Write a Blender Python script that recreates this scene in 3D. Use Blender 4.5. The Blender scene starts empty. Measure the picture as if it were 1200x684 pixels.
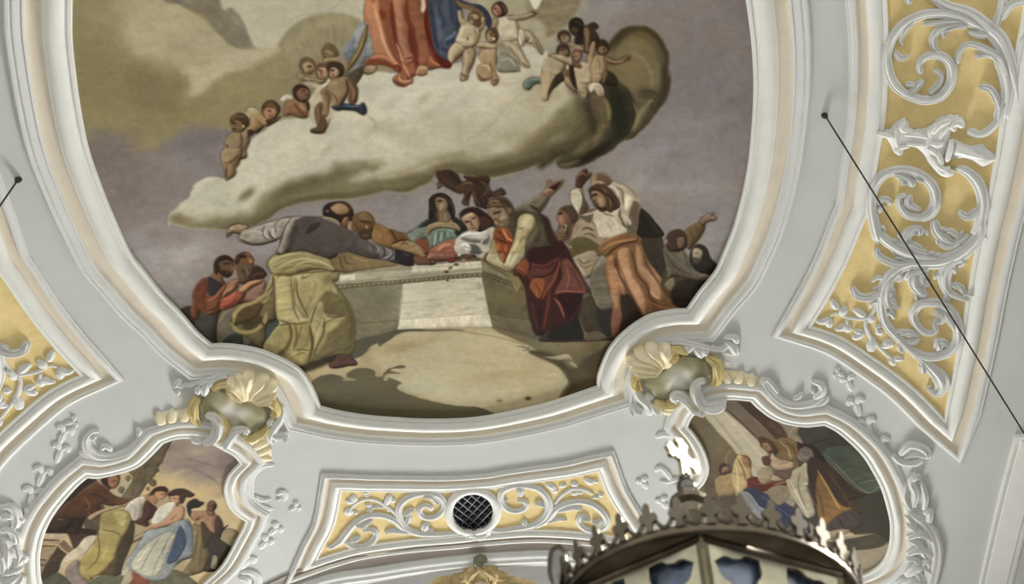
import math, random
import numpy as np

# ---------------------------------------------------------------- the camera and the vault
FOC = 968.03                      # focal length in pixels of a 1200 x 684 frame
PITCH, ROLL, YAW = math.radians(54.16), math.radians(-6.09), math.radians(2.93)
EYE = 1.6                         # the camera stands at eye height on the nave floor
AXIS = -0.59                      # x of the crown line of the barrel vault
CURV = 0.0363                     # the vault falls away by CURV * (x-AXIS)^2
CROWN = 10.4 + EYE


def ray_dir(px, py):
    """direction of sight through pixels of the photograph (arrays)."""
    x = (np.asarray(px, float) - 600) / FOC
    y = -(np.asarray(py, float) - 342) / FOC
    c, s = math.cos(ROLL), math.sin(ROLL)
    xr, yr = c * x - s * y, s * x + c * y
    dx = xr
    dy = math.cos(PITCH) - math.sin(PITCH) * yr
    dz = math.sin(PITCH) + math.cos(PITCH) * yr
    cy, sy = math.cos(YAW), math.sin(YAW)
    return np.stack([cy * dx + sy * dy, -sy * dx + cy * dy, dz], -1)


def UV(px, py):
    """the point (x, y) of the vault that is seen at a pixel."""
    d = ray_dir(px, py)
    H = CROWN - EYE
    a = CURV * d[..., 0] ** 2 + 1e-12
    b = d[..., 2] - 2 * CURV * d[..., 0] * AXIS
    c = CURV * AXIS ** 2 - H
    t = 2 * (-c) / (b + np.sqrt(b * b - 4 * a * c))
    return d[..., 0] * t, d[..., 1] * t


def vault_z(x):
    return CROWN - CURV * (x - AXIS) ** 2


# crops used while measuring: origin and magnification
CR = {'A': (0, 0, 4), 'B': (200, 0, 4), 'C': (400, 0, 4), 'D': (600, 0, 4), 'E': (180, 170, 4), 'F': (400, 170, 4),
      'G': (600, 170, 4), 'H': (0, 170, 4), 'I': (180, 280, 4), 'J': (360, 320, 4), 'K': (560, 300, 4),
      'L': (200, 400, 6), 'M': (700, 370, 6), 'N': (0, 480, 3.353), 'O': (340, 500, 2.857), 'Pp': (740, 450, 2.922),
      'Q': (960, 0, 4.99), 'R': (960, 130, 4.99), 'S': (940, 260, 4.615), 'T': (940, 380, 4.615),
      'V': (640, 510, 3.333), 'W': (0, 330, 4.615), 'X': (960, 450, 2.925), 'Y': (780, 420, 3.75), 'p': (0, 0, 1),
      'a': (30, 500, 6.667), 'b': (30, 582, 6.667), 'c': (130, 560, 6.667), 'd': (180, 480, 6.667), 'e': (800, 460, 6.667), 'g': (900, 540, 6.667),
      'h': (0, 560, 5.517), 'i': (240, 540, 4.75), 'j': (370, 560, 5.515), 'k': (550, 530, 4.443), 'm': (640, 570, 6.0), 'n': (800, 570, 6.0),
      'o': (740, 500, 5.7), 'q': (1020, 540, 4.75), 'r': (0, 380, 5.7), 's': (1040, 0, 6.219),
      't1': (560, 215, 8.55), 't2': (640, 195, 8.55), 't3': (470, 215, 8.55), 't4': (240, 235, 8.55), 't5': (600, 280, 5.7), 't6': (690, 260, 5.2625),
      't7': (200, 290, 5.7), 't8': (290, 290, 4.886),
      'u1': (330, 40, 5.7), 'u2': (250, 110, 6.514), 'u3': (400, 0, 6.514), 'u4': (520, 0, 6.514), 'u5': (640, 10, 5.947), 'u6': (500, 195, 12), 'u7': (370, 228, 7.862), 'u8': (640, 80, 5.475), 'v1': (773, 445, 2.862), 'v2': (0, 445, 2.861)}


def pts(crop, s):
    v = np.array([float(t) for t in s.replace(',', ' ').split()]).reshape(-1, 2) if isinstance(s, str) else np.asarray(s, float).reshape(-1, 2)
    x0, y0, k = CR[crop]
    return np.stack([x0 + v[:, 0] / k, y0 + v[:, 1] / k], 1)


def on_vault(crop, s):
    p = pts(crop, s)
    x, y = UV(p[:, 0], p[:, 1])
    return np.stack([x, y], 1)


def catmull(P, n=6, closed=False):
    """Catmull-Rom through the points P (k x d)."""
    P = np.asarray(P, float)
    k = len(P)
    if k < 3:
        if k == 2 and not closed:
            t = np.linspace(0, 1, n + 1)[:, None]
            return P[0] * (1 - t) + P[1] * t
        return P
    if closed:
        Q = np.concatenate([P[-1:], P, P[:2]])
        segs = k
    else:
        Q = np.concatenate([2 * P[:1] - P[1:2], P, 2 * P[-1:] - P[-2:-1]])
        segs = k - 1
    t = (np.arange(n) / n)[:, None]
    out = []
    for i in range(segs):
        a, b, c, d = Q[i], Q[i + 1], Q[i + 2], Q[i + 3]
        out.append(0.5 * ((2 * b) + (c - a) * t + (2 * a - 5 * b + 4 * c - d) * t ** 2 + (3 * b - a - 3 * c + d) * t ** 3))
    R = np.concatenate(out)
    if not closed:
        R = np.concatenate([R, P[-1:]])
    return R


# ---------------------------------------------------------------- a painter that works in vault metres
PXM = 0.0138                      # rough size of one photograph pixel on the vault


def value_noise(h, w, cell_y, cell_x, rng):
    gy, gx = int(h / cell_y) + 3, int(w / cell_x) + 3
    g = rng.random((gy, gx))
    y = np.arange(h) / cell_y
    x = np.arange(w) / cell_x
    iy, ix = y.astype(int), x.astype(int)
    fy, fx = y - iy, x - ix
    fy = fy * fy * (3 - 2 * fy)
    fx = fx * fx * (3 - 2 * fx)
    a = g[iy][:, ix]; b = g[iy][:, ix + 1]; c = g[iy + 1][:, ix]; d = g[iy + 1][:, ix + 1]
    fx = fx[None, :]; fy = fy[:, None]
    return (a * (1 - fx) + b * fx) * (1 - fy) + (c * (1 - fx) + d * fx) * fy - 0.5


class Fresco:
    def __init__(self, x0, y0, x1, y1, sp, base, seed=1):
        self.x0, self.y0, self.sp = x0, y0, sp
        self.w = int((x1 - x0) / sp) + 2
        self.h = int((y1 - y0) / sp) + 2
        self.img = np.empty((self.h, self.w, 3))
        self.img[:] = base
        rng = np.random.default_rng(seed)
        n = 0
        for c, a in ((70, .5), (28, .3), (12, .2), (5, .12)):
            n = n + a * value_noise(self.h, self.w, c, c, rng)
        self.fbm = n
        H, W = self.h, self.w
        streak = value_noise(H * 2, W * 2, 2.4, 9, rng) * .6 + value_noise(H * 2, W * 2, 5, 22, rng) * .6
        yy, xx = np.mgrid[0:H, 0:W]
        self.strk = [streak[:H, :W], streak[(xx * .97) .astype(int), (yy * .97).astype(int)] if max(H, W) < 2 * min(H, W) else streak[:H, :W],
                     streak[((xx + yy) * .7).astype(int) % (2 * H), ((xx - yy) * .7 + H).astype(int) % (2 * W)],
                     streak[((yy - xx) * .7 + W).astype(int) % (2 * H), ((xx + yy) * .7).astype(int) % (2 * W)]]
        self.count = 0
        self.wx = value_noise(H, W, 11, 11, rng) * 3.4
        self.wy = value_noise(H, W, 11, 11, rng) * 3.4
        self.crop = 'p'
        self.clip = None
        self.sat = .66

    def mask(self, s, soft=1.2, rough=0):
        """keep the following strokes inside an outline (None lifts the mask)."""
        self.clip = None
        if s is None:
            return
        P = catmull(on_vault(self.crop, s), 5, True)
        m = np.zeros((self.h, self.w))
        si, sj, X, Y = self._box(P, .1)
        r = self.fbm[si, sj] * rough * PXM
        D = self._sdf(P, X + self.wx[si, sj] * PXM * .28 + r, Y + self.wy[si, sj] * PXM * .28 + np.roll(r, 7, 1)) / PXM
        m[si, sj] = np.clip(.5 + D / soft * .5, 0, 1)
        self.clip = m

    def _box(self, P, pad):
        i0 = max(0, int((P[:, 1].min() - pad - self.y0) / self.sp)); i1 = min(self.h, int((P[:, 1].max() + pad - self.y0) / self.sp) + 2)
        j0 = max(0, int((P[:, 0].min() - pad - self.x0) / self.sp)); j1 = min(self.w, int((P[:, 0].max() + pad - self.x0) / self.sp) + 2)
        if i1 <= i0 or j1 <= j0:
            return None
        Y, X = np.mgrid[i0:i1, j0:j1]
        return slice(i0, i1), slice(j0, j1), self.x0 + X * self.sp, self.y0 + Y * self.sp

    def _sdf(self, P, X, Y):
        """signed distance (positive inside) to the closed polygon P."""
        A, B = P, np.roll(P, -1, 0)
        best = np.full(X.shape, 1e9)
        inside = np.zeros(X.shape, bool)
        for (ax, ay), (bx, by) in zip(A, B):
            ex, ey = bx - ax, by - ay
            L = ex * ex + ey * ey
            if L < 1e-12:
                continue
            px, py = X - ax, Y - ay
            t = np.clip((px * ex + py * ey) / L, 0, 1)
            d = (px - t * ex) ** 2 + (py - t * ey) ** 2
            np.minimum(best, d, out=best)
            if ay != by:
                c = ((ay > Y) != (by > Y)) & (X < ex * (Y - ay) / ey + ax)
                inside ^= c
        best = np.sqrt(best)
        return np.where(inside, best, -best)

    def f(self, s, col, vol=.35, vr=7, soft=1.0, a=1.0, n=5, smooth=True, light=(-.45, -.85), crop=None, rough=0, edge=.28):
        """fill a closed outline; vol models the form as the painter did with light and dark pigment."""
        P = on_vault(crop or self.crop, s)
        col = np.array(col, float)
        if vol:
            g = col.mean()
            col = col.copy()
            col = (g + (col - g) * self.sat) * .95 * np.array([1.025, 1.0, .94])
        self.count += 1
        fine = self.strk[self.count % 4]
        if smooth:
            P = catmull(P, n, True)
        b = self._box(P, soft * PXM * 1.5 + .05)
        if b is None:
            return
        si, sj, X, Y = b
        X = X + self.wx[si, sj] * PXM * .28; Y = Y + self.wy[si, sj] * PXM * .28
        if rough:
            r = self.fbm[si, sj] * rough * PXM
            X = X + r; Y = Y + np.roll(r, 7, 1)
        D = self._sdf(P, X, Y) / PXM
        al = np.clip(.5 + D / max(soft, .01) * .5, 0, 1)
        al = al * al * (3 - 2 * al) * a
        if self.clip is not None:
            al = al * self.clip[si, sj]
        if vol > .3 and a == 1:
            # the dark contour the painter laid round every form
            ha = (np.clip(1 + D / 2.4, 0, 1) ** 1.5 * .42)[..., None]
            self.img[si, sj] = self.img[si, sj] * (1 - ha) + np.array([52, 42, 32]) * ha
        c = np.empty(X.shape + (3,)); c[:] = col
        if vol:
            h = np.clip(D / vr, 0, 1)
            h = np.sqrt(np.clip(1 - (1 - h) ** 2, 0, 1)) * vr * .7
            gy, gx = np.gradient(h, self.sp / PXM)
            # on the vault y grows downwards in the photograph
            lam = -(gx * -light[0] + gy * -light[1])
            nz = 1 / np.sqrt(1 + gx ** 2 + gy ** 2)
            lam = (gx * light[0] * -1 + gy * light[1] * -1) * nz
            sh = vol * np.where(lam < 0, lam * 1.5, lam * .42) - edge * vol * (1 - np.clip(D / 1.6, 0, 1)) * 1.3
            m = 1 + sh + fine[si, sj] * .15 + self.fbm[si, sj] * .30
            c = c * m[..., None]
            c = c + (np.clip(-sh, 0, 1) * 26)[..., None] * np.array([.5, .2, -.3])
        self.img[si, sj] = self.img[si, sj] * (1 - al[..., None]) + c * al[..., None]

    def l(self, s, w, col, a=.8, soft=.8, n=6, crop=None, taper=True):
        """a brush line of width w pixels, thin at both ends."""
        P = catmull(on_vault(crop or self.crop, s), n)
        k = len(P)
        t = np.linspace(0, 1, k)
        W = np.full(k, w * .5) * (np.clip(np.sin(np.pi * (t * .9 + .05)) * 1.6, .25, 1) if taper else 1)
        b = self._box(P, (w + soft) * PXM)
        if b is None:
            return
        si, sj, X, Y = b
        best = np.full(X.shape, -1e9)
        for q in range(k - 1):
            ax, ay = P[q]; ex, ey = P[q + 1] - P[q]
            L = ex * ex + ey * ey
            if L < 1e-12:
                continue
            u = np.clip(((X - ax) * ex + (Y - ay) * ey) / L, 0, 1)
            d = np.sqrt((X - ax - u * ex) ** 2 + (Y - ay - u * ey) ** 2) / PXM
            np.maximum(best, W[q] + u * (W[q + 1] - W[q]) - d, out=best)
        al = np.clip(.5 + best / (soft * 2), 0, 1)
        al = al * al * (3 - 2 * al) * a
        if self.clip is not None:
            al = al * self.clip[si, sj]
        al = al[..., None]
        self.img[si, sj] = self.img[si, sj] * (1 - al) + np.array(col) * al

    def folds(self, specs, dark=None, light=None, w=1.6, a=.55):
        for i, s in enumerate(specs):
            if dark is not None:
                g = sum(dark) / 3
                dk = [g + (v - g) * .75 for v in dark]
                self.l(s, w * (2.6, 1.5, 2.0)[i % 3], dk, a * .62, 2.2 + .4 * w)
                self.l(s, w * .6, [v * .9 for v in dk], a * .75, 1.0)
            if light is not None:
                q = pts(self.crop, s) + np.array([-w * 1.25, -w * .4])
                g = sum(light) / 3
                self.l(q.ravel(), w * (1.5, .9, 1.2)[i % 3], [g + (v - g) * .7 for v in light], a * .6, 1.9, crop='p')

    def blob(self, s, rx, ry, col, a=.6, rot=0, crop=None):
        """a soft wash of colour, radii in pixels."""
        P = on_vault(crop or self.crop, s)
        R = max(rx, ry) * PXM * 2.2
        for (cx, cy) in P:
            b = self._box(np.array([[cx, cy]]), R)
            if b is None:
                continue
            si, sj, X, Y = b
            dx, dy = (X - cx) / PXM, (Y - cy) / PXM
            c, q = math.cos(math.radians(rot)), math.sin(math.radians(rot))
            u, v = (c * dx + q * dy) / rx, (-q * dx + c * dy) / ry
            r2 = u * u + v * v
            al = np.exp(-r2 * 1.1) * a * np.clip(1 + self.fbm[si, sj] * 1.5, 0, 1.6)
            al = np.clip(al * np.clip((4.6 - r2) / 2, 0, 1), 0, 1)
            if self.clip is not None:
                al = al * self.clip[si, sj]
            al = al[..., None]
            self.img[si, sj] = self.img[si, sj] * (1 - al) + np.array(col) * al

    def head(self, cx, cy, r, skin, hair, look=0, bald=False, beard=None, ear=True, crop=None):
        """a small painted head; look is the angle in degrees the face turns to (0 right, 90 down, 180 left)."""
        old = self.crop
        if crop: self.crop = crop
        k = CR[self.crop][2]
        c, s = math.cos(math.radians(look)), math.sin(math.radians(look))
        th = np.linspace(0, 2 * np.pi, 11)[:-1]

        def ell(ox, oy, a, b):
            X = ox + a * np.cos(th); Y = oy + b * np.sin(th)
            return np.stack([cx + r * X, cy + r * Y], 1).ravel()
        dk = [v * .60 for v in skin]
        rp = r / k
        self.f(ell(0, -.04, .82, .94), hair, vol=.4, vr=rp * .8)
        self.f(ell(.20 * c, .16 + .12 * s, .64, .76), skin, vol=.55, vr=rp * .6, light=(-.7, -.6))
        if bald:
            self.f(ell(-.05 * c, -.5, .58, .40), [v * 1.12 for v in skin], vol=.3, vr=rp * .5)
        if beard is not None:
            self.f(ell(.30 * c, .66 + .12 * s, .48, .44), beard, vol=.4, vr=rp * .4)
        # brow, sockets, nose and mouth as soft touches
        ey = .06 + .12 * s
        if abs(c) < .35:
            ex = (-.27, .27)
        else:
            ex = (.22 * c, .56 * c)
        for e in ex:
            self.l([cx + r * (e - .15), cy + r * (ey + .02), cx + r * (e + .15), cy + r * (ey + .02)], max(1.1, rp * .2), dk, .55, 1.0)
            self.l([cx + r * (e - .1), cy + r * ey, cx + r * (e + .1), cy + r * ey], max(.7, rp * .09), [v * .5 for v in dk], .7, .5)
        nx = .42 * c
        self.l([cx + r * (nx - .02 * c), cy + r * (ey + .05), cx + r * (nx + .08 * c), cy + r * (ey + .3)], max(.8, rp * .12), [min(255, v * 1.15) for v in skin], .5, .8)
        self.l([cx + r * (nx - .1), cy + r * (ey + .37), cx + r * (nx + .1), cy + r * (ey + .37)], max(.8, rp * .12), dk, .5, .8)
        self.l([cx + r * (nx - .15), cy + r * (ey + .54), cx + r * (nx + .13), cy + r * (ey + .54)], max(.8, rp * .1), [skin[0] * .7, skin[1] * .48, skin[2] * .42], .6, .7)
        self.l([cx + r * (.2 * c - .45), cy + r * .75, cx + r * (.2 * c), cy + r * .98, cx + r * (.2 * c + .42), cy + r * .78], max(1.2, rp * .16), dk, .45, 1.2)
        self.crop = old

    def finish(self, amt=1.0):
        """the unevenness of brush and plaster over the whole painting."""
        rng = np.random.default_rng(11)
        H, W = self.h, self.w
        n = value_noise(H, W, 3, 3, rng) * .5 + value_noise(H, W, 8, 8, rng) * .5 + self.strk[0] * .5 + value_noise(H, W, 30, 30, rng) * .5
        self.img *= (1 + .085 * amt * n)[..., None]
        t = value_noise(H, W, 22, 22, rng) * .7 + value_noise(H, W, 60, 60, rng)
        self.img = 122 + (self.img - 122) * 1.15
        self.img += t[..., None] * np.array([3, 0, -4]) * amt

    def sample(self, x, y):
        i = np.clip(((y - self.y0) / self.sp).round().astype(int), 0, self.h - 1)
        j = np.clip(((x - self.x0) / self.sp).round().astype(int), 0, self.w - 1)
        return self.img[i, j]
# ---------------------------------------------------------------- the outline of the great fresco and of the two small ones
MAIN = [  # (points through which the edge runs, smooth runs separated by corners)
    'p 82 -110 81 -60 81 0 81 42 84 75 90 120 100 171 115 215 130 252 150 295 167 317 190 346 211 367 229 388 247 404',
    'p 247 404 262 403.5 280 405 305 410 330 420 350 432 361 446 368 460 374 476',
    'p 374 476 398 482 430 487 460 489.5 500 491.5 545 490.5 585 485 635 474 670 463 702 452',
    'p 702 452 702 440 707 425 717 405 735 386 760 370 785 364 806 362.5',
    'p 806 362.5 821 341 840 317 850 295 862 265 871 232 877.5 202 882 170 886 112 885 62 880 15 876 -10 868 -60 856 -110']


def outline(runs, n=6):
    """corner-separated smooth runs -> vault polyline, plus the index of every corner."""
    out = []
    corners = []
    for r in runs:
        c, s = r.split(' ', 1)
        P = catmull(on_vault(c, s), n)
        if out:
            corners.append(len(out) - 1)
            P = P[1:]
        out.extend(P.tolist())
    return np.array(out), corners


SPACING = .0105


def paint_main():
    mp, _ = outline(MAIN)
    F = Fresco(mp[:, 0].min() - .05, mp[:, 1].min() - .05, mp[:, 0].max() + .05, mp[:, 1].max() + .05, SPACING, (128, 121, 118), 3)
    F.img += F.fbm[..., None] * np.array([24, 22, 19])
    f, l, b, hd = F.f, F.l, F.blob, F.head
    # --- sky
    F.crop = 'p'
    b('190 310', 60, 45, (160, 154, 150), .7); b('230 290', 40, 22, (158, 152, 150), .6)
    b('120 200', 30, 60, (120, 111, 105), .7); b('160 230', 40, 40, (124, 115, 109), .5)
    b('420 255', 110, 22, (136, 129, 124), .9, 8); b('560 240', 120, 26, (140, 133, 130), .9, -8); b('700 220', 60, 30, (140, 133, 128), .8)
    b('480 225 640 215', 60, 14, (136, 129, 125), .7, -12)
    b('790 200', 70, 40, (142, 136, 134), .7); b('830 270', 40, 50, (140, 134, 132), .8); b('800 310', 40, 40, (146, 140, 134), .7)
    b('820 60', 50, 60, (120, 114, 112), .6); b('700 10', 60, 30, (138, 132, 130), .7); b('860 130', 25, 60, (120, 114, 112), .5)
    b('740 215', 20, 14, (172, 166, 160), .6, -30); b('850 150 800 175', 30, 16, (136, 130, 130), .6, 20)
    for x, y, rx, ry, v in ((770, 180, 22, 8, 158), (855, 120, 16, 6, 112), (845, 95, 24, 7, 116), (700, 25, 26, 9, 148), (855, 150, 18, 7, 108),
                            (800, 220, 34, 7, 154), (826, 245, 20, 6, 128), (215, 300, 30, 8, 166), (160, 280, 22, 8, 146), (300, 290, 30, 12, 158)):
        b('%g %g' % (x, y), rx, ry, (v, v - 6, v - 6), .6, random.Random(x).uniform(-40, 10))
    rc = random.Random(5)
    for _ in range(70):
        x = rc.uniform(90, 880); y = rc.uniform(0, 330); k = rc.uniform(-12, 12)
        b('%g %g' % (x, y), rc.uniform(8, 30), rc.uniform(3, 10), (128 + k, 120 + k, 114 + k), .4, rc.uniform(-40, 10))
    # --- olive cloud bank, upper left
    f('60 -130 60 60 90 125 103 142 130 157 150 166 158 176 178 175 200 160 228 146 262 151 300 150 380 150 450 90 480 40 480 -130', (139, 130, 98), 0, soft=4, rough=20)
    b('110 60 100 110', 26, 50, (128, 120, 92), .7); b('180 100', 30, 26, (116, 107, 84), .75, 20); b('160 130 200 110', 26, 20, (124, 114, 88), .5)
    b('130 140', 30, 10, (140, 132, 100), .7); b('165 168', 22, 8, (146, 136, 100), .8)
    b('120 15 200 60', 30, 26, (150, 139, 110), .4)
    f('158 -60 148 30 152 52 172 70 188 74 205 78 222 96 226 109 240 97 262 88 290 74 296 58 262 40 230 10 215 -60', (163, 154, 127), 0, soft=9, rough=26)
    b('190 20 180 45', 22, 20, (172, 162, 134), .6); b('212 52', 12, 8, (150, 142, 122), .6)
    f('180 -60 190 -4 212 6 232 16 246 26 262 44 276 54 286 58 302 57 292 42 284 24 272 12 262 7 256 0 240 -60', (137, 128, 111), .1, soft=2.5, rough=8)
    l('256 0 270 10 282 20 290 38 300 56', 5, (112, 103, 92), .75, 2); l('215 6 240 20 262 42 278 54', 4, (124, 115, 98), .5, 2)
    f('252 -130 258 0 272 9 284 22 292 42 301 56 325 57 334 42 348 28 376 17 410 18 430 30 460 -10 440 -130', (180, 174, 153), 0, soft=2.5)
    b('300 20 380 0', 30, 16, (170, 164, 146), .6); l('338 24 352 18 375 14 392 8 402 0', .8, (140, 134, 120), .5, .6)
    f('322 62 333 44 346 31 372 17 398 16 424 25 440 50 420 74 380 82 352 92 320 96', (146, 137, 107), .15, 16, soft=3)
    l('326 56 340 38 360 25 380 20', 5, (136, 128, 104), .6, 3); l('346 52 372 30 400 24', 8, (158, 149, 119), .5, 4)
    f('212 80 220 92 226 110 238 101 262 90 290 78 318 66 326 57 300 56 270 62 240 76', (172, 164, 138), 0, soft=5, rough=10)
    b('235 100', 20, 6, (176, 168, 140), .6, -30); b('300 100', 40, 16, (140, 130, 102), .7, -20); b('260 130', 40, 12, (136, 127, 98), .7, -10)
    b('340 110 360 100', 30, 14, (134, 125, 97), .7, -20)
    # --- grey dusk under the bank
    b('120 180 140 170', 22, 14, (116, 107, 105), .6); b('235 165', 24, 10, (115, 107, 106), .8); b('250 185', 14, 22, (122, 114, 111), .7)
    # pale glory to the right of the robe
    f('560 -130 545 20 560 60 600 72 640 70 668 52 680 20 690 -130', (160, 151, 127), 0, soft=12, rough=20)
    f('632 -10 618 12 636 26 640 42 655 34 668 22 678 -8', (146, 133, 103), .1, soft=4, rough=8)
    f('620 -6 636 -6 627 11', (205, 200, 180), 0, soft=1.5)
    b('655 60 690 25', 26, 12, (140, 134, 124), .6, -40)
    # --- the great cloud
    cloud = '201 262 201 253 210 243 224 230 230 217 245 209 262 209 272 206 276 198 284 175 296 158 311 147 327 139 342 137 360 134 366 112 380 99 396 96 415 88 438 82 470 86 520 78 560 66 600 50 640 60 690 72 716 66 730 90 735 130 728 160 712 178 690 190 672 186 650 184 612 197 575 207 545 203 515 199 500 214 475 224 450 223 425 230 400 232 365 235 340 242 315 255 287 266 255 267 230 269 212 265'
    f(cloud, (186, 180, 162), 0, soft=1.6, rough=8)
    F.mask(cloud, 1.6, 8)
    for x, y, rx, ry, rot, c, a in ((470, 115, 60, 24, -5, (196, 190, 173), .8), (420, 125, 30, 30, 20, (194, 188, 170), .6), (560, 110, 60, 22, -5, (190, 184, 166), .6),
                                    (350, 175, 40, 20, -20, (195, 190, 172), .7), (290, 195, 26, 18, -30, (188, 182, 162), .7), (560, 150, 60, 18, -8, (168, 161, 140), .7),
                                    (640, 120, 40, 26, -20, (168, 160, 134), .7), (655, 150, 30, 16, -30, (138, 130, 104), .7), (510, 165, 46, 16, -10, (180, 173, 152), .7),
                                    (620, 95, 24, 10, 0, (176, 168, 146), .6), (430, 170, 30, 10, -10, (186, 182, 164), .7), (600, 165, 50, 12, -15, (132, 124, 98), .6),
                                    (232, 238, 14, 12, -30, (176, 170, 150), .6), (218, 258, 14, 6, 10, (140, 130, 108), .8), (270, 235, 20, 14, 0, (176, 172, 152), .6),
                                    (480, 190, 40, 8, -10, (158, 150, 126), .6), (545, 182, 30, 8, -8, (140, 132, 104), .7), (440, 150, 5, 12, 60, (158, 152, 138), .5),
                                    (436, 104, 12, 10, 0, (168, 162, 148), .5), (545, 118, 14, 8, 0, (172, 166, 152), .5), (600, 140, 30, 8, -20, (186, 180, 160), .4),
                                    (470, 145, 34, 5, -14, (172, 166, 148), .6), (520, 138, 24, 5, 25, (174, 168, 150), .5), (384, 152, 22, 5, -30, (170, 164, 146), .6),
                                    (340, 205, 24, 6, -20, (172, 166, 146), .6), (455, 172, 22, 6, 40, (196, 191, 176), .5)):
        b('%g %g' % (x, y), rx, ry, c, a, rot)
    rc = random.Random(21)
    for _ in range(95):
        x = rc.uniform(230, 690); y = rc.uniform(90, 250) - (x - 450) * .12
        v = rc.choice((-1, 1, 1)); k = rc.uniform(9, 20) * v
        b('%g %g' % (x, y), rc.uniform(5, 20), rc.uniform(2.5, 8), (180 + k, 174 + k, 155 + k * 1.1), rc.uniform(.25, .55), rc.uniform(-50, 30))
    l('432 136 439 142 440 150', 3, (150, 142, 124), .5, 2)
    l('640 88 600 118 570 150 540 168', 2.5, (160, 152, 130), .5, 2); l('560 88 575 96 600 98', 2, (168, 160, 142), .5, 2)
    # shaded underside
    f('204 258 214 252 228 262 246 252 270 252 292 247 306 238 320 226 338 214 356 208 380 200 388 189 404 192 418 190 432 187 444 189 436 196 418 198 404 206 424 208 450 207 474 204 500 196 520 188 552 186 590 176 622 160 648 140 668 122 690 118 712 140 716 176 696 194 650 184 612 198 575 208 545 204 515 200 500 215 475 225 450 224 425 231 400 233 365 236 340 243 315 256 287 267 255 268 230 270 212 266', (124, 116, 90), 0, soft=7, rough=14)
    l('262 268 290 264 318 252 342 240 372 233 410 230 440 224 476 222 505 210 550 204 600 198 650 182 690 168', 9, (88, 80, 58), .75, 3.5, taper=False)
    b('345 220 372 213', 26, 8, (98, 89, 66), .8, -20); b('400 205', 22, 8, (96, 88, 66), .7, 0); b('405 194 420 192', 14, 5, (118, 110, 88), .7)
    b('410 222 450 214', 26, 6, (108, 101, 76), .8, 3); b('490 207 520 196', 22, 7, (98, 90, 68), .7, -10); b('560 196 600 188', 28, 8, (86, 78, 58), .8, -10)
    b('640 176 665 165', 26, 12, (88, 80, 60), .8, -30); b('285 230 292 226', 8, 4, (116, 108, 86), .7, -40)
    b('310 248 330 238', 16, 5, (106, 98, 76), .6, -30); b('270 262', 30, 5, (112, 105, 84), .7)
    l('300 262 330 242 365 231 410 228', 5, (92, 84, 62), .6, 3); l('440 205 475 200 505 188 545 178', 6, (136, 128, 102), .6, 4)
    l('525 205 560 205 600 196 650 180 690 150', 8, (74, 67, 50), .6, 4)
    F.mask(None)
    lobe = '706 62 724 38 740 31 755 30 770 38 780 52 785 68 783 86 780 108 772 124 760 143 746 158 730 163 716 150 700 110'
    f(lobe, (112, 102, 76), 0, soft=1.5, rough=5)
    F.mask(lobe, 1.6, 5)
    b('742 84', 16, 24, (124, 113, 86), .7, 20); b('735 52', 16, 10, (122, 112, 86), .6); b('762 70', 8, 22, (110, 100, 76), .6)
    l('716 52 736 34 756 32 774 46 783 72 780 104 766 134 740 160', 10, (60, 53, 40), .8, 4, taper=False)
    l('744 40 760 46 772 62 777 84', 5, (92, 84, 65), .7, 2.5); b('768 118', 8, 14, (88, 80, 60), .7, 30); b('752 112 744 120', 12, 6, (98, 90, 68), .8, 20)
    l('738 60 756 72 764 92 762 112', 3, (156, 146, 120), .35, 2.5)
    F.mask(None)
    f('708 84 722 92 736 104 745 122 746 138 738 156 722 172 706 186 688 193 666 196 652 190 664 176 684 158 692 140 688 122 684 108 694 92', (72, 66, 49), .2, 10, soft=2.4, rough=8)
    b('664 188', 10, 4, (84, 78, 60), .6); b('712 120 730 130', 8, 16, (66, 61, 46), .7, 60)
    l('690 112 700 130 703 150 696 172', 6, (118, 108, 82), .7, 2.5); l('704 112 712 128 712 148', 5, (96, 86, 64), .7, 2.5)
    l('726 112 740 128 742 145 732 162', 4, (128, 120, 96), .6, 2.5)
    b('675 96 640 104', 20, 8, (160, 150, 124), .6, 30)
    l('770 128 756 142 738 156 724 162', 3, (98, 90, 70), .7, 2); l('752 126 748 142 735 156', 3, (132, 123, 100), .7, 2)
    paint_cloud_detail(F)
    # --- robe of the ascending figure
    F.crop = 'C'
    f('100 96 60 165 10 238 -10 300 -20 350 10 362 60 340 120 318 140 230 130 120', (138, 148, 158), .3, 8)
    F.folds(['100 110 60 190 25 270', '120 160 100 250 60 330', '40 200 20 230 10 260'], (98, 108, 122), (170, 178, 184), 2)
    l('116 110 108 180 80 240 50 285 5 350', 5.5, (122, 100, 70), 1, 1); l('112 118 104 180 76 236 46 281', 1.6, (160, 138, 104), .7, .8)
    f('395 -300 395 0 412 70 420 160 440 240 490 272 505 262 515 205 550 160 568 100 560 20 540 -300', (74, 86, 106), .35, 12)
    for q, w_, c_, a_ in (('440 -60 445 60 440 160 465 240', 6, (48, 54, 68), .7), ('480 -20 500 80 490 170 480 250', 7, (54, 62, 80), .7), ('460 -20 466 80 462 160', 6, (96, 106, 122), .6), ('520 10 530 80 516 150', 5, (92, 102, 120), .5), ('545 0 548 70 535 130', 4, (50, 56, 72), .7)):
        l(q, w_, c_, a_, 2.5)
    f('118 -300 118 -40 108 60 118 140 132 226 152 262 120 280 112 296 190 300 240 318 268 342 292 348 308 366 348 350 352 312 372 306 402 308 412 326 455 318 505 314 514 296 478 276 448 250 432 190 420 100 402 20 405 -300', (166, 100, 74), .45, 12)
    R = '118 -300 118 -40 108 60 118 140 132 226 152 262 120 280 112 296 190 300 240 318 268 342 292 348 308 366 348 350 352 312 372 306 402 308 412 326 455 318 505 314 514 296 478 276 448 250 432 190 420 100 402 20 405 -300'
    F.mask(R)
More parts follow.
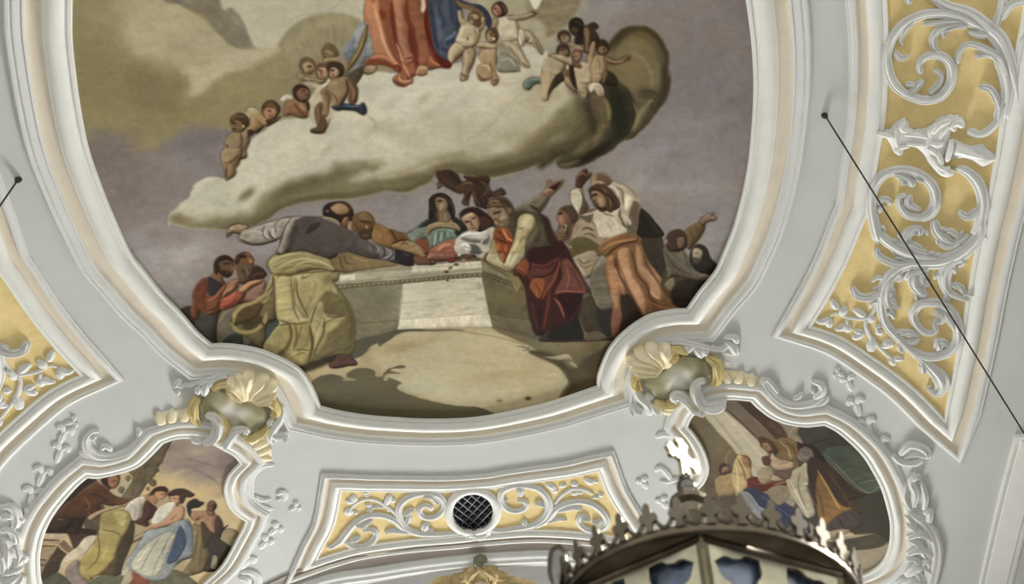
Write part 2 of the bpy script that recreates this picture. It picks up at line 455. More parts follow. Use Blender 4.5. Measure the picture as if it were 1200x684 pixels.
    for q, w_, c_, a_ in (('190 -80 200 60 225 160 262 250 280 320', 9, (120, 64, 50), .8), ('246 -60 250 80 262 200 300 290', 6, (104, 54, 44), .8), ('330 -60 345 60 352 180 350 290', 7, (124, 62, 48), .8),
                          ('395 -20 410 80 425 180 450 260', 9, (116, 50, 38), .85), ('140 -60 140 80 160 190 190 260', 8, (188, 140, 114), .7), ('175 -40 182 100 205 200', 5, (192, 146, 122), .6),
                          ('225 -60 232 80 244 180 280 270', 6, (196, 138, 110), .7), ('285 -60 292 80 305 190 325 290', 12, (190, 132, 104), .7), ('372 -60 378 80 388 200 400 290', 7, (186, 128, 102), .7),
                          ('310 20 322 120 334 240', 3, (140, 84, 66), .7), ('160 100 175 180 200 240', 3, (128, 72, 56), .7), ('270 60 280 160 300 240', 2.5, (134, 76, 58), .7), ('205 80 220 170 250 240', 3, (150, 92, 72), .6),
                          ('130 282 180 276 230 292 280 330', 5, (190, 132, 108), .6), ('150 296 210 300 260 325', 3, (104, 52, 42), .7), ('440 270 470 290 500 300', 6, (110, 46, 34), .7), ('118 40 122 140 140 220', 3, (206, 160, 136), .5)):
        l(q, w_, c_, a_, 1.2 + w_ * .28)
    F.mask(None)
    l('380 -20 384 20 382 50', 4, (216, 196, 176), .7, 1.5)
    F.folds(['125 285 170 272 230 290 280 320'], (120, 60, 46), (206, 150, 118), 2.2, .7)
    f('244 376 266 352 296 344 330 364 334 386 312 392 294 406 262 396', (156, 92, 70), .5, 5); l('266 380 300 372 326 380', 1.6, (110, 58, 46), .7)
    f('103 328 124 306 154 306 164 316 152 334 116 346', (170, 138, 114), .5, 4); f('354 334 372 306 398 308 406 322 396 344 366 350', (172, 136, 110), .5, 4)
    l('108 340 130 346 160 336', 1.4, (96, 74, 58), .7); l('360 350 385 352 404 344', 1.4, (96, 74, 58), .7)
    # ribbon
    l('528 -20 560 14 610 32 650 50 680 80 692 112 690 130', 6, (58, 58, 74), 1, 1); l('530 -10 562 24 612 42 648 62 668 86', 3.6, (118, 98, 66), .95, .8)
    # cherubs beside the robe
    sk, sd, hr = (182, 160, 134), (150, 120, 94), (74, 56, 42)
    f('740 262 780 256 806 276 834 322 800 336 740 332 728 300', (138, 142, 132), .4, 6); l('750 280 790 290 815 320', 1.6, (106, 112, 104), .7)
    f('496 262 506 216 540 196 570 206 586 232 560 262 530 286 510 302', sk, .5, 6)
    f('572 250 590 222 622 226 630 262 612 310 598 336 592 370 560 376 562 346 572 320', (150, 124, 98), .5, 5)
    f('574 104 610 100 644 112 650 150 634 206 600 222 566 212 548 172 562 130', sk, .5, 8)
    f('548 58 562 60 572 96 590 112 584 132 566 128 550 96', sk, .5, 4); f('652 90 668 82 674 100 664 134 642 142 640 122', sk, .5, 4)
    hd(622, 84, 30, sk, (94, 78, 60), 90); l('560 150 590 156 620 150', 1, sd, .6); l('592 172 594 182', 1.2, sd, .8); l('560 204 600 222 632 208', 1.4, (110, 86, 66), .7)
    f('660 230 690 212 724 216 728 260 722 300 690 304 660 290 648 262', (176, 142, 112), .5, 6)
    f('640 312 672 298 706 306 728 350 738 372 728 394 708 392 702 352 690 372 656 378 638 352', (160, 124, 96), .5, 5)
    f('636 204 680 198 712 202 724 216 706 228 660 224 640 220', sk, .5, 3); hd(706, 164, 34, (160, 124, 98), hr, 40)
    f('714 96 740 82 784 76 812 96 830 134 832 190 806 214 770 196 742 158 730 128', (188, 176, 156), .5, 8)
    f('786 74 840 76 880 62 908 48 918 58 898 74 850 92 806 96', (160, 128, 102), .45, 3); f('712 92 726 86 740 110 734 136 716 126', sk, .4, 3)
    f('776 196 820 190 840 226 862 268 882 308 862 314 832 296 806 256', (178, 160, 136), .5, 5)
    f('842 150 872 142 902 162 928 204 948 240 936 252 906 212 870 196 846 192', (152, 132, 108), .5, 4)
    f('834 142 852 148 858 206 840 212 832 180', (206, 202, 190), .4, 3); hd(742, 44, 36, (172, 128, 106), (70, 46, 38), 150)
    l('752 104 800 112', 1, (140, 120, 98), .6); l('790 70 830 74 870 64', 1.2, (100, 74, 56), .6)
    # cherub cluster on the right
    F.crop = 'D'
    f('430 330 470 342 494 372 490 402 462 400 430 384', (70, 58, 46), .4, 5)
    f('372 112 398 122 384 136 400 160 408 196 372 232 350 222 332 176 338 130', (72, 54, 44), .45, 6); l('372 116 396 122 388 134', 2, (60, 44, 38), .9)
    hd(302, 124, 40, (74, 54, 44), (48, 36, 30), 120); f('336 132 356 140 358 190 350 236 340 232 338 180', (128, 98, 76), .4, 3)
    l('300 160 296 200', 2.5, (56, 44, 36), .8)
    hd(244, 172, 32, (150, 124, 104), (84, 66, 54), 30); f('214 186 250 192 300 206 330 224 326 236 290 226 240 206', (160, 136, 112), .45, 3)
    f('158 306 178 266 210 250 250 258 254 296 240 334 200 352 152 344 142 322', (180, 164, 142), .5, 8)
    f('140 346 190 342 226 330 214 366 190 398 178 440 164 470 142 462 146 424 156 388', (146, 106, 84), .5, 5); f('150 352 200 340 196 366 168 376', (180, 158, 134), .5, 4)
    f('206 356 240 344 236 376 196 412 180 430 192 390', (82, 66, 52), .4, 4)
    f('172 254 214 252 262 272 310 292 332 310 324 332 298 318 250 294 200 276', (166, 138, 114), .5, 4); hd(238, 236, 33, (140, 110, 90), (84, 62, 50), 60)
    hd(304, 260, 27, (150, 102, 84), (86, 56, 46), 60)
    f('240 330 262 336 276 380 304 420 300 430 268 410 246 384', (150, 116, 92), .45, 4)
    f('286 322 316 296 352 292 372 314 378 350 368 402 350 456 330 440 306 424 296 376', (182, 164, 142), .5, 8)
    f('352 296 356 250 366 206 378 190 388 210 384 262 370 300', (172, 144, 118), .5, 3); l('300 212 306 222 326 220', 2.5, (160, 134, 110), .8)
    f('382 264 412 256 440 272 444 326 426 356 398 360 376 336 372 300', (164, 136, 108), .5, 7)
    f('438 262 470 276 500 282 530 264 554 260 552 280 524 286 494 300 450 292', (122, 92, 70), .45, 3); hd(424, 220, 36, (140, 104, 80), (64, 46, 38), 40)
    f('382 356 420 356 412 386 384 388', (170, 140, 112), .45, 4); f('420 350 446 336 450 356 430 376', (120, 90, 70), .4, 3)
    f('360 404 378 388 404 386 428 412 430 446 410 440 398 404 380 412 370 436', (200, 196, 182), .4, 4); f('388 408 402 406 414 440 396 438', (176, 154, 128), .4, 4)
    f('56 386 84 362 120 362 158 372 136 388 104 396 84 420 60 412', (106, 130, 120), .45, 4); l('70 392 100 380 130 376', 1.4, (76, 98, 90), .8)
    # cherubs on the left edge of the cloud
    F.crop = 'B'
    f('850 396 862 366 888 344 912 318 900 352 872 392', (92, 84, 70), .3, 5)
    f('360 510 386 502 410 520 400 540 370 532', (186, 176, 150), .4, 4)
    f('366 590 380 548 420 528 452 552 462 580 440 592 404 622 370 616', (168, 138, 106), .5, 7); hd(468, 514, 46, (172, 128, 102), (92, 68, 50), 60)
    f('440 582 490 562 514 544 506 560 460 590', (80, 62, 50), .3, 4)
    f('512 466 532 446 560 446 576 460 552 468 530 478', (212, 208, 196), .3, 3)
    f('528 540 534 494 562 462 590 470 616 506 650 520 642 546 606 548 566 538', (142, 106, 80), .5, 7); hd(610, 438, 44, (118, 84, 66), (66, 48, 38), 10)
    f('590 480 612 470 634 508 628 546 606 520', (158, 120, 92), .45, 4); f('620 386 650 400 680 406 664 444 650 400', (150, 136, 116), .3, 3)
    f('640 500 660 450 700 404 748 366 752 400 700 440 680 500 668 544', (196, 188, 172), .3, 6)
    f('660 550 680 480 700 560 680 610', (196, 190, 172), .2, 6)
    f('598 352 612 344 640 366 690 368 730 372 700 392 650 380 610 376', (158, 136, 108), .5, 5)
    f('712 270 760 262 812 276 834 300 822 322 780 300 740 292', (160, 134, 106), .45, 5)
    hd(745, 242, 38, (150, 120, 92), (110, 88, 66), 60); hd(640, 306, 38, (164, 140, 112), (104, 84, 64), 70)
    hd(710, 334, 34, (176, 142, 120), (116, 92, 70), 90); hd(772, 330, 42, (184, 158, 134), (86, 64, 50), 110)
    f('822 372 852 386 876 414 874 466 852 488 836 470 840 424', (104, 76, 58), .45, 5)
    f('740 396 780 370 816 368 834 400 832 440 808 484 780 502 752 486', (156, 130, 102), .5, 9)
    f('702 446 730 416 758 424 764 462 754 506 740 548 716 548 706 520', (150, 120, 92), .5, 7)
    f('676 510 700 472 722 480 744 548 728 604 710 624 662 620 660 606 690 592 678 552', (108, 80, 62), .45, 7)
    f('758 504 800 484 840 490 884 492 906 480 920 522 900 538 870 522 820 512 780 516', (52, 64, 88), .5, 4); l('790 500 850 500 895 510', 1.4, (96, 108, 128), .8)
    f('756 482 778 506 804 486 800 470', (70, 74, 88), .3, 3)
    hd(322, 574, 46, (128, 100, 78), (74, 54, 42), 170)
    f('366 640 350 610 392 618 388 634', (170, 140, 110), .3, 4)
    f('262 660 282 624 326 618 364 632 372 660 356 700 350 740 262 740', (158, 136, 110), .45, 8); l('330 640 336 676 330 700', 1.6, (100, 78, 60), .8)
    F.crop = 'E'
    f('318 40 336 8 340 -20 410 -20 416 24 402 78 384 108 378 140 340 162 332 118 322 84', (158, 134, 108), .5, 8); l('330 60 370 48 398 20', 1.6, (96, 74, 58), .8); l('380 110 386 130 344 160', 1.6, (90, 70, 54), .7)
    # the dark press of the crowd
    F.crop = 'p'
    f('604 300 640 300 676 316 700 345 740 330 790 330 830 318 860 330 830 380 760 396 700 404 640 396 610 380', (70, 60, 46), .2, 10, soft=2)
    f('500 296 560 270 600 262 640 300 620 330 560 310 500 312', (96, 82, 66), .2, 8, soft=2)
    f('222 372 250 350 330 340 400 340 410 390 330 425 250 408', (78, 74, 60), .2, 8, soft=2)
    # --- apostles round the tomb: far left pair
    paint_main_ground(F)
    # tomb
    F.crop = 'J'
    f('150 72 450 45 450 200 425 262 330 288 222 305 216 200 190 130', (122, 117, 96), .08, soft=1, smooth=False)
    f('448 48 818 14 852 190 868 250 425 262 432 215', (188, 183, 166), .06, soft=1, smooth=False)
    f('432 216 852 190 858 188 870 250 426 262', (204, 200, 184), .1, soft=1, smooth=False)
    f('818 10 1020 72 1038 216 1074 304 870 250 852 188', (104, 96, 68), .08, soft=1, smooth=False)
    f('856 188 1040 216 1072 304 870 250', (112, 105, 80), .08, soft=1, smooth=False)
    b('600 60 700 120', 26, 10, (178, 172, 152), .6, -10); b('500 140', 18, 16, (182, 176, 158), .5); b('330 120 300 170', 20, 12, (112, 107, 88), .6)
    b('930 100', 16, 16, (114, 104, 72), .6); l('432 216 640 202 852 188', 1, (150, 144, 128), .8, .5); l('235 232 330 228 425 218', 1.2, (88, 84, 66), .8, .5); l('856 188 950 204 1040 216', 1, (70, 64, 44), .8, .5)
    l('448 50 440 130 428 215', 2, (150, 145, 128), .6, 1.5); l('820 20 836 110 852 186', 1, (140, 132, 108), .6, .6)
    l('800 40 810 60 806 76', 3, (140, 134, 118), .6, 2)
    F.crop = 'F'
    f('-110 595 150 572 480 546 656 540 660 600 300 630 -110 668', (160, 154, 134), .05, soft=1, smooth=False)
    f('330 568 656 542 658 574 330 598', (204, 199, 182), .05, soft=1, smooth=False); f('-100 618 65 604 65 632 -100 648', (196, 192, 178), .05, soft=1, smooth=False)
    f('-110 596 150 574 330 562 330 582 -110 612', (150, 144, 122), .05, soft=1, smooth=False)
    l('-110 612 150 590 656 558', 1, (128, 122, 102), .7, .5); l('-110 650 200 624 656 582', 1, (120, 114, 94), .7, .5)
    f('-110 660 300 628 656 596 658 616 300 648 -110 686', (106, 98, 74), .05, soft=1, smooth=False)
    for i in range(34):
        x = -100 + i * 22.5
        y = 671 - (x + 110) * .0865
        l([x, y + 3, x + 10, y - 4], 1.5, (158, 150, 124), .7, .6)
    f('654 536 700 552 868 640 866 664 800 636 660 588', (134, 126, 94), .1, soft=1, smooth=False); f('660 588 866 660 862 682 660 612', (90, 82, 56), .05, soft=1, smooth=False)
    f('656 536 690 540 760 580 800 600 868 642 800 632 700 570', (116, 106, 72), .1, soft=1)
    for i in range(10):
        x = 672 + i * 19
        l([x, 600 + (x - 660) * .35, x + 8, 600 + (x - 660) * .35 + 4], 1.4, (140, 130, 98), .7, .6)
    l('664 560 760 600 860 648', 1, (88, 80, 54), .7, .5)
    F.crop = 'I'
    f('120 346 146 318 180 322 206 400 204 440 150 400', (64, 60, 46), .35, 6)
    f('296 400 330 330 420 300 530 282 520 400 500 470 440 505 290 500', (118, 110, 92), .35, 8)
    F.folds(['400 310 350 350 310 400', '380 440 360 490', '470 300 430 330'], (84, 78, 64), (146, 138, 118), 2)
    f('330 470 400 430 420 480 400 500 330 500', (66, 76, 68), .2, 5)
    f('440 500 520 440 580 370 584 410 530 510', (58, 78, 80), .3, 6)
    f('198 330 260 345 304 346 296 400 292 500 262 494 200 432', (74, 72, 70), .35, 8)
    f('276 178 236 186 202 216 186 262 186 300 170 332 178 366 206 374 216 340 226 330 262 356 300 346 326 318 336 250 336 200', (128, 74, 50), .45, 9)
    F.folds(['210 230 206 280 190 330', '250 200 230 250 228 310', '290 330 260 350 236 330'], (84, 46, 34), (164, 102, 70), 2)
    f('250 216 296 214 320 236 290 262 262 262', (66, 64, 74), .3, 5)
    f('290 146 322 166 322 212 300 216 272 186', (132, 96, 74), .4, 4)
    hd(332, 122, 48, (130, 94, 74), (58, 42, 34), 10, beard=(72, 50, 40))
    f('470 124 512 138 528 166 500 190 440 210 400 202 420 170', (84, 60, 48), .4, 6)
    f('426 252 500 206 524 196 520 262 500 292 420 296 360 320 380 300', (148, 110, 94), .4, 7)
    f('320 262 352 206 388 188 404 200 388 232 344 262 328 276', (158, 112, 86), .45, 5)
    f('308 286 352 262 402 236 432 256 408 294 362 322 318 330', (166, 84, 64), .45, 6)
    f('396 236 440 204 484 186 512 190 500 206 462 224 424 254', (172, 126, 100), .45, 4)
    hd(424, 112, 48, (134, 94, 70), (60, 44, 36), -10, beard=(106, 90, 76))
    f('400 150 440 120 468 124 462 160 436 192 404 186', (108, 92, 78), .4, 5)
    # skirted man seen from behind
    f('560 100 572 180 540 270 452 298 384 336 360 384 392 430 440 462 486 500 520 500 530 402 580 360 590 200', (114, 100, 64), .45, 8)
    f('402 352 450 330 496 350 524 392 492 432 430 424', (82, 68, 42), .3, 6); l('372 380 402 340 470 318 530 280 552 210 560 130', 3, (160, 148, 104), .7, 1.5)
    f('534 112 566 74 640 58 716 56 800 76 858 126 866 188 846 206 884 262 924 322 944 402 936 524 884 548 832 540 752 572 722 586 664 592 604 556 512 518 558 432 590 402 572 330 566 196 548 150', (164, 154, 104), .4, 16)
    f('580 180 640 170 662 200 666 300 640 360 650 400 690 380 700 350 680 260 690 200 740 160 640 165 570 175', (186, 178, 130), .3, 6, a=.8, soft=2)
    f('760 340 800 320 850 350 880 370 800 400 780 480 744 540 742 440', (184, 176, 128), .3, 6, a=.8, soft=2)
    f('566 420 610 400 640 410 640 460 612 520 572 540 530 512', (168, 158, 104), .45, 7)
    F.folds(['664 180 660 290 700 360 728 400', '740 400 748 480 720 580', '800 400 770 500 740 570', '590 400 640 390 700 392 740 376', '640 440 636 500 600 550', '700 170 680 260 694 320',
             '760 340 744 390 742 440', '880 360 810 390 786 440', '850 220 880 290 900 350', '900 380 890 460 900 530', '660 520 700 500 730 510', '660 560 700 560 720 540'], (104, 94, 56), (200, 192, 146), 2.4, .65)
    f('536 116 570 76 650 58 730 58 806 82 858 128 850 152 786 140 700 150 640 170 566 166', (158, 149, 100), .5, 7)
    F.folds(['560 130 640 100 740 100 830 120', '580 160 640 130 740 126 850 144', '590 90 700 74 790 90'], (112, 102, 62), (192, 184, 140), 2, .6)
    f('826 562 866 534 908 544 956 584 904 592 864 602 832 598', (96, 66, 56), .45, 5); f('780 556 840 545 860 540 830 575', (60, 50, 36), .2, 4, soft=2)
    F.crop = 'E'
    f('830 526 876 498 950 508 1050 536 1140 552 1010 578 874 594', (126, 106, 72), .35, 7); F.folds(['880 510 920 550 890 580', '960 520 930 550'], (92, 76, 50), (154, 134, 96), 1.6)
    f('598 352 640 334 720 334 800 340 862 368 920 400 1000 448 1062 480 1124 484 1200 512 1222 540 1200 562 1140 552 1050 530 1000 526 900 496 836 528 760 512 700 490 640 502 578 512 588 462 598 430', (88, 80, 78), .4, 14)
    f('650 356 700 345 780 350 770 390 700 440 660 486 640 440', (64, 56, 54), .15, 6, soft=4, a=.8); f('690 390 740 370 776 372 720 420', (48, 42, 42), .1, 4, soft=2, a=.7)
    f('396 440 424 400 490 372 600 350 640 352 600 430 540 452 496 466 440 458', (166, 158, 158), .45, 7)
    F.folds(['500 380 500 420 480 440', '540 370 545 410 530 440', '420 440 480 456 560 440 600 420', '640 350 612 410 590 490', '570 360 575 390 560 420'], (100, 92, 98), (200, 194, 192), 2, .7)
    F.folds(['900 390 876 440 900 480', '960 430 920 450 940 500', '1060 480 1080 500 1070 530', '1100 490 1110 520 1090 540', '1020 470 1030 500'], (78, 72, 80), (164, 156, 158), 2, .7)
    l('680 345 800 352 900 402 1000 454 1100 492', 2, (90, 82, 86), .5, 1.5)
    f('346 432 346 398 368 376 402 366 440 380 438 396 416 412 378 410 360 416', (168, 142, 120), .45, 4); l('350 396 372 402 400 396', 1.2, (90, 70, 56), .7); l('352 380 392 370', 1.4, (96, 74, 58), .7)
    f('1130 490 1180 496 1210 520 1220 562 1160 560 1130 520', (62, 54, 58), .3, 5)
    f('790 340 830 334 872 366 900 384 880 392 830 360', (178, 160, 142), .3, 4)
    f('793 314 802 284 850 264 902 268 932 300 938 342 920 384 890 388 866 352 830 336 802 334', (62, 46, 36), .4, 8)
    f('822 294 868 270 912 282 930 308 892 322 846 308', (172, 130, 94), .4, 6); f('886 350 904 336 912 350 898 378 886 370', (166, 116, 90), .4, 3); f('912 372 936 360 942 384 920 398', (150, 118, 94), .4, 4)
    F.crop = 'F'
    f('340 508 380 516 420 532 442 544 432 558 382 560 346 552', (120, 78, 60), .45, 4); l('380 540 430 550', 1, (70, 44, 34), .8)
    f('146 366 200 380 232 402 300 416 336 452 392 488 402 524 340 512 240 484 150 450', (152, 112, 68), .45, 8)
    F.folds(['160 400 230 430 330 480', '210 400 290 430 300 460', '240 400 250 440'], (88, 60, 38), (186, 144, 94), 2, .7); l('236 406 262 410 290 420', 3, (80, 54, 36), .8, 1)
    hd(104, 372, 58, (134, 98, 70), (92, 68, 50), 60, bald=True, beard=(84, 62, 46))
    # flying dark putti below the cloud
    db = (92, 66, 50)
    f('446 122 500 116 540 132 566 168 604 166 622 196 606 232 592 276 568 268 578 226 536 214 500 196 474 180 460 198 452 176 466 162', db, .5, 6)
    f('576 144 620 148 660 146 692 150 692 190 712 216 752 202 768 228 720 236 694 250 680 296 656 286 634 284 622 250 620 200', (86, 62, 48), .5, 7)
    l('570 172 590 200 584 230', 1.6, (56, 40, 32), .7); l('622 190 634 230 640 276', 1.6, (54, 38, 30), .7); l('655 170 680 220 690 260', 1.6, (120, 90, 68), .5); l('480 140 520 170 560 190', 1.6, (122, 92, 70), .5)
    l('660 150 700 158', 2.5, (70, 52, 42), .8)
    # figure in green
    f('310 418 352 386 402 348 446 344 520 340 566 362 588 384 566 432 470 440 380 430', (58, 66, 62), .35, 8)
    f('412 262 436 232 476 224 510 244 528 282 532 326 510 346 470 352 430 344 414 312', (50, 38, 32), .3, 7)
    f('308 420 350 398 400 384 450 372 540 372 562 392 546 440 500 452 440 470 412 482 402 440 350 448 320 446', (128, 150, 142), .45, 9)
    F.folds(['440 400 430 440 420 470', '480 400 476 450', '520 396 516 440', '360 400 380 430', '460 396 452 450'], (84, 106, 100), (172, 186, 176), 1.8, .6)
    f('466 306 508 312 530 352 510 372 470 366', (140, 106, 84), .4, 5)
    f('384 412 420 376 470 358 540 366 556 384 500 382 440 392 400 426', (172, 142, 116), .45, 5)
    f('438 250 470 240 494 262 490 296 470 316 450 304 440 282', (156, 118, 94), .45, 5); l('446 268 460 266', 1.2, (66, 46, 36), .9); l('472 268 486 270', 1.2, (66, 46, 36), .9); l('460 272 456 286 464 288', 1, (92, 64, 50), .8); l('456 298 470 300', 1.2, (110, 60, 50), .8)
    f('402 522 430 484 470 452 536 438 552 470 556 526 480 540 414 536', (166, 104, 86), .45, 8); F.folds(['440 490 480 470 530 450', '480 520 500 480', '530 520 520 470'], (118, 62, 50), (202, 150, 130), 1.8, .6)
    f('352 452 404 442 416 480 400 510 370 490', (142, 78, 62), .35, 6)
    # figure in white
    f('556 322 590 292 640 294 690 326 716 352 714 386 660 404 610 390 572 360', (56, 40, 34), .35, 7); f('640 330 690 334 716 360 700 390 652 400 640 370', (96, 66, 50), .35, 6)
    f('566 338 600 318 636 336 644 370 632 396 604 404 582 378', (176, 142, 118), .45, 6); l('582 352 600 348', 1.4, (70, 48, 38), .9); l('614 350 632 356', 1.4, (80, 56, 44), .8); l('602 352 604 374 612 374', 1, (116, 84, 66), .8); l('600 386 620 386', 1.2, (124, 70, 58), .8)
    f('538 448 566 420 612 404 662 398 704 388 716 430 700 500 672 530 640 526 600 504 548 522', (206, 203, 196), .4, 9)
    f('556 452 600 436 660 446 700 420 690 470 640 470 600 460', (126, 126, 128), .15, 5, soft=3, a=.8); F.folds(['560 430 620 440 700 420', '580 500 620 470 690 490', '640 520 660 470 700 440'], (120, 120, 122), (226, 224, 218), 2, .7)
    f('684 400 716 394 712 470 690 520 672 540 680 460', (112, 98, 86), .3, 4)
    # flowers on the rim
    for x, y, r, c in ((515, 538, 22, (130, 44, 38)), (600, 520, 16, (136, 58, 48)), (624, 518, 10, (46, 38, 40)), (538, 556, 12, (96, 108, 92)), (492, 592, 11, (132, 46, 38)), (512, 574, 9, (88, 96, 82)), (498, 632, 8, (90, 98, 84)), (576, 540, 14, (170, 130, 110))):
        f([x - r, y, x, y - r * .6, x + r, y, x, y + r * .6], c, .3, 3)
    l('500 590 520 566 545 556', 1, (70, 80, 62), .8)
    # old man leaning over the tomb
    f('816 306 870 270 946 222 976 238 952 292 926 318 880 318', (138, 128, 112), .45, 7); F.folds(['850 290 900 270 950 240', '900 300 940 262'], (98, 88, 76), (172, 162, 146), 1.8, .6)
    f('948 224 964 196 966 168 980 166 990 188 1036 162 1034 184 1004 218 974 242', (152, 116, 94), .4, 4); l('980 206 1030 170', 1.4, (84, 60, 48), .7)
    f('776 298 840 306 922 320 968 366 1004 430 1016 492 884 492 862 548 800 588 700 546 676 528 700 480 730 460 770 540 806 440 790 380', (108, 95, 75), .35, 12)
    f('680 528 706 484 740 500 764 548 800 580 780 590 700 552', (172, 164, 132), .35, 6)
    f('832 346 864 320 898 332 908 378 880 424 858 456 858 520 812 582 760 560 784 500 812 440 826 392', (190, 181, 148), .45, 8); F.folds(['850 350 880 380 850 430', '840 400 820 460 790 540', '870 350 890 390', '850 470 830 520 800 570'], (140, 130, 100), (222, 214, 186), 2, .65)
    f('716 410 736 382 784 392 808 430 800 470 778 520 762 550 740 520 722 478 708 450', (166, 92, 56), .45, 8); F.folds(['740 400 760 440 750 500', '780 420 780 460 764 520'], (104, 50, 34), (206, 134, 90), 2, .6)
    f('684 280 716 246 764 242 802 280 806 318 790 346 760 330 720 290 694 300', (98, 80, 64), .4, 7); f('690 304 730 288 766 304 776 336 762 366 736 372 708 344', (156, 124, 100), .45, 6)
    f('708 342 740 334 776 338 772 372 746 386 722 374', (128, 112, 94), .4, 4); l('700 314 720 312', 1.4, (74, 54, 42), .9); l('736 306 756 312', 1.4, (74, 54, 42), .8); l('716 312 712 330 722 332', 1, (100, 74, 58), .8)
    f('772 292 796 298 790 330 774 336', (120, 92, 72), .3, 4)
    # dark red cloak
    F.crop = 'p'
    f('620 290 640 287 652 291 662 302 675 316 684 330 690 342 678 352 668 360 661 372 655 386 640 391 627 391 622 370 617 350 614 326 602 322 606 310 616 306', (84, 44, 38), .4, 9)
    f('604 314 616 304 622 318 618 330 610 328', (162, 88, 54), .4, 4); f('620 330 632 325 637 332 632 342 628 348 622 340', (168, 98, 64), .4, 4)
    f('652 292 660 306 664 330 655 336 650 322', (128, 86, 80), .35, 4); f('648 346 660 342 680 344 668 356 660 370 650 362', (112, 48, 42), .4, 4)
    F.folds(['628 292 636 306 630 322 622 330', '646 294 650 310 642 330 632 350 630 380', '660 304 668 320 674 340', '650 344 648 362 640 386', '640 338 638 360 630 386', '634 300 644 314 640 330'], (58, 24, 24), (150, 76, 64), 2.2, .65)
    f('600 322 612 330 606 345 600 330', (128, 118, 80), .3, 3); l('601 328 607 336', 1, (90, 82, 52), .7)
    # profile bearded man and the man in a white shirt
    F.crop = 'G'
    f('280 380 330 340 380 352 408 400 420 460 404 560 350 624 306 572 266 512 240 470 230 430 262 440', (132, 120, 102), .35, 10)
    f('280 446 340 428 384 440 404 480 350 492 292 524 270 490', (108, 98, 60), .4, 7); f('288 534 350 498 412 520 388 576 352 616 312 580', (162, 150, 132), .4, 7); F.folds(['310 540 350 560 380 550', '330 530 370 530', '300 360 360 380 400 430'], (100, 90, 74), (190, 180, 162), 1.8, .7)
    f('214 322 240 290 284 284 312 316 308 346 280 380 272 416 250 442 216 432 208 410 226 386 222 360 210 342', (142, 112, 92), .45, 8)
    f('236 290 284 284 312 316 300 350 280 340 270 310 240 306', (104, 88, 72), .35, 6); f('222 378 250 352 282 368 272 420 240 440 220 416', (112, 98, 82), .4, 6); l('224 330 240 328', 1.2, (70, 50, 40), .9); l('218 352 230 356', 1.2, (100, 62, 50), .8); f('212 400 244 392 262 430 240 446 216 434', (132, 100, 80), .4, 5)
    f('590 300 640 318 690 388 716 480 736 580 744 620 724 664 690 640 640 560 596 460', (64, 56, 46), .3, 10); l('640 330 680 400 700 500', 2, (92, 82, 68), .5, 2)
    f('300 190 300 160 312 134 338 110 352 116 354 130 372 128 362 150 340 172 326 184 322 210 304 206', (106, 76, 60), .4, 4); l('316 138 330 128', 1.2, (150, 116, 94), .7)
    f('274 218 296 204 326 200 334 260 352 290 344 316 322 334 296 300 278 262', (180, 175, 163), .4, 6)
    f('320 330 372 306 424 292 500 274 540 296 590 286 596 340 590 412 540 440 480 432 420 458 402 410 372 350', (182, 175, 160), .35, 12)
    F.folds(['380 320 400 380 440 430', '520 330 500 380 540 410', '440 320 480 330 540 310', '580 320 560 380 580 410', '340 300 380 316 400 300'], (124, 116, 102), (212, 207, 194), 2.2, .65)
    f('452 172 500 172 552 206 592 256 602 302 588 360 566 414 530 384 512 360 544 300 540 264 500 216 470 206', (176, 169, 154), .4, 9)
    F.folds(['480 190 540 230 570 280', '570 270 560 330 530 370', '590 300 560 290 540 300', '520 220 500 210'], (120, 112, 98), (208, 203, 190), 2, .65)
    f('372 176 374 148 402 130 440 134 468 168 452 190 410 184 388 192', (150, 120, 96), .45, 5); l('390 140 388 172', 1, (98, 72, 58), .7); l('410 140 412 172', 1, (98, 72, 58), .6)
    f('360 206 392 186 440 190 478 226 502 276 496 300 450 306 420 298 404 250 370 230', (78, 58, 44), .35, 7)
    f('366 216 400 206 424 226 424 262 408 290 388 274 374 254', (164, 132, 106), .45, 6); l('376 232 392 228', 1.3, (76, 54, 42), .9); l('400 228 414 230', 1.2, (80, 58, 46), .8); l('386 236 378 254 388 258', 1, (110, 80, 62), .8); f('384 262 410 256 420 286 404 298 388 284', (92, 68, 52), .35, 4); l('416 300 440 316 476 330', 1.6, (110, 84, 66), .8)
    F.crop = 'K'
    f('560 20 610 -40 650 40 640 200 622 248 572 244 540 190 530 100', (132, 126, 114), .35, 8)
    f('430 200 520 168 560 240 620 250 640 330 660 380 600 396 300 400 330 350 400 300', (66, 57, 44), .25, 8)
    f('470 210 524 172 560 300 560 360 500 370 476 280', (98, 88, 70), .3, 8); f('578 250 626 246 640 330 600 350', (60, 56, 54), .3, 5)
    f('496 356 560 346 598 366 590 392 504 392', (128, 112, 88), .35, 6)
    f('680 120 740 180 790 280 770 310 700 350 640 384 640 330 660 240', (88, 68, 48), .25, 8)
    f('826 -10 850 60 960 220 920 250 860 200', (58, 50, 40), .2, 8)
    f('566 -30 600 -80 680 -112 750 -100 764 -60 800 20 850 86 892 160 944 232 900 246 850 252 796 284 770 262 730 196 704 136 690 100 664 176 668 250 690 280 672 340 640 368 620 344 640 290 626 226 606 160 600 80 606 0', (176, 130, 94), .4, 12)
    f('566 -32 600 -82 680 -112 750 -100 764 -62 700 -60 640 -20 600 2', (150, 106, 74), .45, 7); F.folds(['590 -30 650 -60 740 -90', '600 -10 660 -40 750 -64'], (104, 70, 48), (186, 140, 102), 1.8, .7)
    F.folds(['660 -20 680 60 700 140 740 220', '640 0 640 80 650 160 650 240', '720 -40 740 40 790 120 850 220', '760 -40 800 50 860 140 900 220', '690 -20 700 60 730 140', '850 180 820 210 800 260', '620 20 622 120 640 200'], (112, 74, 50), (214, 172, 136), 2.6, .7)
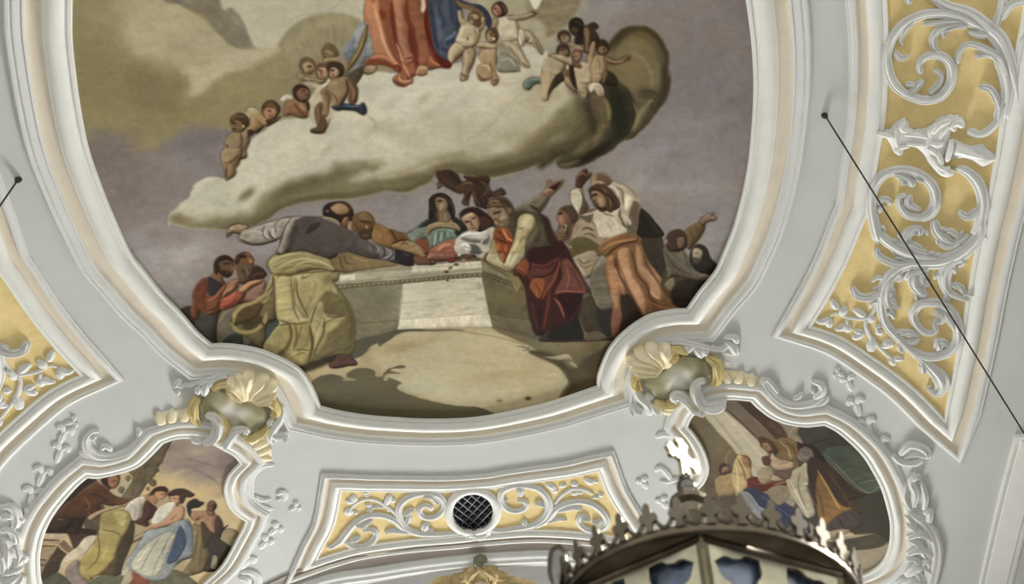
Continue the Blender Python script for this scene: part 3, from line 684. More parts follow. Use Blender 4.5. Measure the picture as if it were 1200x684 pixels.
    f('800 150 830 140 864 180 850 204', (186, 150, 124), .3, 5)
    # the pair on the far right
    F.crop = 'G'
    f('720 560 780 600 900 610 940 590 900 684 860 760 780 770 700 700', (76, 68, 52), .25, 10)
    f('806 408 850 372 886 356 904 372 890 422 850 470 826 486 812 440', (116, 94, 62), .45, 7); F.folds(['830 400 850 440', '860 380 870 420'], (78, 60, 38), (150, 124, 86), 1.6)
    f('878 352 908 326 948 318 938 332 958 336 952 352 914 360 894 374', (138, 114, 92), .4, 4)
    f('708 486 740 470 800 490 836 540 846 580 904 600 930 612 900 636 840 626 770 612 730 620 720 560', (110, 102, 88), .4, 9); F.folds(['740 500 800 560 900 612', '760 540 770 600', '800 500 820 560'], (76, 70, 58), (142, 134, 118), 1.8)
    f('716 450 740 408 786 394 816 420 818 470 790 494 750 496 724 476 730 450', (74, 58, 46), .4, 8); f('772 434 806 430 812 460 796 484 776 474', (120, 94, 74), .4, 5); f('714 446 728 440 730 460 716 464', (150, 130, 112), .3, 3)
    f('836 500 866 464 908 474 936 530 964 566 940 600 880 596 840 560', (52, 46, 40), .3, 8); f('848 492 870 480 892 494 888 524 868 556 850 540', (156, 142, 124), .4, 5); l('860 506 872 506', 1.2, (70, 56, 46), .9); f('850 526 876 528 868 556 852 546', (86, 74, 62), .3, 4)
    f('870 606 910 602 926 616 900 634 874 624', (140, 122, 104), .4, 4)
    paint_upper_detail(F)
    paint_main_detail(F)
    F.finish()
    return F


def paint_main_ground(F):
    f, l, b = F.f, F.l, F.blob
    F.crop = 'J'
    f('-60 480 60 440 160 420 250 380 300 330 360 290 425 262 868 250 1000 300 1075 304 1290 330 1400 330 1390 500 1380 640 1180 720 -60 720', (150, 139, 110), 0, soft=2)
    f('300 376 350 330 450 276 560 268 700 268 860 262 980 300 1080 340 1180 396 1240 470 1240 540 1160 600 1000 640 860 652 640 620 500 560 380 480', (168, 158, 128), 0, soft=8, rough=10)
    b('460 340', 34, 10, (148, 130, 98), .7, -6); b('640 440 560 460', 60, 14, (170, 162, 136), .6); b('900 480', 46, 8, (150, 136, 104), .6, -6); b('800 320', 50, 12, (172, 164, 138), .6)
    b('560 520 720 560', 46, 12, (172, 168, 146), .6, 4); b('1060 420', 20, 20, (160, 146, 114), .6); b('960 560', 30, 10, (176, 168, 140), .6, -12); b('760 420', 24, 4, (142, 130, 102), .5, 10)
    f('-20 600 -60 440 20 428 110 400 200 380 230 372 250 380 240 430 180 470 100 500 40 520', (166, 152, 122), 0, soft=3)
    f('-80 420 20 410 110 385 180 378 220 384 110 420 0 462 -80 480', (58, 50, 36), 0, soft=4)
    f('190 388 214 330 240 306 312 290 350 282 420 258 500 254 560 262 700 262 720 268 560 270 450 276 384 312 340 340 330 326 296 344 270 376 230 396', (84, 80, 66), 0, soft=1.6)
    l('336 328 372 316 400 300', 2, (84, 80, 66), .8, 1); l('690 266 780 280 900 300 1000 330 1030 360', 1.6, (124, 114, 88), .7, 1.2); l('980 340 1040 350 1010 362', 2, (88, 82, 66), .8, 1)
    f('12 522 50 484 110 472 150 478 170 494 166 502 222 502 224 494 188 486 190 466 232 446 282 442 318 456 322 482 352 482 358 466 380 446 400 440 430 430 458 434 450 444 404 446 392 456 432 466 428 470 376 470 362 484 360 500 378 500 384 488 442 512 424 524 430 546 520 580 620 606 720 622 800 626 870 652 880 668 740 690 400 694 60 640 40 580', (92, 86, 67), 0, soft=1.3)
    b('200 600 400 640', 50, 14, (82, 76, 58), .6, 6); b('120 540 260 500', 30, 8, (98, 92, 74), .5)
    f('868 250 980 262 1074 300 1200 290 1420 200 1430 380 1360 600 1180 600 1224 500 1180 420 1080 360 1000 320 900 276', (106, 97, 72), 0, soft=2)
    b('1160 330 1090 320', 22, 8, (84, 82, 66), .7, 20); b('940 262 990 280', 14, 5, (96, 88, 64), .6, 20)
    F.crop = 'K'
    f('240 450 300 440 380 470 430 520 470 516 520 470 600 420 660 380 620 440 572 560 574 620 380 690 430 600 380 520', (74, 64, 46), 0, soft=3)
    b('500 560', 18, 18, (96, 82, 58), .8, 45); b('560 440 520 500', 14, 10, (62, 54, 40), .7, 40); b('340 420 420 410', 26, 8, (124, 114, 90), .7, 10)
    f('300 470 360 466 420 458 440 480 466 522 440 510 424 484 380 486', (158, 150, 128), .1, soft=1.5); l('424 476 446 500', 2, (90, 84, 68), .8, .8)
    l('242 452 320 474 380 514 428 582', 2, (80, 72, 54), .7, 1.2); l('110 352 200 380 300 400 420 400', 2, (120, 110, 84), .6, 2)
    b('235 665', 4, 3.2, (40, 30, 20), .95); b('100 676', 3.5, 2.5, (90, 78, 58), .8)
    l('395 684 440 640 500 610 570 590', 2, (110, 96, 70), .5, 2)
    F.crop = 'J'
    # redraw the foot over the sand
    f('106 424 150 380 190 372 236 424 190 432 140 442 112 440', (98, 68, 58), .45, 5, crop='J')
    f('120 390 160 372 200 366 176 384 140 400', (56, 46, 34), .1, 4, soft=2)
    l('130 420 170 400 200 420', 1.2, (60, 40, 34), .7)


def paint_main_detail(F):
    """second sitting: planes of light and shadow inside the larger figures."""
    f, l = F.f, F.l
    keep = F.sat
    F.sat = .72

    def g(s, col, soft=1.3, vol=.16, vr=5, a=1.0):
        f(s, col, vol, vr, soft=soft, a=a, edge=.12)

    # man in grey with outstretched arms
    F.crop = 't4'
    g('345 366 380 300 450 276 600 226 760 186 830 170 800 240 770 350 700 392 600 432 500 442 400 412', (158, 150, 145), 1.2, .35)
    g('820 180 980 158 900 236 850 330 790 520 726 506 740 440 776 370 780 280', (150, 142, 138), 1.6, .3)
    g('900 196 1000 170 1100 172 1240 196 1400 260 1500 330 1500 480 1240 540 1000 500 870 516 900 380 930 260', (84, 76, 75), 2.5, .15)
    g('1010 310 1060 240 1150 214 1140 262 1080 300 1030 330', (56, 50, 52), 2)
    l('350 380 440 424 540 436 660 410 760 372', 2.4, (66, 54, 48), .85); l('600 250 580 300 600 370 640 390', 1.6, (92, 82, 78), .8); l('740 196 700 250 720 330', 1.6, (96, 86, 82), .7); l('870 170 810 250 780 340 730 500', 2.0, (84, 74, 72), .8)
    l('640 300 660 350 690 384', 2.4, (78, 68, 64), .8); l('620 280 600 330 630 370', 1.2, (196, 188, 182), .8); l('690 270 680 330 710 370', 1.4, (196, 188, 182), .8); l('450 300 520 300 580 330', 1.4, (186, 178, 172), .6)
    l('240 262 290 236 350 230 400 250', 1.2, (84, 66, 50), .9); l('225 360 240 320 300 320 360 330', 1.4, (74, 56, 44), .9); l('268 355 272 330', 1.0, (74, 56, 44), .9)
    # figure in green
    F.crop = 't3'
    g('60 512 150 448 240 414 262 480 272 534 220 512 176 540 140 584 80 544', (128, 142, 132)); g('180 440 270 366 290 300 350 372 350 388 250 424', (44, 46, 38))
    g('500 320 560 340 620 390 656 440 600 492 560 544 528 482 560 440 520 372', (42, 46, 40))
    g('280 540 330 470 440 458 520 488 562 540 480 572 380 602 300 644 276 690', (106, 126, 116)); l('350 490 340 560 330 620', 2, (158, 172, 158), .8); l('410 480 400 540 396 580', 2, (150, 164, 150), .8); l('470 478 470 540', 1.6, (146, 160, 146), .8); l('380 480 368 560', 1.6, (64, 76, 66), .7); l('440 470 436 560', 1.4, (64, 76, 66), .7)
    g('250 482 262 420 330 388 420 368 520 380 582 428 590 472 540 458 460 440 380 440 310 462 272 506', (150, 130, 100)); l('272 506 330 456 400 440 520 452 586 474', 1.5, (62, 48, 34), .9); l('500 400 540 420', 1.2, (90, 70, 50), .8)
    g('150 560 230 556 272 590 280 690 210 640', (136, 76, 52)); g('290 690 366 612 460 572 560 560 566 690', (158, 100, 78)); l('360 670 420 620 500 600', 3, (196, 140, 112), .7); l('400 684 440 650 500 640', 1.6, (106, 54, 40), .8); l('540 580 530 640 540 684', 2, (112, 58, 44), .7)
    g('284 152 340 104 400 94 450 110 496 170 536 220 540 300 524 350 490 336 470 240 430 150 350 140 340 230 350 290 300 350 272 330 280 240', (42, 34, 27)); l('480 150 510 210 530 250 520 300', 1.6, (92, 74, 54), .7); l('400 110 450 140 480 190', 1.4, (80, 62, 46), .7)
    g('300 150 346 130 366 170 346 206 350 240 362 282 330 306 300 280 288 240', (50, 40, 30)); g('350 152 400 138 442 150 470 204 462 250 440 288 400 298 366 282 352 238 346 204', (122, 102, 79)); g('386 206 430 190 452 232 420 276 384 268', (150, 128, 101), 2)
    l('366 176 412 168', 2.2, (44, 34, 26), .95); l('350 200 344 236 366 240', 1.2, (52, 40, 30), .9); l('350 262 384 262', 1.4, (66, 40, 32), .9)
    g('342 300 390 294 450 282 490 300 500 350 470 384 420 386 370 372', (122, 100, 76)); l('352 300 366 370', 4, (66, 52, 38), .8, 1.5); l('440 300 450 370', 2, (150, 128, 100), .7)
    # figure in white
    g('604 306 640 250 720 234 790 258 850 320 906 342 934 384 900 442 830 470 780 480 744 400 770 330 720 290 670 310 620 336', (52, 33, 27)); g('790 330 860 340 920 380 890 430 830 456 800 420', (78, 50, 38))
    g('614 342 640 310 700 284 744 306 776 344 784 400 772 452 744 482 710 466 680 424 640 394', (160, 130, 105)); g('640 320 700 292 720 320 660 350', (182, 154, 128), 1.5); l('636 384 686 376', 2.4, (48, 32, 26), .9); l('708 350 752 336', 2.0, (62, 42, 34), .9); l('700 360 706 410 728 418', 1.6, (92, 64, 50), .9); l('706 446 744 444', 1.6, (102, 56, 44), .9); l('740 306 770 350 780 420', 3, (104, 76, 60), .6)
    g('554 562 620 492 700 472 760 482 820 482 880 442 934 432 944 500 900 600 860 690 556 690', (188, 187, 181)); g('596 530 700 548 800 558 884 506 866 600 780 592 700 586 620 562', (114, 113, 111), 2); g('680 610 760 612 810 690 700 700', (88, 88, 88), 2); l('580 540 660 500 760 500 860 480', 2.4, (214, 213, 207), .9); l('600 620 640 600 700 640', 3, (220, 219, 214), .8); l('640 650 700 660', 2.4, (214, 212, 206), .8); l('800 600 820 560 880 520', 1.6, (196, 194, 188), .8)
    # old man leaning over
    F.crop = 't1'
    g('356 262 450 220 560 140 640 94 704 132 684 184 622 292 560 282 480 274', (116, 106, 88)); g('520 216 600 240 660 180 704 136 622 292 596 284', (78, 68, 53), 1.5); l('520 216 580 240 600 280', 1.5, (48, 42, 30), .9); l('470 212 560 150 640 100', 1.4, (156, 146, 126), .7)
    g('640 92 690 50 712 20 724 -14 846 -30 812 50 762 90 704 130', (134, 102, 80)); g('722 34 826 -20 784 60 740 50', (66, 42, 34)); l('660 90 700 60 740 60', 2, (182, 148, 122), .7)
    g('300 300 400 270 520 280 604 290 692 340 722 420 752 500 822 590 884 690 510 690 500 640 560 560 600 470 580 380 540 322 470 302 410 332 390 422 356 528 326 540 306 440', (78, 69, 51), 1.4); g('620 304 700 350 742 460 802 560 890 690 770 690 706 560 664 420', (62, 38, 32), 3); l('596 380 640 460 650 560 600 640', 5, (96, 86, 66), .6, 3)
    g('408 342 470 302 544 310 574 372 562 440 502 530 482 600 440 650 420 690 328 690 350 600 380 520 400 440', (178, 166, 124)); g('440 340 500 316 540 350 530 420 470 470 430 420', (202, 192, 152), 2.5)
    l('400 440 440 450 470 430', 1.4, (116, 104, 66), .9); l('500 530 450 540 420 600', 2.4, (122, 110, 70), .8); l('560 440 520 480 480 500', 2, (128, 116, 76), .8); l('400 560 380 620 350 670', 2, (206, 196, 160), .8); l('560 370 556 430 500 520 470 600', 2, (104, 92, 60), .7)
    g('160 480 200 440 262 438 322 480 358 552 332 622 306 690 186 690 148 622', (140, 76, 43)); l('246 446 296 540 350 570', 2.6, (204, 132, 88), .9); l('190 470 230 500 280 580', 2, (90, 44, 26), .9); l('180 540 250 580 330 600', 2.4, (84, 40, 24), .9); l('200 600 210 660', 3, (176, 104, 66), .8); l('280 620 280 684', 2.4, (176, 100, 64), .7); g('150 560 180 600 190 690 120 690', (166, 152, 116))
    g('98 250 160 238 250 240 290 290 314 340 292 400 252 432 204 412 180 372 152 352 130 300', (140, 116, 92)); g('240 290 280 310 290 360 250 380 220 350', (168, 144, 118), 2); l('150 300 230 276', 3, (62, 48, 36), .9); l('160 346 184 360 200 340', 1.6, (84, 62, 46), .9); l('190 376 230 372', 1.6, (84, 60, 46), .8)
    g('186 384 230 370 300 350 320 400 270 442 210 424', (112, 95, 76)); l('210 400 260 420', 1.2, (156, 138, 114), .7); l('180 372 190 400', 1.4, (176, 156, 130), .7)
    g('88 214 110 170 160 138 230 128 290 168 332 220 362 262 340 302 300 292 260 242 200 246 150 232 104 244', (86, 68, 51)); l('110 200 160 170 220 180', 2.4, (138, 114, 86), .8); l('120 222 180 204 240 210', 1.8, (130, 106, 80), .8); l('200 150 240 170 250 210', 1.6, (58, 44, 34), .8); l('260 160 300 200 330 240', 3, (52, 38, 30), .8)
    g('300 252 338 246 342 290 310 302', (130, 100, 76))
    # bearded man in profile
    g('930 448 1000 380 1080 378 1250 440 1250 620 1100 548 960 552', (148, 132, 112)); l('1040 460 1100 440 1160 470', 2.6, (78, 66, 50), .8); l('1060 510 1120 500 1190 540', 2.4, (92, 80, 62), .8); g('944 566 1050 532 1134 562 1230 640 1230 720 950 720', (96, 86, 52))
    g('860 560 930 560 950 640 900 690 850 640', (112, 100, 80)); l('850 580 900 620 950 640', 1.8, (170, 152, 124), .7)
    g('796 300 830 250 880 224 942 220 982 262 1002 320 982 400 952 450 930 540 900 562 868 540 836 500 804 512 822 440 808 384 826 350', (118, 86, 65)); g('830 246 900 224 962 234 1002 330 980 384 934 400 904 310 866 272', (74, 58, 46)); g('812 330 850 320 870 390 850 420 818 400', (160, 112, 90), 2)
    l('806 300 850 290', 2.4, (46, 34, 28), .9); g('810 432 862 420 912 350 934 400 922 500 880 562 840 560 800 522', (94, 79, 63)); l('870 400 890 440 860 480', 2.4, (164, 144, 122), .8); l('840 430 850 470 820 490', 2, (150, 130, 108), .8); l('900 420 890 490 900 530', 1.6, (52, 42, 34), .8); g('800 462 850 452 872 490 840 560 806 540', (126, 100, 78)); l('810 490 850 500', 1.4, (70, 50, 38), .8); l('812 520 846 530', 1.4, (70, 50, 38), .8)
    # man with raised arms
    F.crop = 't2'
    g('950 420 1040 500 1150 620 1166 700 920 700 920 560', (42, 38, 29)); l('950 440 1060 560 1140 690', 2, (66, 60, 46), .6, 2)
    g('610 190 680 150 780 170 860 230 934 310 948 400 922 500 904 600 884 700 800 650 740 580 728 460 742 380 730 300 680 240', (170, 162, 146)); g('856 350 934 380 924 520 884 700 816 690 808 600 830 480', (102, 91, 79), 2); g('790 270 872 330 824 440 780 404', (206, 200, 184), 1.6); l('700 200 760 240 770 330 780 400', 2.2, (112, 102, 88), .8); l('640 190 700 230 730 300', 2.4, (204, 198, 182), .8); l('680 160 780 180 870 250 930 330', 2, (122, 112, 98), .7)
    g('436 472 520 430 600 450 680 460 730 420 742 560 806 644 700 700 540 700 500 600 470 540', (188, 180, 164)); l('740 430 740 500 800 600', 2.6, (92, 80, 68), .85); l('750 560 800 600 860 620', 2.2, (84, 72, 60), .8); l('770 480 830 540 840 580', 3.4, (190, 180, 168), .8); l('470 470 460 540 500 600', 2.4, (124, 114, 100), .8); l('600 560 640 600 660 660', 1.6, (150, 142, 128), .8); l('640 480 700 560 720 620', 2, (208, 202, 188), .7)
    g('340 440 420 420 500 420 470 470 440 560 380 530 330 500', (106, 95, 80), 1.6); l('350 486 440 470 500 440', 2.4, (182, 174, 158), .8)
    g('245 262 320 214 350 240 362 330 342 432 300 432 270 380', (182, 176, 160)); g('338 222 390 330 432 400 404 450 350 482 340 430 366 340', (82, 72, 58), 1.6); l('330 240 350 320 335 420', 1.6, (206, 200, 186), .6)
    g('305 152 350 72 400 24 416 60 402 100 452 58 442 90 400 142 352 212 320 204', (72, 48, 37)); l('350 80 380 66 400 90', 1.6, (130, 98, 76), .8); l('320 150 340 190', 1.6, (112, 82, 62), .7)
    g('458 192 480 150 500 90 530 64 600 90 652 150 612 192 540 182 482 192', (108, 84, 65)); l('466 186 480 156 530 154 584 164', 3, (172, 148, 122), .85); l('500 100 480 150', 2, (164, 138, 112), .7)
    g('430 250 460 200 530 184 600 200 662 260 732 340 738 400 692 420 652 462 600 424 590 320 560 268 500 240 452 262 462 322 442 322', (76, 58, 42)); l('540 200 600 250 640 330 650 420', 2.2, (116, 92, 68), .7); l('600 260 640 300 700 380', 2.4, (50, 38, 28), .8)
    g('455 262 500 244 552 266 592 312 602 382 582 432 542 432 520 402 490 352 470 332', (136, 110, 86)); g('530 310 572 330 580 390 550 400 520 360', (162, 136, 108), 2); l('452 292 512 274', 3, (54, 40, 30), .95); l('476 330 478 346 500 350', 1.6, (74, 54, 42), .9); l('494 372 524 372', 1.8, (84, 50, 40), .9); g('508 384 556 410 602 400 604 440 560 452 522 434', (64, 47, 36)); l('566 440 590 470 640 484 676 498', 1.6, (96, 76, 60), .8)
    # dark red cloak
    F.crop = 't5'
    g('280 590 400 540 440 530 472 620 484 664 250 664', (32, 35, 32)); g('430 430 520 380 560 420 584 560 604 624 500 624 470 560', (70, 61, 48)); g('560 470 660 460 680 560 660 640 600 620', (50, 46, 42)); g('480 640 560 612 622 642 602 672 500 672', (98, 88, 70))
    g('528 232 600 168 642 180 630 260 660 350 684 440 600 472 570 420 530 320', (104, 98, 84), 1.5, .3); g('408 130 480 90 552 78 562 130 500 254 460 222', (154, 140, 118)); l('440 130 480 160 530 140', 1.6, (84, 72, 56), .8); l('450 160 490 190 530 170', 1.4, (92, 80, 62), .8); l('430 150 460 200 490 240', 1.6, (186, 174, 152), .7)
    g('120 60 200 50 290 40 332 8 382 80 432 180 500 340 514 356 440 372 470 390 432 530 330 582 200 622 150 612 100 400 90 332 70 292 30 222 30 180 80 140', (64, 30, 28)); g('110 152 200 170 312 118 322 180 282 260 252 342 200 302 110 262', (98, 54, 48), 2.2); g('330 152 372 128 442 220 500 350 400 350 290 360 332 260', (108, 64, 57), 2); g('300 372 430 362 472 372 430 460 362 542 330 440', (50, 20, 20), 1.6)
    l('280 366 340 346 420 350 508 356', 1.8, (140, 92, 80), .85); l('284 392 320 440 352 526', 3, (134, 88, 74), .85); l('200 400 236 330 280 270 318 150', 3.4, (128, 74, 56), .8); l('120 240 200 250 280 210 312 130', 2, (44, 20, 20), .8); l('130 180 220 190 300 150', 2, (52, 24, 24), .7); l('130 70 130 140 110 230', 2, (44, 22, 20), .7); l('250 340 240 440 210 600', 3.6, (110, 58, 46), .7); l('180 440 190 540 170 600', 3, (42, 18, 22), .8); l('360 170 380 260 360 340', 1.6, (146, 102, 92), .7); l('400 190 440 280 470 340', 1.6, (80, 42, 38), .7); l('130 420 150 520 170 600', 4, (80, 46, 46), .6)
    g('28 192 90 128 112 170 100 242 60 232', (138, 78, 47)); g('118 312 140 270 212 264 222 312 180 394 140 352', (142, 82, 47)); l('150 290 180 330 180 380', 1.8, (94, 48, 28), .7); l('40 200 80 230 110 250', 1.6, (70, 36, 24), .8)
    # skirt of the man with raised arms
    F.crop = 't6'
    g('200 450 240 436 344 572 270 640 190 684 196 560', (56, 42, 28)); g('60 162 120 110 220 70 304 90 334 170 384 290 444 400 502 470 620 526 500 560 420 552 350 584 300 520 250 430 226 446 196 450 190 500 202 560 190 640 150 700 138 600 150 500 100 330 105 210', (128, 91, 62), 1.4)
    g('178 192 240 158 252 250 272 330 332 430 352 542 328 560 280 460 220 330', (184, 139, 105), 2); g('298 140 332 200 342 270 424 360 444 470 392 440 370 380 310 300 288 210', (178, 138, 105), 2); g('108 232 150 208 162 280 212 330 218 444 190 402 182 520 150 500 120 330', (166, 120, 85), 2); g('150 540 200 556 192 640 148 690', (134, 84, 70), 1.6)
    g('60 162 120 110 220 68 304 88 290 120 220 130 160 170 110 208', (122, 88, 58)); l('80 170 150 130 240 110 296 100', 3, (164, 124, 88), .8); l('110 204 160 160 230 130 300 118', 2, (66, 46, 30), .85); l('170 190 180 300 230 400 290 500 340 570', 2, (74, 50, 32), .8); l('260 160 280 240 300 320 360 400 380 470 440 510', 2.2, (80, 54, 36), .8); l('160 220 164 280', 2.4, (84, 58, 40), .8); l('384 420 400 450 436 474', 2.6, (206, 170, 140), .7); l('400 500 480 530 600 524', 2.6, (156, 116, 82), .7); l('330 180 380 300 460 410 520 480', 2.2, (92, 66, 44), .7)
    g('470 380 520 340 530 400 500 420', (120, 112, 96)); g('520 400 620 340 730 360 700 420 610 530 520 500', (48, 42, 32), 2)
    g('466 140 480 180 520 220 560 262 620 300 690 330 740 330 730 358 660 354 560 330 510 290 480 240', (100, 92, 78), 1.4, .3); l('480 200 540 280 640 330', 2, (64, 58, 46), .7)
    # pair on the far left
    F.crop = 't7'
    g('420 92 450 42 520 28 556 70 550 112 512 132 502 202 462 222 440 162', (116, 84, 61)); g('424 92 446 46 500 30 470 60 450 110', (74, 54, 42)); l('468 62 502 56', 3.4, (44, 28, 22), .9); l('520 70 540 90 520 96', 2, (170, 130, 100), .8); g('450 130 520 106 552 130 540 190 500 222 462 222', (94, 78, 66)); l('480 140 500 200', 1.6, (60, 46, 38), .7); l('500 130 520 180', 1.4, (132, 114, 98), .7)
    g('562 130 620 150 642 182 560 226 520 204', (66, 48, 39)); l('540 190 590 170 630 176', 2, (110, 80, 64), .6)
    g('286 110 310 66 360 52 404 66 420 92 380 86 340 90 326 130 310 180 286 150', (58, 42, 34)); g('322 102 350 86 402 92 422 150 392 190 350 182 330 142', (100, 79, 64)); l('350 104 396 104', 2.4, (46, 34, 28), .85); l('404 116 414 140 400 146', 1.4, (132, 104, 84), .8); g('340 150 392 160 410 178 384 200 346 186', (58, 44, 37)); l('370 168 392 166', 1.4, (96, 58, 48), .8)
    g('250 200 300 210 350 250 330 300 270 310 256 270', (60, 56, 62)); g('150 300 190 230 232 204 250 260 230 330 240 400 200 420 172 380', (118, 68, 46), 2); l('240 360 290 330 330 290 370 240', 3, (156, 104, 76), .8); l('250 420 300 400 340 350', 2, (66, 38, 28), .8); l('350 300 390 280 420 250', 3, (176, 126, 98), .7); l('352 350 400 330 430 300', 3.6, (184, 108, 84), .7); l('340 400 400 380 440 340', 2.4, (96, 46, 36), .8); l('460 290 520 240 590 214', 3.4, (186, 142, 112), .8); l('480 310 540 260 606 226', 1.8, (82, 54, 42), .8)
    g('398 490 440 410 500 370 580 360 620 380 590 440 540 480 480 500 420 520', (88, 74, 46), 2, .3); l('420 500 430 440 480 390 560 360 640 300 680 180', 4.5, (168, 154, 108), .8, 1.4); l('400 500 460 560 560 552 620 500 640 430', 5, (162, 148, 104), .8, 1.6); l('640 300 680 240 684 180', 2, (86, 74, 44), .8); l('600 480 620 520', 3, (60, 52, 32), .7)
    # skirt seen from behind
    F.crop = 't8'
    g('164 190 210 160 246 200 252 300 272 380 332 400 352 422 280 432 180 412 170 300', (184, 172, 124), 2.2); g('290 190 350 180 400 200 380 270 350 340 330 380 300 320 282 250', (164, 153, 108), 3); g('450 250 562 292 604 380 606 560 500 602 380 632 440 540 470 440 552 400 450 380 400 330', (112, 103, 67), 3)
    g('366 420 400 320 434 322 422 420 372 520 358 440', (176, 165, 119), 2); g('436 446 552 390 522 450 446 504 400 604 396 560', (164, 154, 106), 2); g('108 580 130 500 190 440 240 460 242 540 180 612 140 602', (158, 146, 97), 1.6, .3); g('218 640 280 580 342 568 362 612 322 672 250 662', (166, 154, 103), 1.6, .3); g('262 440 340 430 356 500 340 560 270 590 262 520', (150, 139, 92), 2.4)
    l('356 440 372 560 350 652', 4, (78, 68, 40), .85, 1.4); l('270 430 282 500 262 590', 2.4, (96, 85, 50), .8); l('310 440 296 500 270 570', 1.8, (96, 85, 50), .7); l('180 412 240 430 290 436 350 424', 2.4, (94, 83, 50), .8); l('250 170 256 260 270 360 300 420', 2.2, (104, 93, 58), .75); l('284 180 286 260 320 340 350 400', 2.4, (96, 86, 52), .8); l('400 320 370 400 360 440', 2, (92, 82, 50), .8); l('450 390 500 396 556 392', 2.2, (84, 75, 45), .8); l('440 400 436 480 400 560 380 620', 2.6, (88, 78, 46), .8); l('190 444 240 440 250 520 200 600', 2.4, (88, 78, 46), .8); l('280 590 320 580 350 590', 2, (86, 76, 44), .8); l('270 620 310 600 340 610', 1.8, (98, 88, 52), .8); l('560 310 596 400 590 540', 3, (80, 72, 44), .6, 2); l('240 560 200 600 180 620', 2, (80, 70, 42), .8)
    l('150 150 240 150 360 140 500 130', 2.6, (98, 88, 54), .8); l('180 110 240 80 330 60 420 80 500 120', 2.6, (178, 168, 122), .8); l('160 130 240 110 340 90 440 110', 1.8, (102, 92, 58), .8); l('120 100 150 70 220 40 300 24', 2.4, (174, 164, 120), .7); l('260 110 330 80 400 74', 2, (186, 176, 132), .7)
    F.sat = keep


def paint_cloud_detail(F):
    """the heavy shaded end of the cloud, laid in before the cherubs."""
    f, l, b = F.f, F.l, F.blob

    def g(s, col, soft=3, vol=.1, a=1.0):
        f(s, col, vol, 12, soft=soft, a=a, edge=.05, rough=4)
    F.crop = 'u8'
    g('0 600 0 440 60 400 140 350 190 300 190 220 150 140 180 110 230 170 270 200 280 260 290 340 260 430 200 480 120 540', (104, 96, 71), 7)
    g('-60 620 0 540 80 500 160 470 240 440 300 400 320 420 250 490 160 540 60 570 -20 640', (84, 76, 55), 4); b('60 450', 14, 5, (140, 132, 104), .6, -30)
    g('80 620 100 600 200 570 300 520 400 440 450 330 420 240 412 140 380 90 440 110 500 150 550 210 584 290 570 360 520 440 450 500 360 560 240 610 130 640', (64, 58, 42), 2.2)
    g('404 130 430 110 470 150 500 220 530 300 520 380 470 440 420 470 430 380 400 250', (50, 50, 37), 4); g('200 590 300 530 380 480 420 470 360 540 260 600', (42, 38, 26), 4)
    g('280 170 340 160 380 200 410 260 400 340 380 400 350 420 330 360 300 290', (112, 98, 70), 3); l('300 200 330 290 350 390', 3, (84, 72, 50), .7, 2); l('370 190 400 250 404 330', 3, (136, 124, 92), .7, 2)
    g('270 180 290 260 320 360 300 420 270 380 250 290 240 220', (78, 70, 50), 4); g('180 540 250 470 330 430 360 440 300 500 220 550', (118, 109, 82), 5, a=.8); g('90 610 160 600 220 590 150 632 96 636', (100, 91, 70), 3)
    g('510 450 590 360 640 260 680 200 720 160 790 60 800 100 770 200 720 280 660 360 590 420 540 452', (82, 71, 51), 2); g('590 140 650 120 720 140 700 190 640 190', (92, 82, 60), 5); l('600 150 660 140 710 160', 2, (66, 58, 42), .7, 1.4); l('590 180 650 180 700 200', 2, (70, 62, 46), .6, 1.4)
    l('620 290 660 220 684 200', 2.4, (150, 140, 112), .6, 2); g('560 380 600 290 640 230 660 250 620 330 580 390', (126, 116, 88), 3, a=.8); l('750 -20 770 60 760 160 720 240', 7, (66, 56, 41), .8, 3); l('560 220 586 290 574 350', 1.6, (136, 126, 98), .6, 1.4)


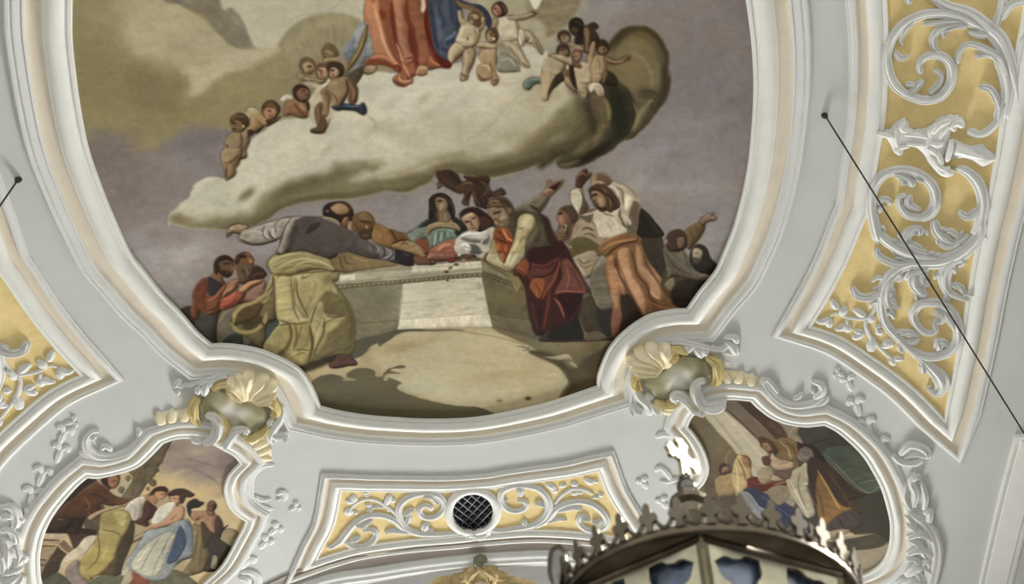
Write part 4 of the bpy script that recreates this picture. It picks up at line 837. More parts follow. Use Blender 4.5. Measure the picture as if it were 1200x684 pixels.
def paint_upper_detail(F):
    """second sitting on the robe, the blue mantle and the cherubs."""
    f, l, b = F.f, F.l, F.blob
    keep = F.sat
    F.sat = .76

    def g(s, col, soft=1.2, vol=.2, vr=4, a=1.0):
        f(s, col, vol, vr, soft=soft, a=a, edge=.15)
    S1, S2, S3 = (180, 162, 136), (150, 128, 102), (104, 84, 66)
    # robe
    F.crop = 'u3'
    g('190 -400 196 30 186 90 200 180 240 330 266 410 200 452 182 490 210 500 300 490 360 502 420 540 460 552 500 588 520 580 570 570 582 510 640 492 680 520 760 510 830 516 830 470 760 440 716 396 690 320 680 200 660 60 650 -400', (150, 92, 66), 1.4)
    g('196 -60 240 20 290 -20 300 60 310 160 330 240 350 330 370 420 300 420 260 400 236 320 200 180 186 90', (178, 122, 92), 3); g('300 -80 380 0 390 80 400 200 420 300 450 380 470 460 430 500 400 440 360 330 330 220 310 120', (140, 88, 64), 2.4)
    g('396 -80 480 -40 470 60 480 200 490 300 520 400 560 450 540 480 480 470 440 400 420 300 410 180 396 60', (174, 122, 96), 2.2); g('530 -80 600 -60 610 60 640 160 670 260 680 380 660 480 590 500 590 400 570 280 556 160 540 60', (148, 94, 68), 2); g('636 -80 656 20 672 180 690 330 720 400 770 440 830 470 826 512 760 508 700 440 660 340 640 200 630 80', (116, 52, 38), 2)
    g('720 400 780 440 836 476 824 514 780 510 740 470', (96, 38, 30), 2)
    l('250 40 290 180 320 300 370 420 440 500', 3, (206, 164, 134), .8, 1.6); l('300 60 318 130 330 90', 4, (112, 58, 42), .85, 1.4); l('384 20 396 160 420 320 470 440', 4, (98, 50, 38), .85, 1.5); l('500 -20 500 120 540 220 560 330 590 430', 5, (104, 54, 40), .85, 1.6); l('520 200 530 330 570 440 580 560', 4, (92, 46, 34), .8, 1.4)
    l('420 330 450 400 470 480', 1.8, (212, 170, 140), .7); l('390 330 410 420 440 480', 2.4, (122, 74, 54), .7); l('620 -20 628 40 620 90', 4, (216, 200, 180), .85, 1.2); l('644 80 650 220 690 340 720 400', 3, (84, 34, 26), .8); l('670 430 700 470 750 500', 2.6, (186, 118, 92), .8); l('350 200 370 300 400 380', 2, (116, 70, 52), .6)
    l('190 480 240 464 300 470 370 494 440 536', 3.4, (112, 62, 46), .8); l('230 440 290 424 350 440 420 490 460 520', 3, (184, 130, 102), .8); l('400 500 440 506 450 530 430 540', 3, (94, 52, 38), .9); l('480 450 540 440 560 460 500 490', 2.4, (100, 56, 42), .8); l('470 480 510 560 530 600', 2, (196, 146, 118), .7)
    g('390 606 420 572 440 560 470 552 484 590 520 600 548 590 546 626 500 656 450 652', (150, 98, 72)); l('440 570 450 610 500 620 540 612', 2, (196, 152, 122), .8); l('392 610 450 640 500 656', 1.6, (98, 58, 42), .9); l('500 600 530 590', 2, (92, 52, 38), .8)
    g('164 530 190 508 240 496 262 520 246 550 200 566', (172, 148, 124)); l('168 540 200 562 244 554', 1.6, (96, 74, 56), .9); l('196 520 212 544', 1, (110, 86, 66), .8); l('180 520 196 550', 1, (110, 86, 66), .8)
    g('572 560 584 512 620 500 660 520 658 556 630 572 590 572', (176, 146, 118)); l('574 562 610 574 656 560', 1.4, (96, 66, 50), .9)
    for q in ('596 530 592 564', '612 530 610 568', '628 530 628 568', '642 530 644 562'): l(q, .9, (110, 80, 60), .8)
    # mantle
    g('660 -300 860 -300 870 60 868 180 872 300 830 380 810 460 760 430 716 380 692 300 680 160 664 40', (76, 84, 104), 1.4); g('700 60 780 40 800 180 780 300 740 340 700 240', (92, 102, 122), 4); l('680 20 700 160 720 300 740 380', 4, (50, 54, 70), .8, 2); l('760 -40 750 80 780 160 770 220', 4, (54, 60, 78), .75, 2); l('800 330 840 310 870 290', 3, (48, 54, 72), .8, 1.6); l('790 300 850 270 876 240', 3, (110, 120, 138), .7, 1.6); l('830 -40 840 80 860 180', 4, (54, 58, 74), .7, 2); l('770 370 810 390', 3, (50, 54, 72), .7)
    g('186 190 120 230 60 330 0 410 -60 560 0 620 40 560 120 560 160 500 190 440 250 410 226 300', (140, 148, 156), 1.4); g('100 270 60 330 10 420 60 470 110 420 90 350', (112, 122, 138), 3); l('200 250 190 330 180 420', 2.4, (104, 112, 126), .7, 1.5); l('60 380 90 400 100 360', 2, (88, 98, 116), .7)
    l('196 190 170 300 130 400 80 480 30 540 -20 600', 6, (112, 94, 66), 1, 1.1); l('188 220 160 320 120 410 70 480', 2, (150, 132, 98), .8); l('204 190 180 310 140 410 90 490 40 550', 1.2, (66, 54, 38), .9)
    # cherubs on the right of the robe
    F.crop = 'u4'
    g('420 420 470 410 520 450 580 530 560 548 460 546 430 500', (134, 136, 122)); l('440 460 500 450 550 500', 2, (166, 166, 150), .7); g('400 330 470 330 510 400 480 420 420 400', (130, 122, 98), 3, a=.7)
    g('560 240 620 226 670 246 710 310 760 400 744 412 700 370 650 310 620 316 600 350 580 330', (152, 138, 114)); l('620 240 670 290 650 320', 2.4, (182, 168, 144), .8); l('700 320 740 390', 1.4, (96, 80, 62), .8)
    g('430 160 470 130 520 130 550 170 570 250 566 300 520 330 560 370 600 420 640 480 656 516 610 510 580 480 530 400 480 350 440 290 416 220', (184, 174, 152)); g('416 210 440 150 480 130 540 150 560 220 566 290 500 300 440 270', (194, 186, 166), 2); l('450 310 520 310 566 296', 1.5, (120, 104, 82), .8); l('500 350 560 430 600 490', 1.8, (130, 112, 88), .8); l('544 140 570 220 572 300', 3, (124, 108, 86), .7); l('600 480 650 512', 2.4, (120, 98, 76), .8)
    g('490 130 560 116 640 104 700 84 716 96 680 116 620 144 560 156 500 150', (162, 146, 120)); l('560 152 640 136 700 108', 1.6, (98, 80, 62), .85); l('676 90 704 100', 2, (72, 54, 42), .8); g('370 190 390 140 410 140 420 170 400 210', S2)
    g('576 230 604 240 610 300 590 350 570 320', (206, 200, 184)); l('586 240 596 330', 1.2, (150, 140, 120), .8)
    g('366 60 390 26 440 18 484 50 486 100 450 124 410 126 376 100', (70, 50, 38)); g('374 70 400 34 430 60 440 100 410 124 384 104', (172, 126, 100)); l('392 60 400 70', 1.6, (80, 46, 36), .9); l('410 92 426 84', 1.6, (120, 62, 50), .9); l('440 30 470 60 470 100', 2, (104, 80, 60), .7)
    g('130 200 170 170 220 190 268 210 260 290 240 330 200 352 140 346 92 310 110 250', (186, 172, 146)); l('92 316 150 356 220 350', 1.6, (116, 98, 74), .85); l('180 284 184 304', 1.8, (104, 82, 60), .9); l('230 210 250 280 236 330', 3, (134, 114, 88), .7); l('150 200 130 260 110 300', 3, (206, 194, 170), .6)
    g('104 80 134 90 150 140 176 170 146 184 120 140', (180, 164, 138)); l('134 92 154 150', 1.4, (106, 86, 66), .8); g('290 140 312 136 314 190 290 222 268 210', (172, 154, 126)); l('312 140 312 200', 1.6, (104, 84, 64), .8); g('250 150 290 170 270 210 230 190', (96, 76, 58), 2)
    g('196 124 204 100 250 96 280 120 280 160 240 160 210 150', (96, 78, 58)); g('202 116 230 104 262 120 262 146 226 152 204 138', (174, 150, 124)); l('206 130 222 128', 1.6, (78, 50, 40), .9); l('214 146 230 146', 1.4, (126, 72, 58), .8)
    g('36 400 60 350 100 326 140 350 130 390 90 430 66 480 36 450', (186, 172, 146)); l('60 480 100 430 140 390', 2, (114, 94, 70), .8); g('150 400 180 372 216 366 238 410 226 460 196 520 184 590 150 614 134 590 146 520', (158, 140, 112)); l('170 390 170 470 150 560', 2.6, (188, 172, 144), .7); l('236 420 220 480 190 560', 2, (98, 78, 58), .8); l('136 560 160 580 186 570', 1.4, (90, 70, 52), .8)
    g('276 320 340 326 396 334 390 370 330 366 270 350', (174, 156, 128)); l('276 356 330 368 386 370', 1.5, (102, 80, 60), .9)
    g('272 420 300 380 380 370 400 400 392 470 370 490 300 486 276 456', (172, 146, 116)); g('256 530 280 490 330 480 366 500 380 560 366 600 300 612 262 590', (160, 136, 106)); l('290 500 330 500 360 540', 2, (196, 176, 146), .7); l('262 560 290 600 360 604', 1.6, (96, 74, 56), .8); g('350 470 392 470 400 540 412 610 400 640 374 636 376 570', (162, 128, 100)); l('352 480 376 560', 1.6, (104, 74, 56), .8); l('374 610 410 612', 1.4, (96, 68, 50), .8)
    g('316 250 340 212 390 208 412 250 410 300 390 322 350 320 322 290', (88, 70, 52)); g('326 262 350 234 372 262 390 284 388 308 350 318 328 290', (160, 136, 108)); l('350 240 366 270 388 282', 1.8, (88, 66, 50), .7); l('376 292 386 296', 2, (208, 190, 162), .9); l('350 262 362 266', 1.4, (78, 56, 42), .9)
    l('92 10 160 40 260 66 320 110 344 170', 3, (112, 92, 62), .8); l('230 30 300 70 340 130 350 200', 4.5, (54, 54, 70), .9)
    # cherub cluster
    F.crop = 'u5'
    g('416 440 460 446 494 490 490 530 440 520 400 500', (64, 52, 41))
    g('256 130 300 120 340 160 372 214 330 220 300 270 296 310 262 300 258 250 214 260', (68, 54, 42)); l('300 120 330 108 352 126 330 140', 4, (62, 48, 38), .9); g('262 140 290 134 304 170 300 240 296 300 272 290 272 220', (134, 108, 82)); g('200 260 216 190 250 160 256 200 230 270', (52, 41, 32)); l('230 250 260 300', 4, (84, 62, 48), .8)
    g('158 100 186 68 236 70 262 104 258 150 230 176 196 182 168 150', (50, 40, 31)); g('174 138 200 130 226 150 218 176 194 180', (84, 66, 51)); l('190 92 220 90 244 110', 1.6, (74, 60, 46), .7)
    g('160 240 210 250 250 266 256 290 210 290 170 270', (158, 136, 110)); g('80 190 104 160 150 160 172 190 168 226 140 240 100 226', (72, 56, 44)); g('104 196 130 178 160 196 158 228 130 238 108 222', (154, 132, 106)); l('112 190 150 184', 1.6, (76, 58, 46), .8); l('120 206 132 206', 1.2, (70, 50, 40), .9)
    g('316 250 336 226 344 250 334 310 322 380 296 392 290 330 306 290', (164, 140, 112)); l('344 250 334 320 322 376', 1.4, (94, 74, 56), .8)
    g('-20 370 20 340 60 340 106 370 110 420 80 460 40 470 -10 440', (178, 166, 142)); g('-30 450 30 444 70 490 40 520 20 570 0 640 -40 620', (170, 152, 126)); l('70 470 40 530 10 600', 2, (86, 66, 50), .8)
    g('70 470 120 450 124 500 60 530 20 590 30 540', (60, 52, 42)); g('66 290 90 256 140 254 168 290 164 330 130 340 84 320', (74, 56, 43)); g('86 300 110 278 146 286 152 318 120 332 92 322', (138, 112, 88)); l('96 292 140 286', 1.6, (66, 48, 38), .8)
    g('40 330 80 316 140 334 186 360 180 396 130 380 80 356', (174, 158, 132)); g('180 360 220 370 256 404 246 430 214 416 184 396', (116, 88, 70)); l('60 346 130 376 180 396', 1.5, (92, 72, 54), .8)
    g('180 310 210 288 246 310 250 350 220 370 190 350', (126, 88, 68)); g('196 320 224 306 240 330 236 356 210 362', (160, 124, 100)); l('204 330 216 330', 1.3, (80, 52, 42), .9)
    g('124 440 160 440 156 480 180 520 196 556 160 530 130 500', (156, 134, 108)); g('160 400 190 400 200 470 220 560 190 540 160 470', (56, 44, 34)); g('120 430 156 426 160 460 130 472', (124, 92, 74))
    g('194 410 240 420 260 390 300 380 322 420 326 470 310 520 290 530 270 570 278 620 240 590 222 560 216 490', (180, 166, 140)); l('300 390 316 450 300 520', 3, (134, 114, 90), .7); l('230 510 270 520 300 510', 1.6, (118, 98, 76), .8); l('222 560 270 600', 1.4, (104, 84, 64), .7)
    g('316 380 344 330 400 330 416 380 414 430 380 462 330 462', (162, 142, 114)); l('400 340 416 400 400 450', 3, (108, 86, 66), .8); l('360 350 372 380 372 420', 1.4, (116, 94, 72), .7); g('400 326 430 340 480 362 540 352 580 328 586 350 556 370 500 386 440 374 404 350', (122, 98, 76)); l('420 352 480 372 540 362', 1.6, (160, 136, 108), .7); l('556 346 582 336', 1.6, (70, 52, 40), .8)
    g('344 260 370 224 414 222 438 256 434 300 402 320 360 310', (66, 50, 39)); g('366 280 390 258 424 276 426 300 398 320 372 308', (138, 108, 84)); l('396 280 410 284', 1.6, (66, 48, 38), .9); l('400 300 412 304', 1.4, (92, 58, 46), .8)
    g('326 462 384 462 370 512 330 510', (164, 142, 114)); g('392 462 426 440 424 480 400 520', (128, 104, 82)); g('296 550 310 524 350 516 390 540 400 590 370 606 344 580 330 560 310 588', (194, 186, 168)); g('340 540 376 536 396 590 366 604 346 576', (184, 164, 138)); g('320 540 336 548 322 580 302 580', (210, 205, 192))
    # left cherubs
    F.crop = 'u1'
    g('300 600 350 480 300 380 240 330 170 320 150 340 220 360 180 480 190 560', (188, 180, 158), 3, .05); g('440 270 556 210 500 330 496 400 470 330', (92, 84, 66))
    g('150 290 250 300 236 312 170 310 140 290', (150, 132, 106)); g('110 270 126 258 150 290 140 310 116 300', (146, 126, 98)); g('296 160 360 148 410 156 440 200 436 240 410 210 340 186 290 190', (156, 136, 108)); l('300 188 360 186 420 220', 1.5, (92, 74, 54), .8)
    g('262 110 284 80 334 76 372 104 376 140 330 152 290 154 270 136', (106, 88, 66)); g('286 118 310 104 346 120 350 144 306 152', (152, 128, 100)); l('292 122 310 140', 1.6, (84, 64, 46), .8)
    g('116 200 140 166 190 162 222 190 222 230 196 256 150 252 122 230', (104, 88, 66)); g('140 206 170 184 206 200 214 230 190 250 156 250', (162, 140, 112)); l('176 216 200 214', 2.4, (66, 50, 38), .9); l('180 240 196 240', 1.4, (110, 70, 56), .8)
    g('228 230 244 194 296 190 320 220 318 270 284 300 250 290', (98, 80, 60)); g('240 246 260 222 300 226 312 268 280 294 252 282', (176, 148, 124)); l('250 240 272 244', 2, (80, 56, 44), .9); l('268 254 262 270', 1.6, (96, 64, 52), .8); l('262 282 280 280', 1.4, (118, 64, 54), .8)
    g('300 220 320 190 380 184 414 214 416 260 380 294 336 292 312 260', (72, 54, 41)); g('322 244 344 220 374 236 380 268 352 292 326 276', (182, 156, 130)); l('330 242 350 240', 2, (74, 50, 40), .9); l('336 256 340 270 350 268', 1.4, (110, 78, 62), .8); l('340 282 354 280', 1.5, (120, 66, 54), .8)
    g('424 310 450 290 486 330 504 390 492 450 466 470 446 440 452 370', (112, 86, 66)); l('450 320 480 380 474 440', 2.6, (142, 114, 88), .7)
    g('300 380 330 310 380 290 424 290 438 330 438 390 400 450 376 484 340 480 330 420', (150, 128, 100)); l('430 300 440 380 400 450', 1.6, (76, 58, 44), .85); l('330 390 360 420 380 460', 1.6, (98, 78, 58), .8); l('340 330 380 320', 2, (176, 154, 124), .7)
    g('258 390 280 366 316 368 330 400 326 450 316 520 300 552 268 550 262 520 276 470', (142, 118, 92)); l('300 380 318 430 310 500', 3, (102, 80, 60), .7); l('264 400 276 450', 2.4, (172, 148, 118), .7); l('270 540 300 548', 1.6, (84, 62, 46), .8)
    g('218 500 240 460 266 450 276 480 266 530 290 552 300 590 286 640 290 656 250 662 196 650 206 634 240 620 226 570', (104, 82, 62)); l('240 480 244 540 240 600', 3, (132, 106, 80), .7); l('200 646 250 656 286 650', 1.6, (58, 42, 32), .9)
    g('330 480 370 480 410 464 450 462 510 470 546 458 570 510 550 536 510 510 450 500 390 500 350 500', (54, 62, 82)); l('410 476 470 480 530 480', 1.6, (98, 108, 126), .8); l('540 470 556 520', 1.6, (34, 38, 54), .8)
    g('16 540 34 460 80 430 120 450 160 470 182 510 160 550 110 552 60 536', (146, 108, 80)); l('80 460 130 520 156 540', 1.8, (90, 62, 46), .85); l('120 460 156 510', 2.6, (174, 136, 106), .7); g('164 450 186 460 186 510 170 500', (60, 44, 36)); g('72 380 96 344 150 340 184 372 190 410 170 440 130 452 96 436', (60, 45, 36)); g('100 392 130 362 176 372 188 410 166 436 120 440', (128, 92, 72)); l('130 378 160 374', 1.6, (70, 48, 38), .85); l('160 400 180 406', 1.6, (88, 50, 42), .85)
    g('0 430 24 406 60 420 74 434 40 440 20 446', (206, 202, 188))
    F.crop = 'u2'
    g('250 150 280 110 330 120 370 150 330 160 280 190', (170, 158, 124), 1.4); g('276 220 300 160 340 140 380 170 410 200 404 236 370 236 340 260 300 290 256 270', (170, 142, 108)); l('340 190 360 230 400 240', 1.8, (104, 78, 56), .85); l('320 170 330 230 300 280', 2, (132, 104, 76), .7); g('400 200 460 190 520 170 460 200 420 226', (86, 56, 44)); g('260 280 300 276 310 300 280 320 256 340', (74, 58, 46))
    g('366 100 384 66 440 50 490 70 512 110 500 150 460 180 420 190 384 160', (86, 66, 48)); g('384 130 410 100 470 110 480 150 450 182 410 190 390 160', (176, 132, 104)); l('420 124 440 132', 2, (78, 52, 40), .9); l('446 150 450 166', 1.4, (120, 76, 60), .8); l('424 164 440 170', 1.5, (120, 58, 50), .85); l('400 90 440 80 480 110', 2.4, (116, 92, 66), .7)
    g('130 210 140 170 190 150 250 160 276 200 270 246 240 256 232 280 180 290 150 262', (82, 64, 47)); g('136 222 180 200 216 220 232 262 200 290 160 276 142 250', (124, 100, 76)); l('140 190 180 166 240 176', 2.2, (112, 92, 66), .7); l('150 222 166 220', 2, (50, 38, 30), .9); l('152 262 170 266', 1.6, (74, 44, 36), .9); l('226 240 232 250', 2, (190, 164, 130), .9); l('136 230 144 252 156 252', 1.2, (150, 122, 94), .7)
    g('110 320 150 294 210 294 230 330 214 400 150 420 96 408 90 370', (148, 128, 100)); l('106 384 108 404', 2, (84, 64, 48), .85); l('210 310 214 380 190 410', 2.4, (104, 84, 64), .7); g('214 300 240 286 262 310 250 350 220 410 206 420 222 360', (156, 136, 108)); l('214 300 222 360 206 420', 1.6, (82, 64, 48), .85)
    g('66 470 100 420 160 410 200 420 196 460 160 500 110 530 76 510', (152, 132, 104)); g('80 520 120 520 180 480 210 440 190 500 160 580 140 630 96 656 92 600', (124, 104, 80)); l('110 524 160 500 196 456', 1.8, (84, 66, 48), .85); l('96 560 100 640', 1.6, (78, 60, 46), .7); l('130 540 120 620', 2, (146, 124, 96), .7)
    # dark flying putti
    F.crop = 'u6'
    D = (66, 50, 39)
    g('140 120 190 60 330 50 420 130 470 190 500 240 440 330 500 370 480 382 380 350 280 290 200 230', D, 1.4); g('180 220 236 250 190 300 148 308 160 250', (96, 76, 62)); g('400 290 500 220 600 196 660 240 668 320 620 400 590 440 600 540 500 510 524 440 520 370 440 372', (82, 61, 46), 1.4); l('500 250 600 220 650 250', 2, (122, 96, 74), .7); l('540 470 580 420 640 340', 1.8, (48, 35, 27), .8)
    g('530 130 620 150 820 150 880 180 850 240 872 300 850 360 900 380 1020 340 1060 310 1106 390 1030 400 920 430 850 420 850 520 800 580 700 540 680 440 640 400 680 320 640 220', D, 1.4); l('740 200 840 260 850 330 780 420', 3, (96, 72, 54), .7); l('660 360 720 470 760 540', 3, (94, 72, 56), .7); l('700 400 740 480 800 570', 1.6, (40, 29, 22), .8); l('920 380 1000 380 1060 350', 2.4, (92, 68, 52), .7); l('200 120 300 220 400 300', 3, (86, 66, 50), .6); l('340 80 420 180 450 250', 2.4, (46, 34, 27), .7)
    # bald heads over the tomb
    F.crop = 'u7'
    g('66 150 80 110 130 76 210 66 290 90 340 150 346 210 320 250 290 300 250 290 220 250 170 210 100 194 70 200', (50, 38, 30)); g('130 120 200 74 270 90 306 130 300 164 240 180 170 160', (150, 122, 90)); g('150 130 210 90 270 110 260 150 200 160', (166, 138, 104), 2); g('236 250 270 210 300 206 310 250 280 296 246 280', (118, 80, 60)); l('250 250 270 216 290 214', 1.8, (160, 120, 92), .85); g('70 200 120 204 180 230 216 280 170 250 110 230', (150, 132, 114)); l('96 150 120 150', 2, (150, 130, 110), .7); g('300 260 330 240 360 290 330 330 296 310', (150, 130, 108))
    g('330 250 350 190 420 152 490 160 540 220 540 280 500 330 540 390 500 410 440 390 400 350 340 330', (104, 80, 56)); g('390 190 450 160 500 190 520 240 470 250 420 230', (126, 102, 74), 2); l('400 240 460 246 520 260', 2.4, (58, 44, 32), .85); l('466 280 470 310', 2.2, (168, 140, 108), .85); l('430 320 480 330', 1.6, (58, 40, 30), .85); g('400 350 440 310 500 330 520 380 480 400', (72, 56, 42)); l('350 260 380 300 400 340', 2.4, (76, 58, 42), .7); l('440 370 480 374', 2, (120, 100, 76), .6)
    g('540 270 600 290 670 320 700 380 716 440 680 470 560 440 520 400', (140, 108, 66)); g('670 316 760 340 840 380 880 430 820 420 740 430 710 400', (122, 90, 52)); g('700 470 740 440 820 420 900 430 960 480 1010 570 900 540 800 500', (160, 134, 94)); l('690 320 730 390 740 420', 2.6, (74, 50, 30), .85); l('706 452 770 420 840 414', 3, (66, 44, 28), .85); l('780 460 820 440 850 460', 2, (84, 58, 36), .8); l('600 300 620 380 600 430', 2, (112, 84, 50), .7)
    g('200 560 240 520 330 540 450 580 600 600 760 640 600 670 240 700', (124, 106, 74)); l('220 560 230 620 250 684', 2.4, (88, 70, 46), .8); l('260 560 280 620 340 640', 2.2, (92, 74, 48), .8); l('330 560 420 600 500 610', 1.8, (152, 134, 98), .6)
    l('250 390 232 440 250 480 300 524', 2, (158, 148, 146), .85); l('290 340 250 390 260 460', 1.4, (78, 68, 66), .8); l('380 420 350 470 340 506', 1.8, (146, 138, 136), .8); l('300 420 320 450 330 500', 2.2, (70, 62, 62), .7); l('560 470 580 500 570 530', 1.8, (150, 142, 140), .75); l('600 590 680 560 690 520 640 490', 2, (150, 142, 140), .8); l('620 480 640 520 620 560', 1.8, (66, 58, 58), .8); l('720 510 730 560 690 600', 2, (146, 138, 136), .75)
    g('736 506 800 510 880 540 916 580 890 640 820 646 740 610', (48, 41, 43)); l('800 540 870 560', 2, (92, 84, 84), .6); g('900 570 960 570 1040 600 1040 640 960 640 910 610', (112, 80, 60))
    F.sat = keep
LEFT = ['p 102 556 90 566 73.5 584 60 602 50 622 45 642 44 660 47 684 60 712 90 738 130 750 175 742 212 716 238 684 259 664 270 647 279 630 286 617 289 608',
        'p 289 608 280 602 271 593 266 583 264 572 267 560 273 551 283 541',
        'p 283 541 276 532 262 524 245 515 230 511 208 511 190 516.5',
        'p 190 516.5 174 533 159 545 135 553 114 557 102 556']
RIGHT = ['p 966.5 495 982 503 1000 518 1014 533 1024 549 1034 568 1041 590 1045.6 614 1043 642 1031 662 1007 675 976 680 940 678 900 668 866 650 838 622 822 596 815 573',
         'p 815 573 824 563 829 550 828 538 822 523 813 509 804 499',
         'p 804 499 809 487 820 476 835 468 854 465 881 467',
         'p 881 467 890 476 905 487 923 494 944 497 966.5 495']


def paint_left():
    mp, _ = outline(LEFT)
    F = Fresco(mp[:, 0].min() - .05, mp[:, 1].min() - .05, mp[:, 0].max() + .05, mp[:, 1].max() + .05, .012, (176, 158, 124), 5)
    F.sat = .62
    f, l, b, hd = F.f, F.l, F.blob, F.head
    F.crop = 'd'
    f('-200 0 760 0 760 700 560 660 420 600 300 560 60 470 -60 420', (136, 124, 114), 0, soft=14, rough=20)
    b('600 360 560 440', 12, 8, (104, 92, 88), .7, 10); b('330 330 500 560', 14, 5, (160, 148, 130), .6, 10); b('120 300 300 440', 18, 5, (122, 110, 102), .6, 15); b('180 490', 12, 4, (176, 160, 132), .6)
    b('100 580 400 640', 24, 10, (184, 162, 120), .6)
    l('260 380 380 410 480 440', 3, (108, 98, 92), .6, 2); l('300 460 400 500 520 580', 3, (112, 102, 96), .6, 2)
    F.crop = 'a'
    f('480 372 690 350 860 300 820 420 740 560 560 640 400 620', (162, 148, 122), 0, soft=2)
    f('200 700 240 600 480 370 560 378 540 430 400 560', (52, 44, 38), 0, soft=1.2)
    f('1050 110 1150 80 1060 280 980 400 900 520 860 560 740 570 800 470 850 380 880 290 960 210', (98, 88, 70), .25, 5)
    for x, y, r in ((840, 350, 36), (880, 420, 30), (800, 400, 24), (1000, 360, 30), (1020, 280, 26), (750, 490, 30), (980, 430, 20), (920, 300, 30), (960, 480, 18)):
        f([x - r, y, x - r * .3, y - r, x + r * .8, y - r * .5, x + r * .5, y + r * .3, x, y + r], (106, 96, 74), .3, 3)
    l('1040 140 960 280 900 420', 1.4, (70, 62, 50), .6)
    # balustrade
    F.crop = 'b'
    f('60 260 160 266 330 280 330 320 120 330 60 330', (172, 156, 134), .1, 4, smooth=False); f('60 330 270 332 275 372 60 366', (160, 146, 122), .1, 4, smooth=False); f('60 382 230 394 180 480 60 480', (138, 122, 100), .1, 4, smooth=False); f('60 484 170 492 165 524 60 520', (130, 114, 92), .1, 4, smooth=False)
    f('60 528 160 534 100 700 60 700', (132, 120, 98), .1, 4, smooth=False)
    for q in ('60 332 270 336', '60 376 250 384', '60 484 172 490', '60 526 166 530'):
        l(q, 2.2, (70, 50, 40), .9, .7)
    f('330 280 380 420 330 450 250 380 180 480 100 640 110 700 260 700 240 600 330 470 400 400 560 300 560 260 430 240', (72, 56, 42), .15, 5, smooth=False)
    f('300 330 390 420 350 452 258 372', (112, 92, 74), .1, 4, smooth=False)
    f('400 390 470 310 560 300 550 350 460 440 420 470 300 530 280 580 260 580 300 470', (178, 168, 148), .1, 4)
    f('560 300 780 100 1200 0 1200 700 500 700', (150, 136, 108), 0, soft=3); f('740 480 820 500 850 600 800 700 640 700 700 600', (164, 156, 138), .1, 5)
    f('500 700 560 620 700 610 830 620 820 700', (86, 92, 74), .2, 6)
    f('460 90 560 40 620 80 600 240 470 260', (100, 84, 64), .2, 5)
    f('430 240 560 262 560 290 440 280', (62, 42, 34), .1, 3)
    # man in brown leaning over the parapet
    f('140 270 200 150 290 60 400 40 460 130 440 230 400 290 320 280', (60, 44, 36), .35, 8)
    f('180 200 210 140 280 110 350 130 370 190 340 240 260 262 200 250', (70, 54, 42), .5, 8); b('275 165', 2.5, 2.5, (170, 150, 130), .8)
    l('300 60 360 50 420 80 440 130', 3, (120, 96, 72), .6, 1.4)
    F.crop = 'a'
    f('220 700 300 600 370 560 440 490 550 420 600 430 650 520 770 560 800 580 720 606 650 612 580 590 560 700', (96, 66, 48), .45, 9)
    F.folds(['400 550 470 530 560 560', '540 450 560 520 550 580', '600 520 680 570 760 580', '440 560 480 600 520 690'], (58, 38, 30), (134, 98, 72), 1.6, .7)
    l('560 578 640 604 720 602', 2, (54, 36, 28), .7)
    f('584 430 640 430 668 470 640 500 600 480', (120, 84, 64), .4, 4)
    hd(672, 418, 58, (136, 96, 72), (58, 40, 32), 25)
    f('560 400 620 380 640 370 600 440 590 460', (150, 134, 110), .2, 3)
    # woman in yellow bending
    F.crop = 'b'
    f('480 160 520 130 620 90 770 50 800 60 640 110 520 176', (172, 146, 112), .4, 4)
    f('780 180 830 170 850 240 790 330 740 420 750 580 720 610 560 610 520 640 640 460 720 340', (84, 72, 48), .3, 7)
    f('600 150 650 116 700 104 780 104 830 160 800 200 770 240 742 330 690 366 640 466 560 540 530 600 500 650 440 610 420 540 470 440 540 350 570 300 578 200', (158, 144, 88), .45, 10)
    F.folds(['570 280 640 290 700 350', '540 340 548 470', '480 450 470 540 540 580', '620 180 680 200 740 190', '560 420 600 460 570 540'], (98, 84, 48), (196, 184, 130), 1.8, .7)
    b('690 190', 3, 4, (186, 176, 120), .8); f('320 560 400 490 430 540 450 620 500 680 480 720 360 720 320 640', (128, 116, 112), .4, 6); f('60 700 160 640 260 590 350 700', (84, 88, 72), .2, 5)
    F.crop = 'c'
    f('100 240 180 160 270 136 300 180 260 230 250 300 200 336 160 320 140 270', (176, 164, 154), .45, 7); F.folds(['150 200 190 240 180 310', '220 160 230 230 210 310'], (118, 104, 98), (208, 198, 186), 1.4)
    f('270 180 320 200 360 240 340 290 290 330 300 380 220 360 176 336 240 310', (84, 50, 42), .45, 6); F.folds(['300 200 310 260 280 300'], (52, 28, 26), (120, 80, 66), 1.4)
    f('262 140 320 96 370 100 372 160 330 190 300 186', (150, 112, 86), .3, 4); hd(384, 112, 50, (164, 122, 92), (68, 46, 34), 35)
    # woman in the blue gown
    f('96 500 200 450 330 390 360 396 240 470 120 520', (170, 142, 110), .4, 4)
    f('300 400 480 368 560 320 610 330 640 440 640 600 560 640 480 700 440 760 300 780 180 720 90 690 180 570 240 470', (132, 142, 152), .4, 14)
    f('330 470 440 410 510 400 470 500 430 600 400 740 300 760 200 690 240 560', (174, 174, 158), .4, 8, soft=2)
    f('516 380 570 460 600 600 500 640 414 672 440 560 490 470', (72, 88, 122), .35, 7, soft=1.6); f('560 340 620 360 640 470 630 600 600 600 590 470', (98, 112, 140), .4, 6)
    F.folds(['520 380 460 500 420 640', '560 400 600 500 610 590', '340 460 400 500 440 500', '240 540 200 620 140 680', '320 540 280 640 250 720', '380 560 350 660 330 740'], (84, 94, 110), (192, 196, 190), 1.8, .7)
    f('310 340 340 290 400 230 470 190 490 210 440 280 380 340', (178, 180, 180), .35, 5)
    f('470 250 540 216 572 240 560 310 500 350 420 376 340 392 300 380 320 356 400 340 440 300', (182, 142, 118), .45, 6); l('470 250 510 270 530 300', 1.8, (110, 80, 62), .8); l('480 310 510 290 530 320', 1.4, (170, 96, 80), .7)
